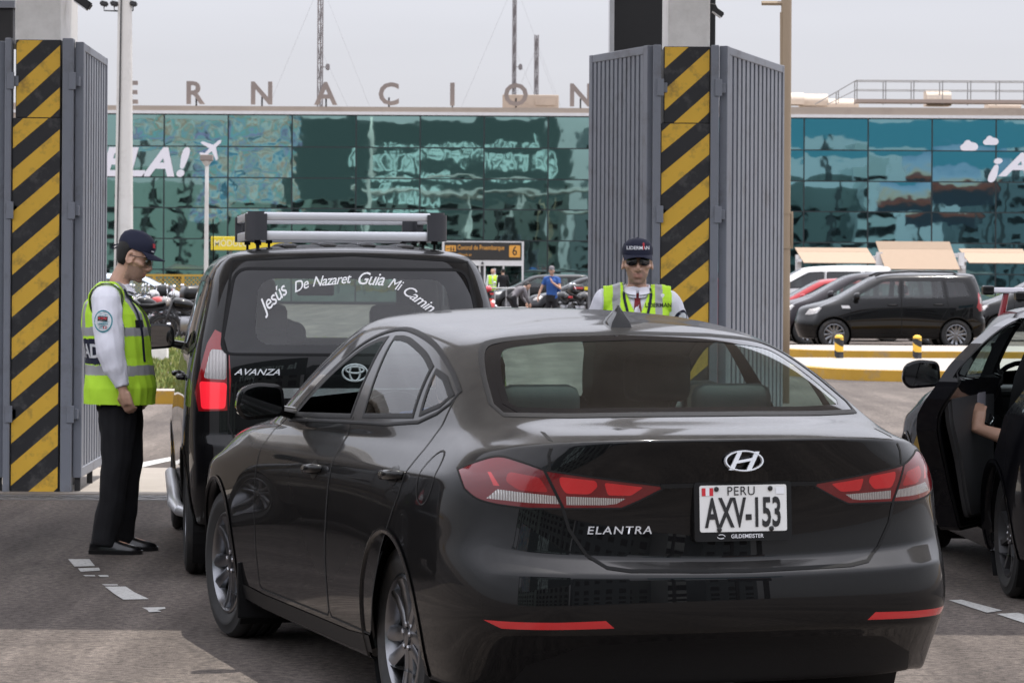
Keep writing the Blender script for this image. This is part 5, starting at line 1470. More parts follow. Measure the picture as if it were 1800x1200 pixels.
    for t, L0, L1, wd in ((0, 0, .19, .040), (.25, .004, .165, .034), (.6, .012, .105, .016), (.9, .022, .062, .006), (1, .03, .05, .003)):
        rg.append([Vector((1.17 + x, y, zb - .014 + .018 * (x / .19) + t * .078)) for x, y in ((L0, -wd), (L0 + (L1 - L0) * .6, -wd * .8), (L1, 0), (L0 + (L1 - L0) * .6, wd * .8), (L0, wd), (L0 - .006, 0))])
    loft(bm, rg); recalc(bm); link_mesh('shark_fin_aerial', bm, paint, root, angle=45)
    cut_arches(sh, root, (1.02, 3.72), .318, .352, .88, paint)
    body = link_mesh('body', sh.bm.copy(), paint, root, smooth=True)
    for x in (1.02, 3.72):
        for sg in (1, -1): wheel(root, x, sg * .752, .318, sg, .205, 5, steer=R(4) if x > 2 else 0)
    for sg in (1, -1): mirror_part(root, sh, 2.70, sg * .825, 1.045, .93, sg, paint)
    # mud flaps
    for sg in (1, -1):
        bm = bmesh.new(); box(bm, 3.27, 3.29, sg * .70, sg * .90, .13, .36, bev=.004); link_mesh('mud_flap', bm, MATS['trim_matt'], root)
    # cabin
    for y in (.37, -.37): seat(root, 1.98, y, .48, .56, .50)
    bm = bmesh.new(); box(bm, .98, 1.12, -.62, .62, .40, 1.04, bev=.03); box(bm, 1.1, 1.55, -.62, .62, .38, .52, bev=.03); link_mesh('rear_bench', bm, MATS['seat_cloth'], root)
    for y in (.36, -.36):
        bm = bmesh.new(); box(bm, .97, 1.07, y - .15, y + .15, 1.05, 1.175, bev=.045); link_mesh('rear_headrest', bm, MATS['seat_cloth'], root, angle=50)
    bm = bmesh.new(); box(bm, .52, 1.0, -.64, .64, 1.02, 1.055); link_mesh('parcel_shelf', bm, MATS['parcel_shelf'], root)
    bm = bmesh.new(); box(bm, 2.92, 3.45, -.70, .70, .70, .955, bev=.05); link_mesh('dashboard', bm, MATS['dash'], root, angle=50)
    bm = bmesh.new()
    tube(bm, [Vector((2.72 + .05 * math.sin(t), .37 + .18 * math.cos(t), .90 + .17 * math.sin(t))) for t in [k * 2 * math.pi / 24 for k in range(25)]], .014, 8, cap=False)
    tube(bm, [(2.73, .37, .90), (2.95, .37, .82)], .03, 8); tube(bm, [(2.72, .2, .9), (2.72, .54, .9)], .018, 6)
    link_mesh('steering_wheel', bm, MATS['trim_matt'], root, smooth=True)
    st_ = bmesh.new(); box(st_, 2.90, 2.915, -.13, .05, 1.06, 1.10, bev=.004); so2 = link_mesh('dash_sign', st_, MATS['plate_white'], root)
    st_ = bmesh.new(); box(st_, 2.893, 2.899, -.125, -.02, 1.065, 1.085); link_mesh('red_print', st_, MATS['flag_red'], so2)
    st_ = bmesh.new(); box(st_, 2.893, 2.899, -.01, .03, 1.065, 1.09); link_mesh('yellow_print', st_, MATS['sign_yellow'], so2)
    bm = bmesh.new(); box(bm, .70, .76, -.11, .11, 1.056, 1.085, bev=.008); link_mesh('brake_light', bm, MATS['lamp_bright'], root)
    bm = bmesh.new(); box(bm, 2.9, 2.93, -.12, .12, 1.25, 1.31, bev=.012); tube(bm, [(2.915, 0, 1.30), (2.93, 0, 1.36)], .01, 6); link_mesh('inside_mirror', bm, MATS['trim_matt'], root)
    return body
# ------------------------------------------------------------------ tall people carriers
def scaled(rings, k): return [[(x * k[0], y * k[1], z * k[2]) for x, y, z in r] for r in rings]
def mpv_cage():
    s0 = [.36, .55, .73, 1.20, 1.90, 2.50, 3.02, 3.385, 3.75]
    rg = []
    rg.append(ring(.35, 3.95, [(3, .60), (15, .60)], [(0, .24), (15, .22)], [.5, .6, .75, 1.2, 1.9, 2.5, 3.0, 3.3, 3.6]))
    rg.append(ring(.08, 4.09, [(3, .73), (4, .78), (6, .79), (10, .79), (12, .77), (13, .62)], [(0, .30), (3, .29), (5, .26), (10, .25), (13, .26)], s0, .17, .28))
    rg.append(ring(.03, 4.14, [(3, .76), (4, .805), (6, .825), (8, .81), (10, .815), (11, .825), (12, .80), (13, .65)], [(0, .40), (5, .37), (13, .38)], s0, .16, .30))
    rg.append(ring(.0, 4.19, [(3, .775), (4, .815), (6, .84), (8, .825), (10, .825), (11, .835), (12, .81), (13, .66)], [(0, .56), (13, .52)], s0, .16, .32))
    rg.append(ring(.015, 4.18, [(3, .775), (4, .818), (6, .84), (8, .83), (10, .83), (11, .835), (12, .80), (13, .66)], [(0, .69), (4, .70), (13, .64)], s0, .16, .34))
    rg.append(ring(.065, 4.14, [(3, .775), (4, .818), (6, .835), (8, .83), (10, .825), (11, .82), (12, .785), (13, .64)], [(0, .73), (3, .75), (8, .80), (11, .79), (13, .74), (15, .74)], s0, .12, .38))
    rg.append(ring(.075, 4.12, [(3, .775), (4, .815), (6, .828), (8, .825), (10, .815), (11, .80), (12, .75), (13, .61)], [(0, .90), (8, .92), (11, .88), (13, .87), (15, .88)], s0, .12, .42))
    rg.append(ring(.080, 4.02, [(3, .770), (4, .808), (6, .82), (8, .815), (10, .80), (11, .77), (12, .71), (13, .58)], [(0, 1.02), (8, 1.02), (10, 1.0), (11, .97), (13, .95), (15, .965)], s0, .12, .42))
    rg.append(ring(.088, 3.42, [(3, .760), (4, .795), (6, .805), (8, .803), (10, .785), (11, .73), (12, .66), (13, .52)], [(0, 1.13), (8, 1.11), (10, 1.08), (13, 1.07), (15, 1.075)], [.34, .52, .72, 1.2, 1.9, 2.5, 3.0, 3.18, 3.30], .13, .06))
    rg.append(ring(.135, 3.02, [(3, .715), (4, .750), (6, .760), (8, .758), (10, .735), (11, .67), (12, .58), (13, .46)], [(0, 1.34), (10, 1.31), (15, 1.31)], [.38, .55, .74, 1.2, 1.85, 2.35, 2.72, 2.85, 2.94], .14, .05))
    rg.append(ring(.205, 2.66, [(3, .655), (4, .695), (6, .705), (8, .702), (10, .68), (11, .60), (12, .52), (13, .40)], [(0, 1.560), (10, 1.535), (15, 1.53)], [.43, .59, .77, 1.2, 1.75, 2.15, 2.40, 2.51, 2.59], .15, .05))
    rg.append(ring(.25, 2.48, [(3, .595), (4, .64), (6, .655), (8, .652), (10, .62), (11, .55), (12, .47), (13, .36)], [(0, 1.655), (10, 1.62), (15, 1.61)], [.46, .61, .79, 1.2, 1.70, 2.02, 2.24, 2.34, 2.41], .15, .05))
    rg.append(ring(.40, 2.30, [(3, .46), (6, .51), (8, .51), (10, .48), (13, .28)], [(0, 1.697), (10, 1.675), (15, 1.655)], [.66, .78, .90, 1.2, 1.6, 1.88, 2.06, 2.15, 2.22], .15, .05))
    rg.append([(.70 + .09 * k, 0, 1.718 - .0007 * (k - 5) ** 2) for k in range(16)])
    return rg
MPV_CREASE = [('r', 4, 0, 4, .7), ('r', 5, 0, 4, .5), ('r', 1, 0, 15, .5), ('r', 11, 0, 4, .35), ('r', 6, 4, 12, .35)]
def finish_mpv(root, sh, k=(1, 1, 1), paint=None, full=False, wheels='rim_silver', tyre=.305, side_glass='dark_glass', rear_glass='dark_glass', spokes=5):
    paint = paint or MATS['paint_black']
    kx, ky, kz = k
    S = lambda P: [(u * kx, v * kz) for u, v in P]
    Bk = lambda P: [(u * ky, v * kz) for u, v in P]
    FW = fillet(S([(1.98, 1.13), (2.98, 1.10), (2.92, 1.16), (2.30, 1.50), (1.96, 1.515)]), .03)
    RW_ = fillet(S([(.99, 1.14), (1.88, 1.13), (1.87, 1.515), (1.05, 1.52)]), .03)
    QW = fillet(S([(.42, 1.19), (.90, 1.15), (.95, 1.52), (.56, 1.50)]), .05)
    FD = S([(1.93, 1.55), (1.93, 1.1), (1.92, .36), (1.95, .33), (2.95, .33), (3.0, .40), (3.04, .62), (3.04, .95), (3.02, 1.08), (2.95, 1.15), (2.32, 1.53)])
    RD = S([(.99, 1.55), (.94, 1.12), (.90, .92), (1.02, .75), (1.13, .55), (1.15, .36), (1.18, .33), (1.89, .33), (1.915, .36), (1.925, 1.1), (1.92, 1.55)])
    for sg in (1, -1):
        a = -90 * sg
        gl = {n_: sh.carve(a, mir(P, sg), refine=1) for n_, P in (('f', FW), ('r', RW_), ('q', QW))}
        for n_, P in (('f', FD), ('r', RD)):
            d = link_mesh('front_door' if n_ == 'f' else 'rear_door', sh.carve(a, mir(P, sg), refine=1), paint, root, smooth=True)
            link_mesh('door_gap', sh.line(a, mir(P, sg), .009, .002), MATS['shut_line'], d)
            link_mesh('window', gl[n_], MATS[side_glass], d, smooth=True)
            link_mesh('window_seal', sh.band(a, mir(FW if n_ == 'f' else RW_, sg), -.012, .022, .003), MATS['trim_black'], d, smooth=True)
            hx, hz = (2.12 * kx, .985 * kz) if n_ == 'f' else (1.12 * kx, 1.0 * kz)
            yy = sh.proj(a, sg * hx, hz)[0].y
            bm = bmesh.new(); tube(bm, [(hx - .1, yy, hz), (hx - .07, yy + sg * .03, hz), (hx + .07, yy + sg * .03, hz), (hx + .1, yy, hz)], .014, 8); recalc(bm)
            link_mesh('handle', bm, paint, d, smooth=True)
        link_mesh('quarter_window', gl['q'], MATS['dark_glass'], root, smooth=True)
        link_mesh('window_seal', sh.band(a, mir(QW, sg), -.012, .02, .003), MATS['trim_black'], root, smooth=True)
    RW = fillet(Bk([(-.665, 1.150), (.665, 1.150), (.585, 1.572), (-.585, 1.572)]), .07)
    T = sh.carve(0, RW, refine=1)
    if full:
        RI = fillet(Bk([(-.50, 1.195), (.50, 1.195), (.475, 1.525), (-.475, 1.525)]), .09)
        g = sh.carve(0, RI, refine=1, bm=T)
        link_mesh('rear_window', g, MATS['rear_tint'], root, smooth=True); link_mesh('rear_window_frit', T, MATS['frit_glass'], root, smooth=True)
    else: link_mesh('rear_window', T, MATS[rear_glass], root, smooth=True)
    link_mesh('window_seal', sh.band(0, RW, -.004, .010, .002), MATS['trim_matt'], root, smooth=True)
    WS = fillet([(-u * ky, v * kz) for u, v in [(-.55, 1.14), (.55, 1.14), (.47, 1.57), (-.47, 1.57)]], .05)
    link_mesh('windscreen', sh.carve(180, WS, refine=1), MATS['car_glass'], root, smooth=True)
    link_mesh('window_seal', sh.band(180, WS, -.02, .03, .002), MATS['trim_black'], root, smooth=True)
    LP = Bk([(.80, .86), (.635, .868), (.628, 1.02), (.640, 1.14), (.652, 1.235), (.725, 1.268), (.765, 1.20), (.79, 1.10), (.83, .95)])
    for sg in (1, -1):
        a = -12 * sg
        L = sh.carve(a, mir(LP, sg), refine=2 if full else 1)
        low = sh.carve(a, mir(fillet(Bk([(.785, .872), (.655, .876), (.648, 1.005), (.80, 1.01)]), .02), sg), refine=1, bm=L)
        mid = sh.carve(a, mir(fillet(Bk([(.775, 1.025), (.652, 1.02), (.655, 1.165), (.742, 1.172)]), .02), sg), refine=1, bm=L)
        lo = link_mesh('tail_lamp', L, MATS['lamp_red'], root, smooth=True)
        link_mesh('brake_lens', low, MATS['lamp_lit'] if full else MATS['lamp_red'], lo, smooth=True); link_mesh('reverse_lens', mid, MATS['lamp_clear'], lo, smooth=True)
        HL = [(4.10, .50, .76), (4.02, .66, .765), (3.84, .76, .80), (3.72, .78, .90), (3.86, .70, .93), (4.03, .52, .87)]
        ah = 180 + 35 * sg
        HL = [sh.uv(ah, Vector((x * kx, sg * y * ky, z * kz))) for x, y, z in HL]
        link_mesh('headlight', sh.carve(ah, HL, refine=1), MATS['lamp_clear'], root, smooth=True)
    LID = Bk([(.625, .80), (.63, 1.145), (.655, 1.24), (.60, 1.615), (0, 1.645)]); LID = LID + [(-u, v) for u, v in LID[::-1]][1:] + Bk([(-.60, .735), (.60, .735)])
    lid = link_mesh('tailgate', sh.carve(0, LID, refine=1), paint, root, smooth=True)
    link_mesh('lid_gap', sh.line(0, LID + LID[:1], .010, .002), MATS['shut_line'], lid)
    cut_arches(sh, root, (.73 * kx, 3.385 * kx), tyre, tyre + .04, .82 * ky, paint)
    for x in (.73 * kx, 3.385 * kx):
        for sg in (1, -1): wheel(root, x, sg * .725 * ky, tyre, sg, .185, spokes, rimcol=wheels)
    body = link_mesh('body', sh.bm.copy(), paint, root, smooth=True)
    for sg in (1, -1): mirror_part(root, sh, 2.86 * kx, sg * .80 * ky, 1.17 * kz, 1.0, sg, paint if not full else MATS['trim_black'])
    for y in (.36, -.36): seat(root, 2.0 * kx, y, .60 * kz, .56, .5)
    for y in (.42, -.42): seat(root, 1.1 * kx, y, .58 * kz, .46, .36)
    bm = bmesh.new(); box(bm, 2.85 * kx, 3.25 * kx, -.68 * ky, .68 * ky, .8 * kz, 1.06 * kz, bev=.05); link_mesh('dashboard', bm, MATS['dash'], root, angle=50)
    bm = bmesh.new(); box(bm, .3 * kx, 3.0 * kx, -.7 * ky, .7 * ky, .36, .42); link_mesh('cabin_floor', bm, MATS['dash'], root)
    # lower dark bumper strip and plate
    return body, lid
AV_POS, AV_TH = Vector((-0.771, 14.70, 0)), R(8.0)
def build_people_carrier():
    root = empty('people_carrier', AV_POS, R(90) + AV_TH, 'black people carrier with silver roof basket and white script lettering on its rear window', 'car')
    sh = Shell(mpv_cage(), MPV_CREASE, 4)
    body, lid = finish_mpv(root, sh, full=True)
    # lettering on the rear glass, set on an arch
    words = [('Jesús', -.405, 1.435, 42), ('De', -.268, 1.500, 20), ('Nazaret', -.115, 1.528, 6), ('Guia', .082, 1.535, -3), ('Mi', .205, 1.510, -16), ('Camin', .325, 1.440, -36)]
    widths = {'Jesús': .180, 'De': .082, 'Nazaret': .200, 'Guia': .135, 'Mi': .075, 'Camin': .175}
    for wd, x, z, rot in words:
        me = text_mesh(wd, size=1.0, shear=.45, bold=(0.0 if wd == 'Mi' else .008), spacing=.92)
        xs = [q.co.x for q in me.vertices]; k_ = widths[wd] / (max(xs) - min(xs)); me.transform(Matrix.Diagonal((k_, k_ * 1.12, 1, 1)))
        bm = sh.decal(0, me, -x, z - .012, .004, 0, rot=R(rot))
        link_mesh('script_lettering', bm, MATS['decal_white'], root)
    flat_text(sh, lid, 'name_badge', 'AVANZA', 0, .485, 1.058, .225, MATS['badge_silver'], shear=.4, bold=.012, lift=.006, thick=0, sx=1.3)
    bm = bmesh.new()
    ex = sh.proj(0, 0, 1.055)[0].x
    Me = basis((ex - .012, 0, 1.058), (0, -1, 0), (0, 0, 1))
    for rx, ry in ((.062, .042), (.026, .040), (.045, .016)):
        oy = .014 if rx == .045 else 0
        tube(bm, [Me @ Vector((rx * math.cos(t), oy + ry * math.sin(t), 0)) for t in [q * 2 * math.pi / 28 for q in range(29)]], .0055, 6, cap=False)
    link_mesh('emblem', bm, MATS['badge_silver'], lid, smooth=True)
    bm = sh.line(0, [(.48, .955), (-.48, .955)], .05, .012); link_mesh('chrome_strip', bm, MATS['chrome'], lid)
    # bumper pieces: exhaust, chrome corner tube
    bm = bmesh.new(); tube(bm, [(.25, .60, .42), (-.02, .62, .42), (-.10, .62, .42)], .032, 14); recalc(bm); link_mesh('exhaust_tip', bm, MATS['chrome'], root, angle=40)
    bm = bmesh.new(); tube(bm, [(2.9, .84, .37), (1.5, .86, .36), (1.15, .865, .33), (1.08, .84, .30), (1.07, .78, .28)], [.034, .036, .036, .034, .030], 14); recalc(bm); link_mesh('side_step', bm, MATS['alu'], root, angle=40)
    # roof basket
    rk = bmesh.new()
    x0, x1, y0, y1, zl, zh = .58, 1.85, -.50, .50, 1.745, 1.845
    def rail(z, h):
        for (ax, ay), (bx_, by) in (((x0, y0 + .08), (x0, y1 - .08)), ((x1, y0 + .08), (x1, y1 - .08)), ((x0 + .08, y0), (x1 - .08, y0)), ((x0 + .08, y1), (x1 - .08, y1))):
            box(rk, min(ax, bx_) - .012, max(ax, bx_) + .012, min(ay, by) - .012, max(ay, by) + .012, z - h / 2, z + h / 2, bev=.006)
    rail(zl, .048); rail(zh, .042)
    for i in range(7):
        x = x0 + .12 + i * .17
        box(rk, x - .022, x + .022, y0, y1, zl - .012, zl + .012, bev=.004)
    o = link_mesh('roof_basket', rk, MATS['alu'], root, angle=40)
    for cx, sx_ in ((x0, -1), (x1, 1)):
        for cy, sy_ in ((y0, -1), (y1, 1)):
            bm = bmesh.new()
            pr = [(cx + sx_ * .022, cy - sy_ * .085), (cx + sx_ * .022, cy + sy_ * -.02), (cx + sx_ * -.02 + 0, cy + sy_ * .022), (cx - sx_ * .11, cy + sy_ * .022)]
            pin = [(cx - sx_ * .11, cy - sy_ * .014), (cx - sx_ * .03, cy - sy_ * .03), (cx - sx_ * .014, cy - sy_ * .085)]
            prism(bm, fillet(pr + pin, [0, .03, .03, 0, 0, 0, 0]), Matrix.Translation((0, 0, 1.722)), .148); recalc(bm)
            bmesh.ops.bevel(bm, geom=[e for e in bm.edges if abs(e.verts[0].co.z - e.verts[1].co.z) < 1e-5 and e.verts[0].co.z > 1.8], offset=.012, segments=2, affect='EDGES')
            link_mesh('basket_corner', bm, MATS['plastic_dark'], o, angle=40)
    for x in (x0 + .06, x1 - .2):
        for y in (-.46, -.40, .40, .46):
            bm = bmesh.new(); tube(bm, [(x, y, 1.60), (x, y, 1.74)], .007, 6); box(bm, x - .016, x + .016, y - .016, y + .016, 1.705, 1.728, bev=.003)
            link_mesh('basket_bolt', bm, MATS['trim_matt'], o)
    # roof ribs
    for y in (-.30, -.10, .10, .30):
        P = [(x, y, sh.bvh.ray_cast(Vector((x, y, 3)), Vector((0, 0, -1)))[0].z + .001) for x in (.42, .55, .8, 1.2, 1.7)]
        bm = bmesh.new(); tube(bm, P, [(.03, .002), (.05, .012), (.055, .014), (.055, .014), (.05, .008)], 8); link_mesh('roof_rib', bm, MATS['paint_black'], root, smooth=True)
    bm = bmesh.new(); tube(bm, [(2.75, .60, 1.30), (2.40, .62, 1.86)], .003, 5); link_mesh('whip_aerial', bm, MATS['trim_matt'], root)
    bm = bmesh.new(); box(bm, 2.78, 2.82, -.11, .11, 1.42, 1.49, bev=.012); link_mesh('inside_mirror', bm, MATS['trim_matt'], root)
    bm = bmesh.new()
    prism(bm, fillet([(-.16, -.08), (.16, -.08), (.16, .08), (-.16, .08)], .01), basis((.06, 0, .86), (0, -1, 0), (0, 0, 1)), .012); link_mesh('number_plate', bm, MATS['plate_white'], root)
    return root

# ------------------------------------------------------------------ dark saloon at the right edge, rear door open
OD_TH = R(2.0)
def build_open_door_saloon():
    k = (.96, .945, 1.0)
    fwd = Vector((-math.sin(OD_TH), math.cos(OD_TH), 0)); lef = Vector((-math.cos(OD_TH), -math.sin(OD_TH), 0))
    hub = Vector((2.42, 14.4, 0))
    pos = hub - fwd * (1.02 * k[0]) - lef * (.80 * k[1] + .03)
    root = empty('dark_saloon', pos, R(90) + OD_TH, 'dark blue black saloon at the right edge with its near rear door held open', 'car')
    sh = Shell(scaled(sedan_cage(), k), SED_CREASE, 4)
    paint = MATS['paint_navy']
    S = lambda P: [(u * k[0], v * k[2]) for u, v in P]
    DLOf = S([(1.83, 1.03), (2.72, .995), (2.58, 1.075), (2.37, 1.175), (2.13, 1.27), (1.95, 1.318), (1.86, 1.325)])
    FW = poly_offset(fillet(DLOf, .02), -.012)
    OPEN = S([(1.80, 1.346), (1.60, 1.350), (1.345, 1.312), (1.049, 1.232), (.862, 1.155), (.838, 1.05), (.838, .966), (.900, .81), (1.067, .623), (1.20, .43), (1.262, .315), (1.29, .298), (1.80, .296)])
    GL = S([(1.735, 1.045), (1.20, 1.065), (1.255, 1.205), (1.40, 1.262), (1.6, 1.300), (1.735, 1.306)])
    GQ = S([(1.165, 1.068), (1.00, 1.085), (.96, 1.135), (1.08, 1.188), (1.21, 1.195)])
    FD = S([(1.835, 1.36), (1.83, .742), (1.83, .315), (1.86, .296), (2.94, .285), (2.978, .45), (2.975, .82), (2.84, .985)])
    door = None
    for sg in (1, -1):
        a = -90 * sg
        g = sh.carve(a, mir(FW, sg), refine=1)
        link_mesh('window_seal', sh.band(a, mir(FW, sg), -.01, .03, .003), MATS['trim_black'], root, smooth=True)
        fd = link_mesh('front_door', sh.carve(a, mir(FD, sg), refine=1), paint, root, smooth=True)
        link_mesh('window', g, MATS['car_glass'], fd, smooth=True)
        link_mesh('door_gap', sh.line(a, mir(FD[:7], sg), .008, .002), MATS['shut_line'], fd)
        gl = sh.carve(a, mir(GL, sg), refine=1); gq = sh.carve(a, mir(GQ, sg), refine=1)
        rd = sh.carve(a, mir(OPEN, sg), refine=1)
        if sg == -1:
            d = link_mesh('rear_door', rd, paint, root, smooth=True)
            link_mesh('window', gl, MATS['car_glass'], d, smooth=True); link_mesh('window', gq, MATS['car_glass'], d, smooth=True)
            continue
        # the open door: shell with depth, hung on its front edge
        hinge = Vector((1.80 * k[0], .845 * k[1], 0)); Rz = Matrix.Translation(hinge) @ Matrix.Rotation(R(-27), 4, 'Z') @ Matrix.Translation(-hinge)
        for b_ in (gl, gq):
            for v in b_.verts: v.co.y -= .02
        # inner face: same outline moved inward
        inner = rd.copy()
        for v in inner.verts: v.co.y -= .055 if v.co.z > 1.06 else .10
        bmesh.ops.reverse_faces(inner, faces=inner.faces[:])
        rim = bmesh.new()
        for P_, rev in ((OPEN, 1), (GL, 0), (GQ, 0)):
            Q = dense(P_, .02)
            A = [sh.proj(-90, *p)[0] for p in Q]
            va = [rim.verts.new(p) for p in A]; vb = [rim.verts.new(p - Vector((0, .057 if p.z > 1.06 else .102, 0))) for p in A]
            for i in range(len(A)): rim.faces.new((va[i], va[(i + 1) % len(A)], vb[(i + 1) % len(A)], vb[i]))
        recalc(rim)
        seal = bmesh.new()
        Q = poly_offset(OPEN, -.022)
        for off, rr in ((0.0, .007), (-.014, .004)):
            Q2 = [p for p in dense(poly_offset(OPEN, -.020 + off), .04)]
            pts = [sh.proj(-90, *p)[0] for p in Q2]
            pts = [p - Vector((0, (.058 if p.z > 1.06 else .104), 0)) for p in pts]
            tube(seal, pts + [pts[0]], rr, 6, cap=False)
        card = bmesh.new()                                    # padded inner panel with pocket
        P_ = S([(1.755, 1.03), (1.00, 1.055), (.93, .99), (.98, .84), (1.13, .66), (1.27, .42), (1.32, .36), (1.755, .36)])
        prism(card, fillet(P_, .03), Matrix(((1, 0, 0, 0), (0, 0, -1, .765 * k[1]), (0, 1, 0, 0), (0, 0, 0, 1))), .035)
        recalc(card)
        bmesh.ops.bevel(card, geom=[e for e in card.edges if e.verts[0].co.y < .745 * k[1] and e.verts[1].co.y < .745 * k[1]], offset=.015, segments=3, affect='EDGES')
        for b_ in (rd, gl, gq, inner, rim, seal, card): bmesh.ops.transform(b_, matrix=Rz, verts=b_.verts[:])
        door = link_mesh('rear_door', rd, paint, root, smooth=True)
        link_mesh('inner_skin', inner, paint, door, smooth=True)
        link_mesh('door_edge', rim, paint, door, smooth=False)
        link_mesh('door_seal', seal, MATS['trim_black'], door, smooth=True)
        link_mesh('door_card', card, MATS['door_grey'], door, angle=40)
        link_mesh('window', gl, MATS['car_glass'], door, smooth=True); link_mesh('quarter_window', gq, MATS['car_glass'], door, smooth=True)
        bm = bmesh.new()
        yb = .735 * k[1]
        tube(bm, [(1.66 * k[0], yb, .86), (1.64 * k[0], yb - .03, .83), (1.52 * k[0], yb - .04, .81), (1.44 * k[0], yb - .03, .84), (1.43 * k[0], yb, .88)], .011, 8)
        bmesh.ops.transform(bm, matrix=Rz, verts=bm.verts[:]); link_mesh('pull_handle', bm, MATS['chrome'], door, smooth=True)
        bm = bmesh.new(); box(bm, 1.42 * k[0], 1.56 * k[0], yb - .012, yb, .86, 1.00, bev=.005)
        bmesh.ops.transform(bm, matrix=Rz, verts=bm.verts[:]); link_mesh('door_pocket_paper', bm, MATS['cloth_grey'], door)
    RW = [(0, 1.347), (.30, 1.339), (.52, 1.305), (.60, 1.22), (.620, 1.13), (.45, 1.10), (0, 1.10)]; RW = [(u * k[1], v) for u, v in RW]; RW = RW + [(-u, v) for u, v in RW[::-1]][1:-1]
    link_mesh('rear_window', sh.carve(0, RW, refine=1), MATS['dark_glass'], root, smooth=True)
    WS = [(0, 1.386), (.3, 1.376), (.46, 1.352), (.54, 1.25), (.64, 1.06), (.655, 1.0), (.5, 1.01), (.25, 1.03)]; WS = [(u * k[1], v) for u, v in WS]; WS = WS + [(-u, v) for u, v in WS[::-1]][:-1]
    link_mesh('windscreen', sh.carve(180, WS, refine=1), MATS['car_glass'], root, smooth=True)
    for sg in (1, -1):
        LO = [(.80, .80), (.62, .80), (.58, .95), (.78, .97)]; LO = [(u * k[1], v) for u, v in LO]
        link_mesh('tail_lamp', sh.carve(-15 * sg, mir(LO, sg), refine=1), MATS['lamp_red'], root, smooth=True)
    cut_arches(sh, root, (1.02 * k[0], 3.72 * k[0]), .305, .345, .88 * k[1], paint)
    for x in (1.02 * k[0], 3.72 * k[0]):
        for sg in (1, -1): wheel(root, x, sg * .745 * k[1], .305, sg, .185, 8, rimcol='rim_dark')
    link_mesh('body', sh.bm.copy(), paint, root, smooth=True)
    for sg in (1, -1): mirror_part(root, sh, 2.78 * k[0], sg * .79, 1.02, 1.0, sg, paint)
    for y in (.36, -.36): seat(root, 2.02, y, .56, .60, .50)
    bm = bmesh.new(); box(bm, .98, 1.12, -.58, .58, .40, 1.04, bev=.03); box(bm, 1.1, 1.5, -.60, .60, .30, .50, bev=.03); link_mesh('rear_bench', bm, MATS['seat_cloth'], root)
    bm = bmesh.new(); box(bm, 1.1, 3.0, -.74, .74, .26, .29); box(bm, 1.28, 1.74, .70, .80, .25, .285); link_mesh('cabin_floor', bm, MATS['trim_matt'], root)
    bm = bmesh.new(); box(bm, 2.82, 3.3, -.66, .66, .70, .95, bev=.05); link_mesh('dashboard', bm, MATS['dash'], root, angle=50)
    bm = bmesh.new()
    tube(bm, [Vector((2.62 + .05 * math.sin(t), .36 + .18 * math.cos(t), .92 + .17 * math.sin(t))) for t in [q * 2 * math.pi / 24 for q in range(25)]], .014, 8, cap=False)
    tube(bm, [(2.62, .36, .92), (2.85, .36, .84)], .03, 8); tube(bm, [(2.62, .2, .92), (2.62, .52, .92)], .018, 6)
    link_mesh('steering_wheel', bm, MATS['trim_matt'], root, smooth=True)
    for x, px_ in ((1.45, 0), (2.3, 1)):
        zr = sh.bvh.ray_cast(Vector((x, 0, 3)), Vector((0, 0, -1)))[0].z
        bm = bmesh.new(); box(bm, x - .028, x + .028, -.62, .62, zr + .045, zr + .075, bev=.008); bar = link_mesh('roof_bar', bm, MATS['vinyl_white'], root)
        for sg in (1, -1):
            bm = bmesh.new(); box(bm, x - .034, x + .034, sg * .60, sg * .66, zr + .035, zr + .085, bev=.01); link_mesh('end_cap', bm, MATS['trim_black'], bar)
            bm = bmesh.new(); tube(bm, [(x, sg * .56, zr - .10), (x, sg * .53, zr + .05)], [.020, .016], 8); link_mesh('bar_foot', bm, MATS['lamp_red'], bar)
    bm = bmesh.new()                                            # belt hanging from the pillar
    tube(bm, [(1.74, .70, 1.22), (1.76, .69, 1.0), (1.80, .66, .85)], [(.022, .002)] * 3, 6); box(bm, 1.72, 1.79, .66, .73, 1.0, 1.08, bev=.01); link_mesh('seat_belt', bm, MATS['trim_matt'], root)
    return root
# ------------------------------------------------------------------ people
from mathutils import noise as mnoise
mat('skin', (.56, .335, .235), .5, var=.10, scale=25, bump=.05, bscale=300)
mat('skin_dark', (.20, .10, .062), .5, var=.10, scale=25)
mat('stubble', (.36, .225, .165), .6, var=.15, scale=60)
mat('lip', (.37, .185, .135), .45)
mat('hair_black', (.008, .007, .006), .6, var=.4, scale=80, bump=.4, bscale=300)
mat('hivis', (.60, .98, .05), .75, var=.06, scale=8, bump=.12, bscale=500)
mat('tape_grey', (.40, .40, .41), .35, var=.05)
mat('shirt_white', (.88, .88, .95), .8, var=.03, bump=.08, bscale=350)
mat('navy_cloth', (.010, .013, .035), .8, var=.2, bump=.15, bscale=400)
mat('black_cloth', (.007, .007, .009), .85, var=.3, bump=.2, bscale=350)
mat('shoe_black', (.006, .006, .007), .28, var=.2, coat=.25)
mat('tie_red', (.22, .012, .018), .6)
mat('lens_dark', (.006, .006, .007), .06, coat=1.0)
mat('eye_white', (.6, .58, .55), .2)
mat('blue_cloth', (.02, .08, .28), .8)
mat('denim', (.14, .22, .38), .85, var=.15, bump=.2, bscale=300)
mat('grey_cloth', (.16, .15, .16), .85, var=.1)
mat('patch_white', (.75, .78, .80), .6)
mat('patch_teal', (.05, .30, .36), .6)
mat('patch_red', (.45, .02, .03), .6)
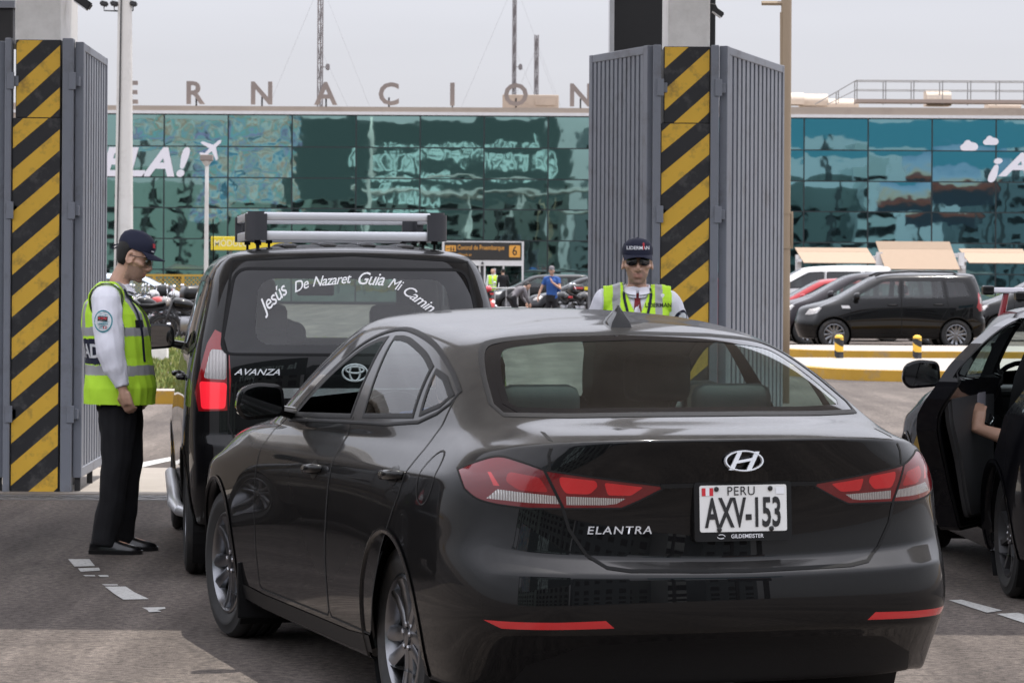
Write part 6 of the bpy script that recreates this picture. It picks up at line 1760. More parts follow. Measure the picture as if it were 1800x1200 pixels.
def ell(c, a, b, n=20, back=None, tilt=0.0, sq=1.0):
    """horizontal-ish ellipse ring: a forward half, back rear half, b side half"""
    out = []
    for k in range(n):
        t = 2 * math.pi * k / n
        ct, st_ = math.cos(t), math.sin(t)
        f = lambda q: math.copysign(abs(q) ** sq, q)
        x = (a if ct > 0 else (back or a)) * f(ct); y = b * f(st_)
        out.append(Vector((c[0] + x * math.cos(tilt), c[1] + y, c[2] - x * math.sin(tilt))))
    return out
def fuse(bm, voxel, smooth=3, wr=0.0, ws=9.0, seed=0.0):
    """one continuous surface from overlapping closed pieces; wr adds cloth folds"""
    recalc(bm)
    me = bpy.data.meshes.new('work'); bm.to_mesh(me); bm.free()
    me2 = modded(me, ('REMESH', {'mode': 'VOXEL', 'voxel_size': voxel}), ('SMOOTH', {'factor': .5, 'iterations': smooth}))
    bpy.data.meshes.remove(me)
    b = bmesh.new(); b.from_mesh(me2); bpy.data.meshes.remove(me2)
    if wr:
        b.normal_update()
        for v in b.verts:
            p = v.co
            q = Vector((p.x * ws, p.y * ws, p.z * ws * .55)) + Vector((seed, seed * .7, 0))
            v.co = p + v.normal * (wr * (mnoise.noise(q) + .55 * mnoise.noise(q * 2.3)))
    b.normal_update()
    return b
def hand(bm, w, d, n, side, curl=.5, size=1.0):
    """palm and five bent fingers: w wrist, d direction to the knuckles, n palm normal (towards the curl)"""
    w, d, n = Vector(w), Vector(d).normalized(), Vector(n); n = (n - d * n.dot(d)).normalized(); s_ = d.cross(n) * side
    S = size
    tube(bm, [w - d * .02, w + d * .015, w + d * .05, w + d * .088 * S], [(.022, .024), (.036, .016), (.042, .015), (.040, .012)] if abs(d.z) > .99 else [.024, .027, .028, .022], 12)
    pl = [w + d * .02, w + d * .055, w + d * .092 * S]
    for off in (-.027, -.009, .009, .027): tube(bm, [p + s_ * off for p in pl], [.012, .014, .012], 8)
    for i, (off, L) in enumerate(((.029, .070), (.010, .078), (-.010, .072), (-.029, .056))):
        p = w + d * .088 * S + s_ * off; a = 0.0; pts = [p]
        for seg, k in ((.45, .55), (.30, 1.0), (.25, .8)):
            a += curl * k * (1 + .08 * i)
            p = p + (d * math.cos(a) + n * math.sin(a)) * (L * seg * S); pts.append(p)
        tube(bm, pts, [.0098, .0092, .0082, .0062], 8)
    b = w + d * .028 + s_ * .030
    t1 = (d * .62 + s_ * .62 + n * .35).normalized(); t2 = (d * .85 + s_ * .15 + n * .45).normalized()
    tube(bm, [b - s_ * .012, b + t1 * .030, b + t1 * .034 + t2 * .030, b + t1 * .034 + t2 * .052], [.015, .013, .011, .008], 8)
def head_pieces(bm, T):
    rings = []
    for z, xf, xb, w_ in ((-.120, .050, .005, .018), (-.112, .072, -.010, .034), (-.095, .080, -.035, .047), (-.07, .083, -.062, .057), (-.04, .084, -.080, .063), (-.005, .083, -.092, .069), (.03, .085, -.100, .074), (.065, .080, -.102, .075), (.095, .060, -.088, .066), (.115, .030, -.060, .045), (.124, .0, -.03, .018)):
        cx = (xf + xb) / 2; rings.append([T @ p for p in ell((cx, 0, z), xf - cx, w_, 24, sq=.88)])
    loft(bm, rings)
    tube(bm, [T @ Vector(p) for p in ((.080, 0, .030), (.094, 0, .0), (.106, 0, -.028), (.098, 0, -.040), (.080, 0, -.046))], [.008, .0095, .0135, .013, .010], 10)
    for s_ in (-1, 1):
        tube(bm, [T @ Vector(p) for p in ((.098, s_ * .010, -.036), (.086, s_ * .015, -.040))], [.0085, .008], 8)
        tube(bm, [T @ Vector(p) for p in ((.084, s_ * .012, .028), (.080, s_ * .040, .031), (.060, s_ * .062, .024))], [.008, .009, .007], 8)
        tube(bm, [T @ Vector(p) for p in ((.066, s_ * .040, -.022), (.050, s_ * .056, -.020), (.02, s_ * .066, -.012))], [.014, .015, .012], 8)
        tube(bm, [T @ Vector((-.012 + .020 * math.cos(t), s_ * (.078 + .006 * math.cos(t + 2)), -.004 + .032 * math.sin(t))) for t in [q * 2 * math.pi / 12 for q in range(12)]], [(.008, .006)] * 12, 8)
        tube(bm, [T @ Vector((-.012, s_ * .066, -.012)), T @ Vector((-.012, s_ * .079, -.006))], [.020, .016], 8)
    for z_, th in ((-.066, .0065), (-.079, .0075)):
        tube(bm, [T @ Vector(p) for p in ((.074, -.025, z_ + .001), (.087, -.009, z_ + (.002 if z_ > -.07 else -.001)), (.087, .009, z_ + (.002 if z_ > -.07 else -.001)), (.074, .025, z_ + .001))], [.004, th, th, .004], 8)
    tube(bm, [T @ Vector(p) for p in ((.060, -.018, -.108), (.072, 0, -.108), (.060, .018, -.108))], [.014, .016, .014], 8)

def bvh_of(o):
    b = bmesh.new(); b.from_mesh(o.data); t = BVHTree.FromBMesh(b); b.free(); return t
def stick(name, parent, bvh, me_or_poly, origin, xd, yd, m, lift=.003):
    """flat shape laid on a garment: looked at along -(xd x yd)"""
    xd, yd = Vector(xd).normalized(), Vector(yd).normalized(); nn = xd.cross(yd).normalized()
    bm = bmesh.new()
    if isinstance(me_or_poly, list):
        f = bm.faces.new([bm.verts.new((p[0], p[1], 0)) for p in me_or_poly])
        bmesh.ops.triangulate(bm, faces=bm.faces[:]); bmesh.ops.subdivide_edges(bm, edges=bm.edges[:], cuts=2)
    else: bm.from_mesh(me_or_poly)
    long = [e for e in bm.edges if e.calc_length() > .02]
    if long: bmesh.ops.subdivide_edges(bm, edges=long, cuts=3)
    for v in bm.verts:
        p = Vector(origin) + xd * v.co.x + yd * v.co.y
        h, n, i, L = bvh.ray_cast(p + nn * .4, -nn)
        v.co = (h if h is not None else p) + nn * lift
    recalc(bm)
    for f in bm.faces:
        if f.normal.dot(nn) < 0: f.normal_flip()
    return link_mesh(name, bm, m, parent)
def ribbon(name, parent, bvh, pts, w_, nn, m, lift=.004):
    """strap laid over a garment, pts in space, looked at along -nn"""
    nn = Vector(nn).normalized(); P = [Vector(p) for p in crom(pts, 8)]
    bm = bmesh.new(); A, B = [], []
    for i, p in enumerate(P):
        t = (P[min(i + 1, len(P) - 1)] - P[max(i - 1, 0)]).normalized(); sd_ = t.cross(nn).normalized() * (w_ / 2)
        for q, lst in ((p + sd_, A), (p - sd_, B)):
            h, n, i_, L = bvh.ray_cast(q + nn * .3, -nn, .6)
            lst.append(bm.verts.new((h if h is not None else q) + nn * lift))
    for i in range(len(P) - 1): bm.faces.new((A[i], A[i + 1], B[i + 1], B[i]))
    recalc(bm); return link_mesh(name, bm, m, parent)

def person(label, loc, rz, J=None, skin='skin', vox=.006, top='shirt_white', legs='black_cloth', sleeves=True, vest=None, cap=None, glasses=None, hair=True,
           group=None, pitch=0.0, yaw=0.0, curl=.45, feet=True, hv=.008, slim=1.0, short=False, loose=1.0, baggy=1.0, vdeep=0.0, headw=1.0):
    root = empty('person', loc, rz, label, 'person', group)
    D = dict(hip=(0, 0, .92), kn={1: (.015, .10, .50), -1: (.015, -.10, .50)}, an={1: (-.03, .10, .085), -1: (-.03, -.10, .085)},
             sh={1: (-.01, .185, 1.40), -1: (-.01, -.185, 1.40)}, el={1: (-.03, .245, 1.14), -1: (-.03, -.245, 1.14)}, wr={1: (.04, .25, .90), -1: (.04, -.25, .90)},
             hd={1: (.15, -.05, -1), -1: (.15, .05, -1)}, hn={1: (.3, -1, 0), -1: (.3, 1, 0)}, chest=(-.005, 0, 1.24), neck=(.0, 0, 1.475), head=(.03, 0, 1.635), toe={1: (1, .15), -1: (1, -.15)})
    for k, v in (J or {}).items(): D[k] = v
    V = lambda k, s_=None: Vector(D[k] if s_ is None else D[k][s_])
    hip, chest, neck, head = V('hip'), V('chest'), V('neck'), V('head')
    shm = (V('sh', 1) + V('sh', -1)) / 2
    T = Matrix.Translation(head) @ Matrix.Rotation(yaw, 4, 'Z') @ Matrix.Rotation(pitch, 4, 'Y') @ Matrix.Diagonal((1, headw, 1, 1))
    up = (neck - hip).normalized(); tl = math.atan2(up.x, up.z)
    def torso(bm, g, z0=-.10, wsh=.165, deep=0.0):
        """g grows every ring"""
        def ringat(t, a, bk, b):
            if t <= .5: c = hip.lerp(chest, t * 2)
            else: c = chest.lerp(shm + Vector((0, 0, .01)), (t - .5) * 2)
            dd = deep * max(0.0, 1 - t * .75)
            return ell(c, a + g + dd, b + g + dd * .6, 22, bk + g + dd * .9, tl, .92)
        rg = []
        if z0 < 0: rg.append(ell(hip + up * z0, .095 + g + deep, .150 + g + deep * .6, 22, .105 + g + deep * .9, tl, .92))
        for t, a, bk, b in ((0, .10, .11, .165), (.25, .105, .095, .150), (.5, .125, .105, .165), (.75, .12, .105, .175), (.92, .095, .10, wsh), (1.0, .07, .085, wsh * .82)):
            rg.append(ringat(t, a * slim, bk * slim, b * slim))
        rg.append(ell(neck + up * .005, .055 + g * .6, .068 + g * .6, 22, .06 + g * .6, tl)); loft(bm, rg)
    # ---- body
    bm = bmesh.new()
    torso(bm, -.012)
    tube(bm, [neck - up * .04, neck + up * .03, head + T.to_3x3() @ Vector((-.02, 0, -.06))], [.062, .056, .055], 14)
    head_pieces(bm, T)
    for s_ in (1, -1):
        sh, el_, wr = V('sh', s_), V('el', s_), V('wr', s_)
        tube(bm, [sh, sh.lerp(el_, .5), el_, el_.lerp(wr, .35), wr], [.050, .044, .037, .038, .026], 12)
        for q, r_ in ((sh, .050), (sh + Vector((0, -s_ * .05, 0)), .05), (el_, .037), (wr, .026)): bmesh.ops.create_uvsphere(bm, u_segments=14, v_segments=9, radius=r_, matrix=Matrix.Translation(q))
        hand(bm, wr, D['hd'][s_], D['hn'][s_], s_, curl)
        hp = hip + Vector((0, s_ * .085, -.02)); kn, an = V('kn', s_), V('an', s_)
        tube(bm, [hp, hp.lerp(kn, .5), kn, kn.lerp(an, .35), an], [.078, .068, .050, .052, .036], 12)
        if feet: 
            f = Vector((*D['toe'][s_], 0)).normalized(); tube(bm, [an + Vector((0, 0, -.03)) - f * .03, an + f * .08 + Vector((0, 0, -.045)), an + f * .15 + Vector((0, 0, -.055))], [.032, .034, .022], 10)
    b = fuse(bm, vox, 2)
    Ti = T.inverted()
    for f in b.faces:
        c = Ti @ f.calc_center_median()
        if c.x > .079 and abs(c.y) < .024 and -.088 < c.z < -.060: f.material_index = 1
        elif -.125 < c.z < -.048 + .012 * math.sin(c.y * 90) and c.x > -.01 and abs(c.y) < .08 and (Ti @ f.calc_center_median()).length < .16: f.material_index = 2
        elif c.x > .068 and .012 < abs(c.y) < .050 and .028 < c.z < .037: f.material_index = 3
    body = link_mesh('body', b, [MATS[skin], MATS['lip'], MATS['stubble'] if skin == 'skin' else MATS[skin], MATS['hair_black']], root, smooth=True)
    # ---- trousers
    bm = bmesh.new(); g = .012
    rg = [ell(hip + up * z, .105 + g, .160 + g, 22, .115 + g, tl, .92) for z in (-.12, -.05, .04, .09)]; loft(bm, rg)
    for s_ in (1, -1):
        hp = hip + Vector((0, s_ * .085, -.04)); kn, an = V('kn', s_), V('an', s_)
        e = an + (kn - an).normalized() * (-.035 if not short else .30)
        tube(bm, [hp + up * .04, hp.lerp(kn, .35), kn, kn.lerp(an, .5), e], [.095 * baggy, .092 * baggy, .075 * (.4 + .6 * baggy), .070 * (.4 + .6 * baggy), .066 * (.5 + .5 * baggy)], 14)
    link_mesh('trousers', fuse(bm, vox * 1.2, 2, .011, 9, 3.1), MATS[legs], root, smooth=True)
    # ---- shoes
    if feet:
        for s_ in (1, -1):
            an = V('an', s_); f = Vector((*D['toe'][s_], 0)).normalized(); q = Vector((-f.y, f.x, 0))
            bm = bmesh.new(); rg = []
            for t, w_, h_ in ((-.085, .022, .06), (-.07, .034, .085), (-.01, .038, .105), (.05, .042, .085), (.11, .047, .062), (.16, .044, .050), (.19, .030, .038), (.203, .012, .022)):
                c = Vector((an.x, an.y, 0)) + f * t
                rg.append([c + q * (w_ * y) + Vector((0, 0, z)) for y, z in ((-1, .012), (-1.02, .022), (-.92, h_ * .62), (-.5, h_ * .95), (0, h_), (.5, h_ * .95), (.92, h_ * .62), (1.02, .022), (1, .012))])
            loft(bm, rg)
            rg = []
            for t, w_ in ((-.088, .024), (-.07, .036), (0, .038), (.05, .042), (.11, .049), (.16, .046), (.195, .030), (.208, .010)):
                c = Vector((an.x, an.y, 0)) + f * t; rg.append([c + q * (w_ * y) + Vector((0, 0, z)) for y, z in ((-1.04, 0), (-1.06, .022), (1.06, .022), (1.04, 0))])
            loft(bm, rg); recalc(bm)
            so_ = link_mesh('shoe', bm, MATS['shoe_black'], root, angle=50)
            bm = bmesh.new()
            for t in (.03, .05, .07): tube(bm, [Vector((an.x, an.y, .088 - (t - .03) * .5)) + f * t - q * .02, Vector((an.x, an.y, .097 - (t - .03) * .5)) + f * (t + .004), Vector((an.x, an.y, .088 - (t - .03) * .5)) + f * t + q * .02], .003, 5)
            link_mesh('laces', bm, MATS['black_cloth'], so_)
    # ---- shirt or jacket with sleeves
    bm = bmesh.new(); torso(bm, .006, z0=-.06)
    for s_ in (1, -1):
        sh, el_, wr = V('sh', s_), V('el', s_), V('wr', s_)
        for q, r_ in ((sh, .062 * loose), (sh + Vector((0, -s_ * .05, .015)), .062 * loose), (sh + Vector((0, -s_ * .09, .028)), .054), (el_, .052 * loose if sleeves else .03)): bmesh.ops.create_uvsphere(bm, u_segments=16, v_segments=10, radius=r_, matrix=Matrix.Translation(q))
        if sleeves: tube(bm, [sh, sh.lerp(el_, .5), el_, el_.lerp(wr, .45), wr.lerp(el_, .06)], [.061 * loose, .061 * loose, .053 * loose, .048 * loose, .037], 14)
        else: tube(bm, [sh, sh.lerp(el_, .55)], [.066, .062], 14)
    shirt = link_mesh('shirt', fuse(bm, vox * 1.1, 2, .010, 12, 1.7), MATS[top], root, smooth=True)
    P = dict(root=root, T=T, body=body, shirt=shirt, D=D, hip=hip, chest=chest, neck=neck, shm=shm)
    if vest:
        bm = bmesh.new(); torso(bm, .026, z0=-.14, deep=vdeep)
        for s_ in (1, -1):
            for k_ in (0, .05, .09): bmesh.ops.create_uvsphere(bm, u_segments=16, v_segments=10, radius=.062 * loose + .014 - k_ * .10, matrix=Matrix.Translation(V('sh', s_) + Vector((0, -s_ * k_, .002 + k_ * .30))))
        b = fuse(bm, hv, 2, .011, 8, 5.2); P['vest_cut'] = 1
        dele = []
        for f in b.faces:
            c = f.calc_center_median(); k_ = vest(c, f.normal)
            if k_ is None: dele.append(f)
            else: f.material_index = k_
        bmesh.ops.delete(b, geom=dele, context='FACES')
        P['vest'] = link_mesh('vest', b, [MATS['hivis'], MATS['tape_grey'], MATS['navy_cloth']], root, smooth=True)
    if cap:
        bm = bmesh.new(); rg = []
        for z, a, bk, w_ in ((.046, .100, .100, .083), (.060, .103, .107, .086), (.090, .101, .107, .086), (.120, .086, .096, .075), (.143, .054, .066, .049), (.153, .02, .025, .018)):
            rg.append([T @ p for p in ell((-.006, 0, z - (0 if z > .04 else .0)), a, w_, 28, bk)])
        loft(bm, rg, cap=False); bm.faces.new([v for v in bm.verts][-28:])
        recalc(bm); co_ = link_mesh('cap', bm, MATS[cap], root, smooth=True)
        bm = bmesh.new(); A, B = [], []
        for k in range(17):
            t = -1 + 2 * k / 16; ang = t * 1.15
            i_ = Vector((.090 * math.cos(ang) - .002, .085 * math.sin(ang), .054)); o_ = Vector((.168 - .05 * t * t - .03 * t ** 4, .078 * t, .044 - .022 * t * t))
            A.append((bm.verts.new(T @ i_), bm.verts.new(T @ (i_ - Vector((0, 0, .004)))))); B.append((bm.verts.new(T @ o_), bm.verts.new(T @ (o_ - Vector((0, 0, .004))))))
        for k in range(16):
            bm.faces.new((A[k][0], A[k + 1][0], B[k + 1][0], B[k][0])); bm.faces.new((A[k][1], B[k][1], B[k + 1][1], A[k + 1][1])); bm.faces.new((B[k][0], B[k + 1][0], B[k + 1][1], B[k][1]))
        recalc(bm); link_mesh('peak', bm, MATS[cap], co_, smooth=True)
        bm = bmesh.new(); lathe(bm, [(.009, 0), (.007, .006), (.001, .007)], 10, T @ Matrix.Translation((-.008, 0, .151))); link_mesh('button', bm, MATS[cap], co_); P['cap'] = co_
    if hair:
        bm = bmesh.new(); rg = []
        for z, a, bk, w_ in ((-.055, -.02, .076, .060), (-.03, -.005, .092, .070), (.0, .0, .100, .0745), (.03, .01, .108, .079), (.06, .03, .110, .0805), (.10, .055, .098, .072), (.122, .04, .06, .045), (.130, .01, .02, .015)):
            cx = (a - bk) / 2; rg.append([T @ p for p in ell((cx, 0, z), (a + bk) / 2, w_, 24)])
        loft(bm, rg); recalc(bm); link_mesh('hair', bm, MATS['hair_black'], root, smooth=True)
    for s_ in (1, -1):
        if vox < .01:
            bm = bmesh.new(); bmesh.ops.create_uvsphere(bm, u_segments=12, v_segments=8, radius=.012, matrix=T @ Matrix.Translation((.0735, s_ * .032, .010)))
            for f in bm.faces:
                c = Ti @ f.calc_center_median()
                if c.x > .083: f.material_index = 1
            link_mesh('eye', bm, [MATS['eye_white'], MATS['lens_dark']], root, smooth=True)
    if glasses:
        bm = bmesh.new(); mm = MATS['lens_dark'] if glasses == 'sun' else MATS['car_glass']
        gf = bmesh.new()
        for s_ in (1, -1):
            rg = []
            for k in range(9):
                t = k / 8; y = s_ * (.008 + t * .056); x = .103 - .030 * t * t
                h0, h1 = (.024, .004 - .010 * math.sin(t * math.pi) - .006) if glasses == 'sun' else (.024, -.004 - .008 * math.sin(t * math.pi))
                rg.append([T @ Vector((x, y, h1)), T @ Vector((x + .002, y, (h0 + h1) / 2)), T @ Vector((x, y, h0))])
            loft(bm, rg, cap=False, closed=False)
            tube(gf, [T @ Vector((.103 - .030 * t * t, s_ * (.004 + t * .062), .026)) for t in (0, .25, .5, .75, 1)] + [T @ Vector((.02, s_ * .080, .014)), T @ Vector((-.02, s_ * .080, .010))], .0028 if glasses == 'sun' else .0022, 6)
            if glasses != 'sun': tube(gf, [T @ Vector((.1035 - .030 * t * t, s_ * (.008 + t * .056), -.004 - .008 * math.sin(t * math.pi))) for t in (0, .25, .5, .75, 1)], .0014, 5)
        go = link_mesh('glasses', gf, MATS['lens_dark'], root, smooth=True); link_mesh('lenses', bm, mm, go, smooth=True)
    return P
def collar(P, m):
    root, neck, T = P['root'], P['neck'], P['T']
    bm = bmesh.new(); n = 24; rg = []
    for dz, r1, r2 in ((-.03, .073, .083), (.018, .066, .072), (.022, .070, .076), (-.012, .085, .094)):
        rg.append([Vector((neck.x - .002 + r1 * math.cos(t) + (.014 if dz < .0 and math.cos(t) > .5 else 0), neck.y + r2 * math.sin(t), neck.z + dz - .030 * max(0, math.cos(t)))) for t in [.10 + (2 * math.pi - .20) * k / (n - 1) for k in range(n)]])
    loft(bm, rg, cap=False, closed=False); recalc(bm); return link_mesh('collar', bm, m, root, smooth=True)
def tie(P):
    bv = bvh_of(P['shirt']); nk = P['neck']
    poly = [(-.024, .004), (.024, .004), (.017, -.038), (.044, -.30), (0, -.36), (-.044, -.30), (-.017, -.038)]
    o = stick('tie', P['root'], bv, poly, nk + Vector((.05, 0, -.035)), (0, 1, 0), (0, 0, 1), MATS['tie_red'], .010)
    return o

# ---- guard in profile, beside the people carrier
def guard_profile():
    J = dict(hip=(0, 0, .915), chest=(-.035, 0, 1.24), neck=(-.005, 0, 1.478), head=(.075, 0, 1.632),
             kn={1: (.035, .10, .50), -1: (.0, -.095, .50)}, an={1: (-.005, .115, .085), -1: (-.065, -.085, .085)}, toe={1: (1, .10), -1: (1, -.04)},
             sh={1: (-.045, .175, 1.395), -1: (-.055, -.185, 1.395)}, el={1: (-.02, .25, 1.13), -1: (-.020, -.262, 1.12)}, wr={1: (.05, .23, .91), -1: (.050, -.268, .915)},
             hd={1: (.3, 0, -1), -1: (.32, .03, -1)}, hn={1: (.4, -1, .1), -1: (.55, 1, .1)})
    def vest(c, n):
        if c.z > 1.50 or (c.z > 1.44 and abs(c.y) < .085): return None
        x = c.x + .03; y = c.y
        if c.z < .825: return None
        # arm holes: cut the sides above the chest
        if c.z > 1.20 and abs(y) > .203: return None
        if x > 0.03 and abs(y) < .012 + (c.z - 1.16) * .24 and c.z > 1.16: return None
        if .985 < c.z < 1.04 and x > -.2: return 1
        if 1.045 < c.z < 1.185 and x < .02: return 2
        if 1.20 < c.z < 1.25: return 1
        if c.z > 1.25 and .085 < abs(y) < .135: return 1
        return 0
    P = person('security guard in hi-vis vest and navy cap standing in profile beside the people carrier', ((212 - 900) / 317.1, 16.4, 0), 0, J, vest=vest, cap='navy_cloth', glasses='clear', pitch=R(20), hv=.005, curl=.55, loose=1.38, baggy=1.15, vdeep=.075)
    root = P['root']; collar(P, MATS['shirt_white']); tie(P)
    bs, bv = bvh_of(P['shirt']), bvh_of(P['vest'])
    # sleeve badge
    o = Vector((-.055, -.25, 1.285)); xd, yd = (1, 0, -.02), (0, 0, 1)
    circ = lambda r, k=1.15: [(r * math.cos(t), k * r * math.sin(t)) for t in [q * math.pi / 12 for q in range(24)]]
    b0 = stick('sleeve_badge', root, bs, circ(.053), o, xd, yd, MATS['patch_teal'], .004)
    stick('badge_field', b0, bs, circ(.046), o, xd, yd, MATS['patch_white'], .0055)
    stick('badge_block', b0, bs, [(-.030, .0), (.026, .0), (.026, .026), (-.030, .026)], o, xd, yd, MATS['ink_black'], .007)
    for x0 in (-.026, -.009, .008): stick('badge_mark', b0, bs, [(x0, .010), (x0 + .013, .010), (x0 + .013, .022), (x0, .022)], o, xd, yd, MATS['patch_red'], .0082)
    me = text_mesh('LIDERMAN', size=.012, bold=.0003); stick('badge_lettering', b0, bs, me, o + Vector((0, 0, -.014)), xd, yd, MATS['patch_teal'], .007)
    for x0, mn in ((.004, 'patch_red'), (.010, 'badge_white'), (.016, 'patch_red')): stick('badge_flag', b0, bs, [(x0, -.040), (x0 + .006, -.040), (x0 + .006, -.026), (x0, -.026)], o, xd, yd, MATS[mn], .0075)
    # back panel lettering, wraps to the camera side
    me = text_mesh('SEGURIDAD', size=.105, bold=.003, sx=.80)
    xs = [v.co.x for v in me.vertices]; W_ = max(xs) - min(xs)
    bm = bmesh.new(); bm.from_mesh(me)
    for v in bm.verts:
        # text runs round the back and ends on the right side of the body
        t = (v.co.x / W_ + .5)          # 0..1
        ang = math.pi * (.5 + 1.0 * t) - .0 
        d = Vector((math.cos(ang) * -1 * -1, math.sin(ang), 0))
        ang2 = math.radians(92 + 166 * t); d = Vector((math.cos(ang2), math.sin(ang2), 0))
        c = Vector((-.03, 0, 1.115 + v.co.y))
        h, n, i, L = bv.ray_cast(c + d * .5, -d)
        v.co = (h if h is not None else c + d * .18) + d * .004
    recalc(bm); link_mesh('back_lettering', bm, MATS['badge_white'], root)
    # lanyard and pass
    ribbon('lanyard', root, bv, [(.02, -.085, 1.46), (.085, -.095, 1.36), (.115, -.085, 1.22), (.12, -.06, 1.06)], .016, (.55, -1, 0), MATS['navy_cloth'], .006)
    bm = bmesh.new(); obox(bm, Matrix.Translation((.145, -.055, 1.02)) @ Matrix.Rotation(R(-35), 4, 'Z'), .055, .006, .085, bev=.003); link_mesh('pass_card', bm, MATS['patch_white'], root)
    stick('chest_badge', root, bv, [(-.03, -.02), (.03, -.02), (.03, .02), (-.03, .02)], (.10, -.10, 1.27), (.8, .6, 0), (0, 0, 1), MATS['ink_black'], .005)
    # cap badge and strap loop
    bc = bvh_of(P['cap']); T = P['T']; Rt = T.to_3x3()
    stick('cap_badge', P['cap'], bc, [(-.012, -.006), (.012, -.006), (.012, .016), (-.012, .016)], T @ Vector((.09, -.035, .095)), Rt @ Vector((.5, .87, 0)), Rt @ Vector((0, 0, 1)), MATS['patch_red'], .003)
    stick('cap_badge', P['cap'], bc, [(-.014, -.030), (.012, -.030), (.012, -.022), (-.014, -.022)], T @ Vector((.09, -.035, .095)), Rt @ Vector((.5, .87, 0)), Rt @ Vector((0, 0, 1)), MATS['badge_white'], .003)
    bm = bmesh.new(); tube(bm, [T @ Vector(p) for p in ((-.10, 0, .045), (-.125, -.005, .03), (-.135, -.01, .005), (-.12, -.01, .01), (-.10, 0, .035))], .004, 6); link_mesh('strap_loop', bm, MATS['navy_cloth'], P['cap'])
    return P
# ---- guard in sunglasses, facing the camera
def guard_front():
    J = dict(sh={1: (-.015, .188, 1.395), -1: (-.015, -.188, 1.395)}, el={1: (-.10, .285, 1.17), -1: (-.10, -.285, 1.17)}, wr={1: (-.19, .09, 1.0), -1: (-.19, -.09, 1.0)},
             hd={1: (-.1, -.9, -.2), -1: (-.1, .9, -.2)}, hn={1: (-1, 0, 0), -1: (-1, 0, 0)}, head=(.035, 0, 1.624))
    def vest(c, n):
        if c.z > 1.52 or (c.z > 1.45 and abs(c.y) < .085): return None
        y = c.y
        if c.z > 1.20 and abs(y) > .205: return None
        if c.x > .02 and abs(y) < .008 + (c.z - 1.30) * .42 and c.z > 1.29: return None
        if .985 < c.z < 1.04: return 1
        if .105 < abs(y) < .150 and c.z > 1.04: return 1
        return 0
    P = person('security guard in dark sunglasses, navy cap and hi-vis vest facing us behind the saloon', (at(1120, 480, 17.9).x, 17.9, 0), R(-90), J, vest=vest, cap='navy_cloth', glasses='sun', hv=.005, pitch=R(2), headw=1.10, loose=1.2, baggy=1.15, vdeep=.02)
    root = P['root']; collar(P, MATS['shirt_white']); tie(P)
    bs, bv = bvh_of(P['shirt']), bvh_of(P['vest'])
    me = text_mesh('LIDERMAN', size=.034, bold=.0006); stick('vest_lettering', root, bv, me, (.1, .125, 1.372), (0, 1, 0), (0, 0, 1), MATS['ink_black'], .006)
    for s_ in (1, -1): ribbon('lanyard', root, bv, [(.0, s_ * .075, 1.475), (.08, s_ * .080, 1.42), (.12, s_ * .055, 1.30), (.12, s_ * .015, 1.16)], .016, (1, 0, .1), MATS['navy_cloth'], .008)
    o = Vector((0, .27, 1.30)); circ = lambda r: [(r * math.cos(t), r * math.sin(t)) for t in [q * math.pi / 12 for q in range(24)]]
    b0 = stick('sleeve_badge', root, bs, circ(.045), o, (-.75, .65, 0), (0, 0, 1), MATS['navy_cloth'], .004); stick('badge_field', b0, bs, circ(.028), o, (-.75, .65, 0), (0, 0, 1), MATS['patch_white'], .006)
    bc = bvh_of(P['cap']); T = P['T']; Rt = T.to_3x3()
    me = text_mesh('LIDERMAN', size=.029, bold=.0005); stick('cap_lettering', P['cap'], bc, me, T @ Vector((.09, 0, .094)), Rt @ Vector((0, 1, 0)), Rt @ Vector((0, 0, 1)), MATS['badge_white'], .004)
    stick('cap_mark', P['cap'], bc, [(-.004, -.012), (.004, -.012), (.006, .024), (0, .030), (-.006, .024)], T @ Vector((.09, .030, .098)), Rt @ Vector((0, 1, 0)), Rt @ Vector((0, 0, 1)), MATS['patch_red'], .0055)
    return P
# ---- people inside the cars
def seated(label, car_pos, car_rz, x, y, zh, top='black_cloth', wr=None, sleeves=True, skin='skin', hd=None, hn=None, el=None, lean=0.0, vox=.009, curl=.7, lap=.0):
    J = dict(hip=(x, y, zh), chest=(x - .10 + lean, y, zh + .28), neck=(x - .16 + lean, y, zh + .50), head=(x - .13 + lean, y, zh + .645),
             kn={s_: (x + .42, y + s_ * .12, zh + .10) for s_ in (1, -1)}, an={s_: (x + .60, y + s_ * .12, zh - .25) for s_ in (1, -1)},
             sh={s_: (x - .15 + lean, y + s_ * .185, zh + .455) for s_ in (1, -1)}, el=el or {s_: (x + .05, y + s_ * .25, zh + .25) for s_ in (1, -1)}, wr=wr or {s_: (x + .32, y + s_ * .15, zh + .30) for s_ in (1, -1)},
             hd=hd or {s_: (.8, 0, .3) for s_ in (1, -1)}, hn=hn or {1: (0, -1, 0), -1: (0, 1, 0)})
    J['hip'] = (x, y, zh)
    # body built about its own origin: the point of the floor below the hips
    off = Vector((x, y, 0))
    for k, v in J.items():
        if isinstance(v, dict): J[k] = {s_: (q if k in ('hd', 'hn') else tuple(Vector(q) - off)) for s_, q in v.items()}
        else: J[k] = tuple(Vector(v) - off)
    Mw = Matrix.Translation(car_pos) @ Matrix.Rotation(car_rz, 4, 'Z')
    return person(label, Mw @ off, car_rz, J, skin=skin, vox=vox, top=top, feet=False, sleeves=sleeves, curl=curl)
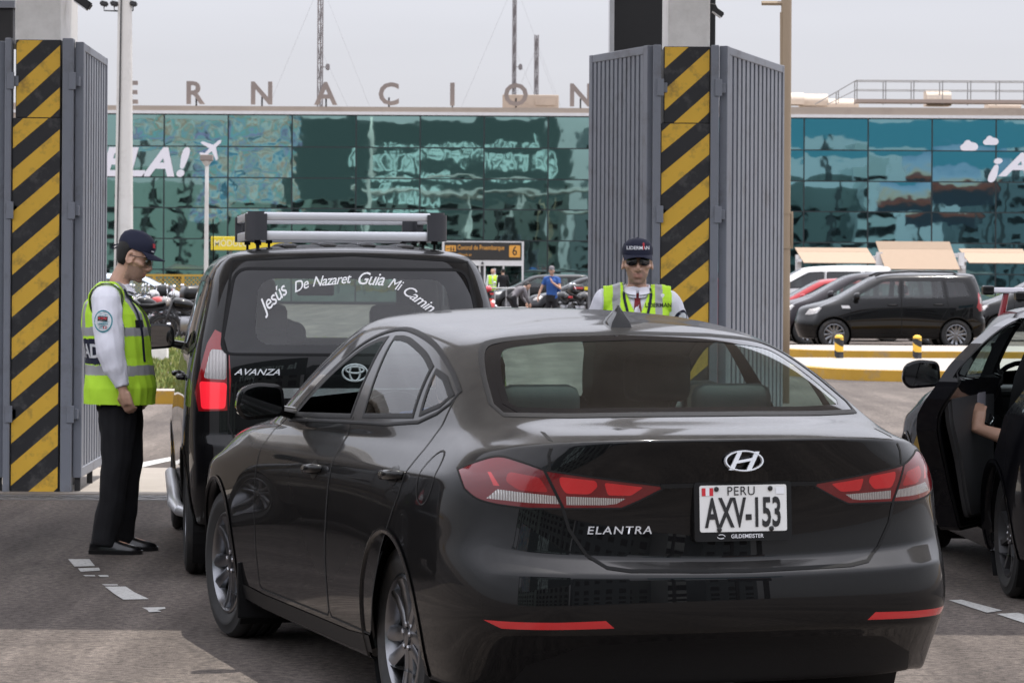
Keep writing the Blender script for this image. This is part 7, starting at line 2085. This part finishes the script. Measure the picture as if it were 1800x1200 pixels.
# ------------------------------------------------------------------ motorbikes, parked cars, far people
def motorbike(loc, rz, label, col, box_=True, helmet=None, sc=1.0, grp='motorbikes parked by the yellow fence'):
    root = empty('motorbike', loc, rz, label, 'motorbike', grp); root.scale = (sc,) * 3
    for x in (-.62, .66):
        bm = bmesh.new(); M = Matrix.Translation((x, 0, .30)) @ Matrix.Rotation(R(90), 4, 'X')
        lathe(bm, [(.235, -.04), (.27, -.052), (.30, -.03), (.305, 0), (.30, .03), (.27, .052), (.235, .04)], 24, M, close=True); recalc(bm)
        w_ = link_mesh('wheel', bm, MATS['rubber'], root, smooth=True)
        bm = bmesh.new(); lathe(bm, [(.24, -.025), (.225, -.02), (.225, .02), (.24, .025)], 24, M, close=True); lathe(bm, [(.05, -.06), (.05, .06)], 12, M)
        for k in range(6): tube(bm, [M @ Vector((.04 * math.cos(k * 1.047), .04 * math.sin(k * 1.047), 0)), M @ Vector((.23 * math.cos(k * 1.047), .23 * math.sin(k * 1.047), 0))], .012, 5)
        link_mesh('rim', bm, MATS['rim_silver'], w_)
    bm = bmesh.new()
    tube(bm, [(.66, -.08, .30), (.46, -.08, .92)], .025, 8); tube(bm, [(.66, .08, .30), (.46, .08, .92)], .025, 8)
    tube(bm, [(-.62, -.06, .30), (-.15, -.10, .38), (.10, -.10, .30)], .022, 6); tube(bm, [(-.62, .06, .30), (-.15, .10, .38)], .022, 6)
    tube(bm, [(.48, 0, .85), (.1, 0, .62), (-.2, 0, .72), (-.75, 0, .78)], .03, 8); tube(bm, [(.46, 0, .80), (.25, 0, .35), (-.1, 0, .30)], .03, 8); link_mesh('frame', bm, MATS['steel_dark'], root, smooth=True)
    bm = bmesh.new(); box(bm, -.12, .30, -.13, .13, .26, .56, bev=.05); lathe(bm, [(.10, -.17), (.10, .17)], 14, Matrix.Translation((.02, 0, .36)) @ Matrix.Rotation(R(90), 4, 'X')); link_mesh('engine', bm, MATS['steel'], root, angle=40)
    bm = bmesh.new(); rg = [ell((x, 0, .78 + dz), 0.001, 0.001) for x, dz in ()]
    loft(bm, [[Vector((x, w_ * math.cos(t), z + h_ * math.sin(t))) for t in [q * math.pi / 6 for q in range(12)]] for x, w_, h_, z in ((-.02, .05, .05, .80), (.08, .13, .11, .82), (.25, .15, .13, .85), (.40, .11, .10, .87), (.46, .04, .05, .87))]); recalc(bm); link_mesh('tank', bm, col, root, smooth=True)
    bm = bmesh.new(); loft(bm, [[Vector((x, w_ * math.cos(t), z + .05 * math.sin(t))) for t in [q * math.pi / 6 for q in range(12)]] for x, w_, z in ((.02, .09, .80), (-.25, .13, .80), (-.55, .11, .86), (-.75, .07, .90))]); recalc(bm); link_mesh('saddle', bm, MATS['trim_matt'], root, smooth=True)
    bm = bmesh.new(); loft(bm, [[Vector((.66 + .36 * math.cos(a), y, .30 + .36 * math.sin(a))) for y in (-.06, .06)] for a in [R(d) for d in range(20, 141, 12)]], cap=False, closed=False); link_mesh('mudguard', bm, col, root, smooth=True); bm = bmesh.new(); loft(bm, [[Vector((-.62 + .37 * math.cos(a), y, .30 + .37 * math.sin(a))) for y in (-.07, .07)] for a in [R(d) for d in range(50, 171, 12)]], cap=False, closed=False); link_mesh('mudguard', bm, col, root, smooth=True)
    bm = bmesh.new(); tube(bm, [(.40, -.34, 1.02), (.44, -.15, 1.0), (.46, 0, .96), (.44, .15, 1.0), (.40, .34, 1.02)], .015, 6)
    hb = link_mesh('handlebar', bm, MATS['steel_dark'], root, smooth=True)
    for s_ in (1, -1):
        bm = bmesh.new(); tube(bm, [(.43, s_ * .22, 1.0), (.42, s_ * .30, 1.18)], .008, 5); bmesh.ops.create_uvsphere(bm, u_segments=10, v_segments=6, radius=.055, matrix=Matrix.Translation((.42, s_ * .31, 1.22)) @ Matrix.Diagonal((.4, 1, .8, 1))); link_mesh('mirror', bm, MATS['chrome'], hb, smooth=True)
    bm = bmesh.new(); lathe(bm, [(.02, 0), (.09, .03), (.10, .10), (.09, .12), (.001, .13)], 16, Matrix.Translation((.47, 0, .90)) @ Matrix.Rotation(R(90), 4, 'Y')); link_mesh('headlight', bm, MATS['lamp_clear'], root, smooth=True)
    bm = bmesh.new(); tube(bm, [(.15, -.14, .32), (-.2, -.16, .28), (-.70, -.17, .40)], [.022, .03, .045], 10); link_mesh('exhaust', bm, MATS['chrome'], root, smooth=True)
    bm = bmesh.new(); box(bm, -.85, -.80, -.07, .07, .80, .86, bev=.01); link_mesh('tail_lamp', bm, MATS['lamp_bright'], root)
    if box_:
        bm = bmesh.new(); loft(bm, [[Vector((-.82 + a * .20, b * .20, z)) for a, b in fillet([(-1, -1), (1, -1), (1, 1), (-1, 1)], .5, 4)] for a_, z in ((1, .93), )] + [[Vector((-.82 + a * .23, b * .23, z)) for a, b in fillet([(-1, -1), (1, -1), (1, 1), (-1, 1)], .5, 4)] for z in (.98, 1.12)] + [[Vector((-.82 + a * .18, b * .18, 1.22)) for a, b in fillet([(-1, -1), (1, -1), (1, 1), (-1, 1)], .5, 4)]]); recalc(bm)
        tb_ = link_mesh('top_box', bm, MATS['trim_black'], root, smooth=True)
        bm = bmesh.new(); box(bm, -1.06, -1.02, -.15, .15, 1.07, 1.13, bev=.01); link_mesh('reflector', bm, MATS['lamp_bright'], tb_)
    if helmet:
        bm = bmesh.new(); bmesh.ops.create_uvsphere(bm, u_segments=18, v_segments=12, radius=.14, matrix=Matrix.Diagonal((1.1, .95, 1, 1)))
        bmesh.ops.delete(bm, geom=[v for v in bm.verts if v.co.z < -.10], context='VERTS')
        o = link_mesh('helmet', bm, helmet[0], smooth=True); Mw = Matrix.Translation(loc) @ Matrix.Rotation(rz, 4, 'Z'); o.location = Mw @ Vector((-.10, 0, .98)); o.rotation_euler = (0, 0, rz); tag(o, helmet[1], 'helmet')
        bm = bmesh.new(); rg = [[Vector((.155 * math.cos(a) * 1.0, .137 * math.sin(a), z)) for a in [R(d) for d in range(-70, 71, 10)]] for z in (-.04, .05)]; loft(bm, rg, cap=False, closed=False); link_mesh('visor', bm, MATS['lens_dark'], o, smooth=True)
    return root
def gp(px, Y): return Vector((at(px, 480, Y).x, Y, 0))
def far_things():
    red = mat('bike_red', (.42, .02, .015), .3, coat=.8); wht = mat('bike_white', (.42, .42, .43), .3, coat=.8); blk = MATS['paint_black']; blu = mat('bike_blue', (.05, .15, .40), .3, coat=.8)
    specs = [(332, 66, R(200), 'black motorbike with a black and red top box nearest the people carrier mirror', blk, True, None),
             (300, 67.5, R(170), 'motorbike with a silver helmet on its saddle and red trim', red, False, (mat('helmet_silver', (.45, .45, .46), .2, .3, coat=1.), 'silver helmet with orange stripe resting on a motorbike saddle')),
             (262, 69, R(185), 'pale motorbike whose front shows in front of the guard chest', wht, False, (wht, 'white helmet resting on a motorbike beside the guard face')),
             (352, 70, R(190), 'motorbike half hidden by the people carrier window pillar', blk, False, None),
             (228, 70.5, R(175), 'red motorbike mostly hidden behind the guard in profile', red, True, None)]
    specs += [(246, 64.5, R(192), 'dark motorbike lowest in the row beside the guard chest', blk, False, None),
             (285, 71.5, R(182), 'dark motorbike in the back row left of the silver helmet', blu, True, None),
             (316, 72.5, R(176), 'black motorbike in the back row between the top box and the silver helmet', blk, False, None),
             (341, 63.5, R(188), 'black motorbike just above the people carrier mirror arm', blk, False, None),
             (275, 66.0, R(205), 'black and chrome motorbike low beside the guard vest front', blk, True, None)]
    for px, Y, rz, lb, col, bx_, hm in specs: motorbike(gp(px, Y), rz, lb, col, bx_, hm)
    motorbike(gp(996, 94), R(110), 'black motorbike between the blue shirted man and the slatted leaf', blk, True, None, grp='motorbikes near the entrance')
    motorbike(gp(1018, 92), R(70), 'dark motorbike standing left of the slatted leaf near the taxi', blk, False, None, grp='motorbikes near the entrance')
    o = motorbike(gp(858, 104), R(100), 'red motorbike just right of the people carrier roof edge', red, False, (mat('helmet_red', (.5, .02, .03), .2, coat=1.), 'red helmet just right of the people carrier tail'), grp='motorbikes near the entrance')
    # parked cars on the right
    def parked(k, px_front, Y, label, paint, tyre=.31, rz=180.0, wheels='rim_silver', group='cars parked beyond the traffic island', sg='car_glass', cage=mpv_cage, cr=None, spokes=6, pos=None):
        fwd = Vector((math.cos(R(rz)), math.sin(R(rz)), 0))
        p = pos or (gp(px_front, Y) - fwd * 4.19 * k[0] + Vector((0, .83 * k[1], 0)))
        root = empty('parked_car', p, R(rz), label, 'car', group)
        sh = Shell(scaled(mpv_cage(), k), MPV_CREASE, 3)
        finish_mpv(root, sh, k, paint, False, wheels, tyre, side_glass=sg, spokes=spokes)
        return root, sh
    r1, s1 = parked((.965, 1.04, .955), 1402, 62.0, 'black minivan parked broadside with silver alloy wheels, roof rails and clear side windows', MATS['paint_black'], .32)
    bm = bmesh.new()
    for sg_ in (1, -1):
        z = 1.645
        tube(bm, [(.62, sg_ * .56, z - .09), (.75, sg_ * .56, z - .01), (1.6, sg_ * .56, z + .01), (2.2, sg_ * .54, z - .03), (2.38, sg_ * .53, z - .10)], .022, 8)
        rl = link_mesh('roof_rail', bm, MATS['trim_black'], r1, smooth=True); bm = bmesh.new()
    bm.free()
    bm = bmesh.new(); prism(bm, [(2.93, .865), (3.10, .865), (3.13, .925), (2.96, .925)], Matrix(((1, 0, 0, 0), (0, 0, 1, .875), (0, 1, 0, 0), (0, 0, 0, 1))), .006); recalc(bm); link_mesh('side_badge', bm, MATS['badge_white'], r1)
    p2 = paint_mat('paint_plum', (.012, .008, .012), .06)
    r2, s2 = parked((1.04, 1.06, .97), 1354, 65.6, 'black minivan parked second from the island with its windscreen showing behind the first', p2, .32)
    r3, _ = parked((.95, 1.0, .885), 1320, 69.8, 'red car behind the two black minivans, only its roof and mirror showing', paint_mat('paint_red', (.30, .012, .016), .05), .30)
    r4, _ = parked((1.15, 1.15, 1.08), 1290, 84.0, 'white van with a long white roof behind the red car', paint_mat('paint_white', (.70, .70, .70), .04), .32, sg='dark_glass')
    r5, _ = parked((1.0, 1.05, .93), 1700, 71.0, 'dark off-road car at the right edge behind the first black minivan', MATS['paint_black'], .31, sg='dark_glass')
    r6, _ = parked((1.0, 1.0, .88), 372, 74.0, 'pale blue car between the motorbikes and the mesh fence', paint_mat('paint_ice', (.45, .52, .58), .04), .30, rz=8.0, group='cars near the terminal')
    r8, _ = parked((1.0, 1.0, .9), 860, 118.0, 'small dark car far back below the direction sign', MATS['paint_black'], .30, group='cars near the terminal')
    r7, _ = parked((1.05, 1.0, .88), 925, 97.0, 'dark taxi with a yellow band parked before the entrance', MATS['paint_navy'], .30, group='cars near the terminal')
    bm = bmesh.new(); box(bm, 1.0, 2.6, .84, .85, 1.02, 1.13); link_mesh('yellow_band', bm, MATS['sign_yellow'], r7)
    # people far off
    vst = lambda c, n: (None if (c.x > .02 and abs(c.y) < .02 and c.z > 1.1) or c.z > 1.46 or (c.z > 1.2 and abs(c.y) > .2) else (1 if .99 < c.z < 1.05 else 0))
    kw = dict(vox=.016, hv=.016)
    person('guard in hi-vis vest standing at the entrance doors with folded papers', gp(866, 134), R(-90), vest=vst, cap=None, **kw)
    person('worker in hi-vis vest half hidden by the people carrier roof edge', gp(836, 134), R(-60), vest=vst, **kw)
    person('traveller in black with orange bag turned away at the entrance doors', gp(884, 133), R(100), None, top='black_cloth', skin='skin', **kw)
    J = dict(hip=(0, 0, .84), wr={1: (.28, .05, 1.30), -1: (.05, -.40, .85)}, el={1: (.10, .27, 1.12), -1: (-.02, -.33, 1.08)}, hd={1: (-.1, -.3, 1), -1: (.2, -.1, -1)})
    P = person('man in blue with grey cap and blue backpack drinking in front of the taxi', gp(970, 88), R(-100), J, top='blue_cloth', cap='grey_cloth', sleeves=False, vox=.013)
    bm = bmesh.new(); loft(bm, [[Vector((-.17 + .08 * math.cos(t), .14 * math.sin(t) + .10, z)) for t in [q * .524 for q in range(12)]] for z in (1.0, 1.2, 1.42)]); o = link_mesh('backpack', bm, MATS['blue_cloth'], smooth=True); o.location = gp(970, 88); o.rotation_euler = (0, 0, R(-100)); tag(o, 'blue backpack worn by the man in a grey cap', 'backpack')
    J = dict(hip=(-.10, 0, .80), chest=(.12, 0, 1.02), neck=(.32, 0, 1.10), head=(.42, 0, 1.16), sh={1: (.25, .18, 1.08), -1: (.25, -.18, 1.08)}, el={1: (.33, .22, .80), -1: (.33, -.22, .80)}, wr={1: (.45, .15, .62), -1: (.45, -.15, .62)})
    person('stooping person in a grey jacket right of the people carrier roof', gp(905, 92), R(20), J, top='grey_cloth', pitch=R(45), vox=.013)
def reflection_car():  # unseen car added beside the lane so the saloon's flank mirrors something dark
    k = (1.0, 1.0, .9); rz = R(98)
    root = empty('reflection_car', (-4.3, 13.2, 0), rz, 'dark car added out of view on the left, only to be reflected in the saloon flank', 'car')
    sh = Shell(scaled(mpv_cage(), k), MPV_CREASE, 3)
    finish_mpv(root, sh, k, MATS['paint_black'], False, 'rim_silver', .30, side_glass='dark_glass')
def car_people():
    Mrz = R(90)
    seated('driver of the saloon seen as a dark shape through its rear window', SED_POS, Mrz + SED_TH, 2.12, .37, .52, top='blue_cloth')
    seated('driver of the people carrier seen as a dark shape through its rear window', AV_POS, Mrz + AV_TH, 2.15, .36, .76)
def open_door_people(root):
    pos, rz = root.location.copy(), root.rotation_euler.z
    Mi = (Matrix.Translation(pos) @ Matrix.Rotation(rz, 4, 'Z')).inverted()
    # the rear passenger holds the open door by its sill
    g = Mi @ at(1721, 716, 14.72)
    e = Mi @ at(1790, 776, 14.60)
    x, y, zh = 1.26, .40, .50
    sh_ = {1: (x - .02, y + .17, zh + .43), -1: (x - .10, y - .185, zh + .455)}
    w_ = Mi @ at(1716, 752, 14.68)
    seated('rear passenger in pale blue denim reaching out a bare forearm to the open door', pos, rz, x, y, zh, top='denim', sleeves=False,
           el={1: tuple(e), -1: (x + .1, y - .25, zh + .22)}, wr={1: tuple(w_), -1: (x + .34, y - .1, zh + .15)}, hd={1: tuple(g - w_), -1: (.8, .2, -.1)}, hn={1: (.9, -.4, .1), -1: (0, 0, -1)}, vox=.006, curl=.45)
# ------------------------------------------------------------------ assemble
root, sh = build_sedan(); finish_sedan(root, sh)
build_people_carrier()
od = build_open_door_saloon()
guard_profile(); guard_front()
reflection_car(); far_things(); car_people(); open_door_people(od)
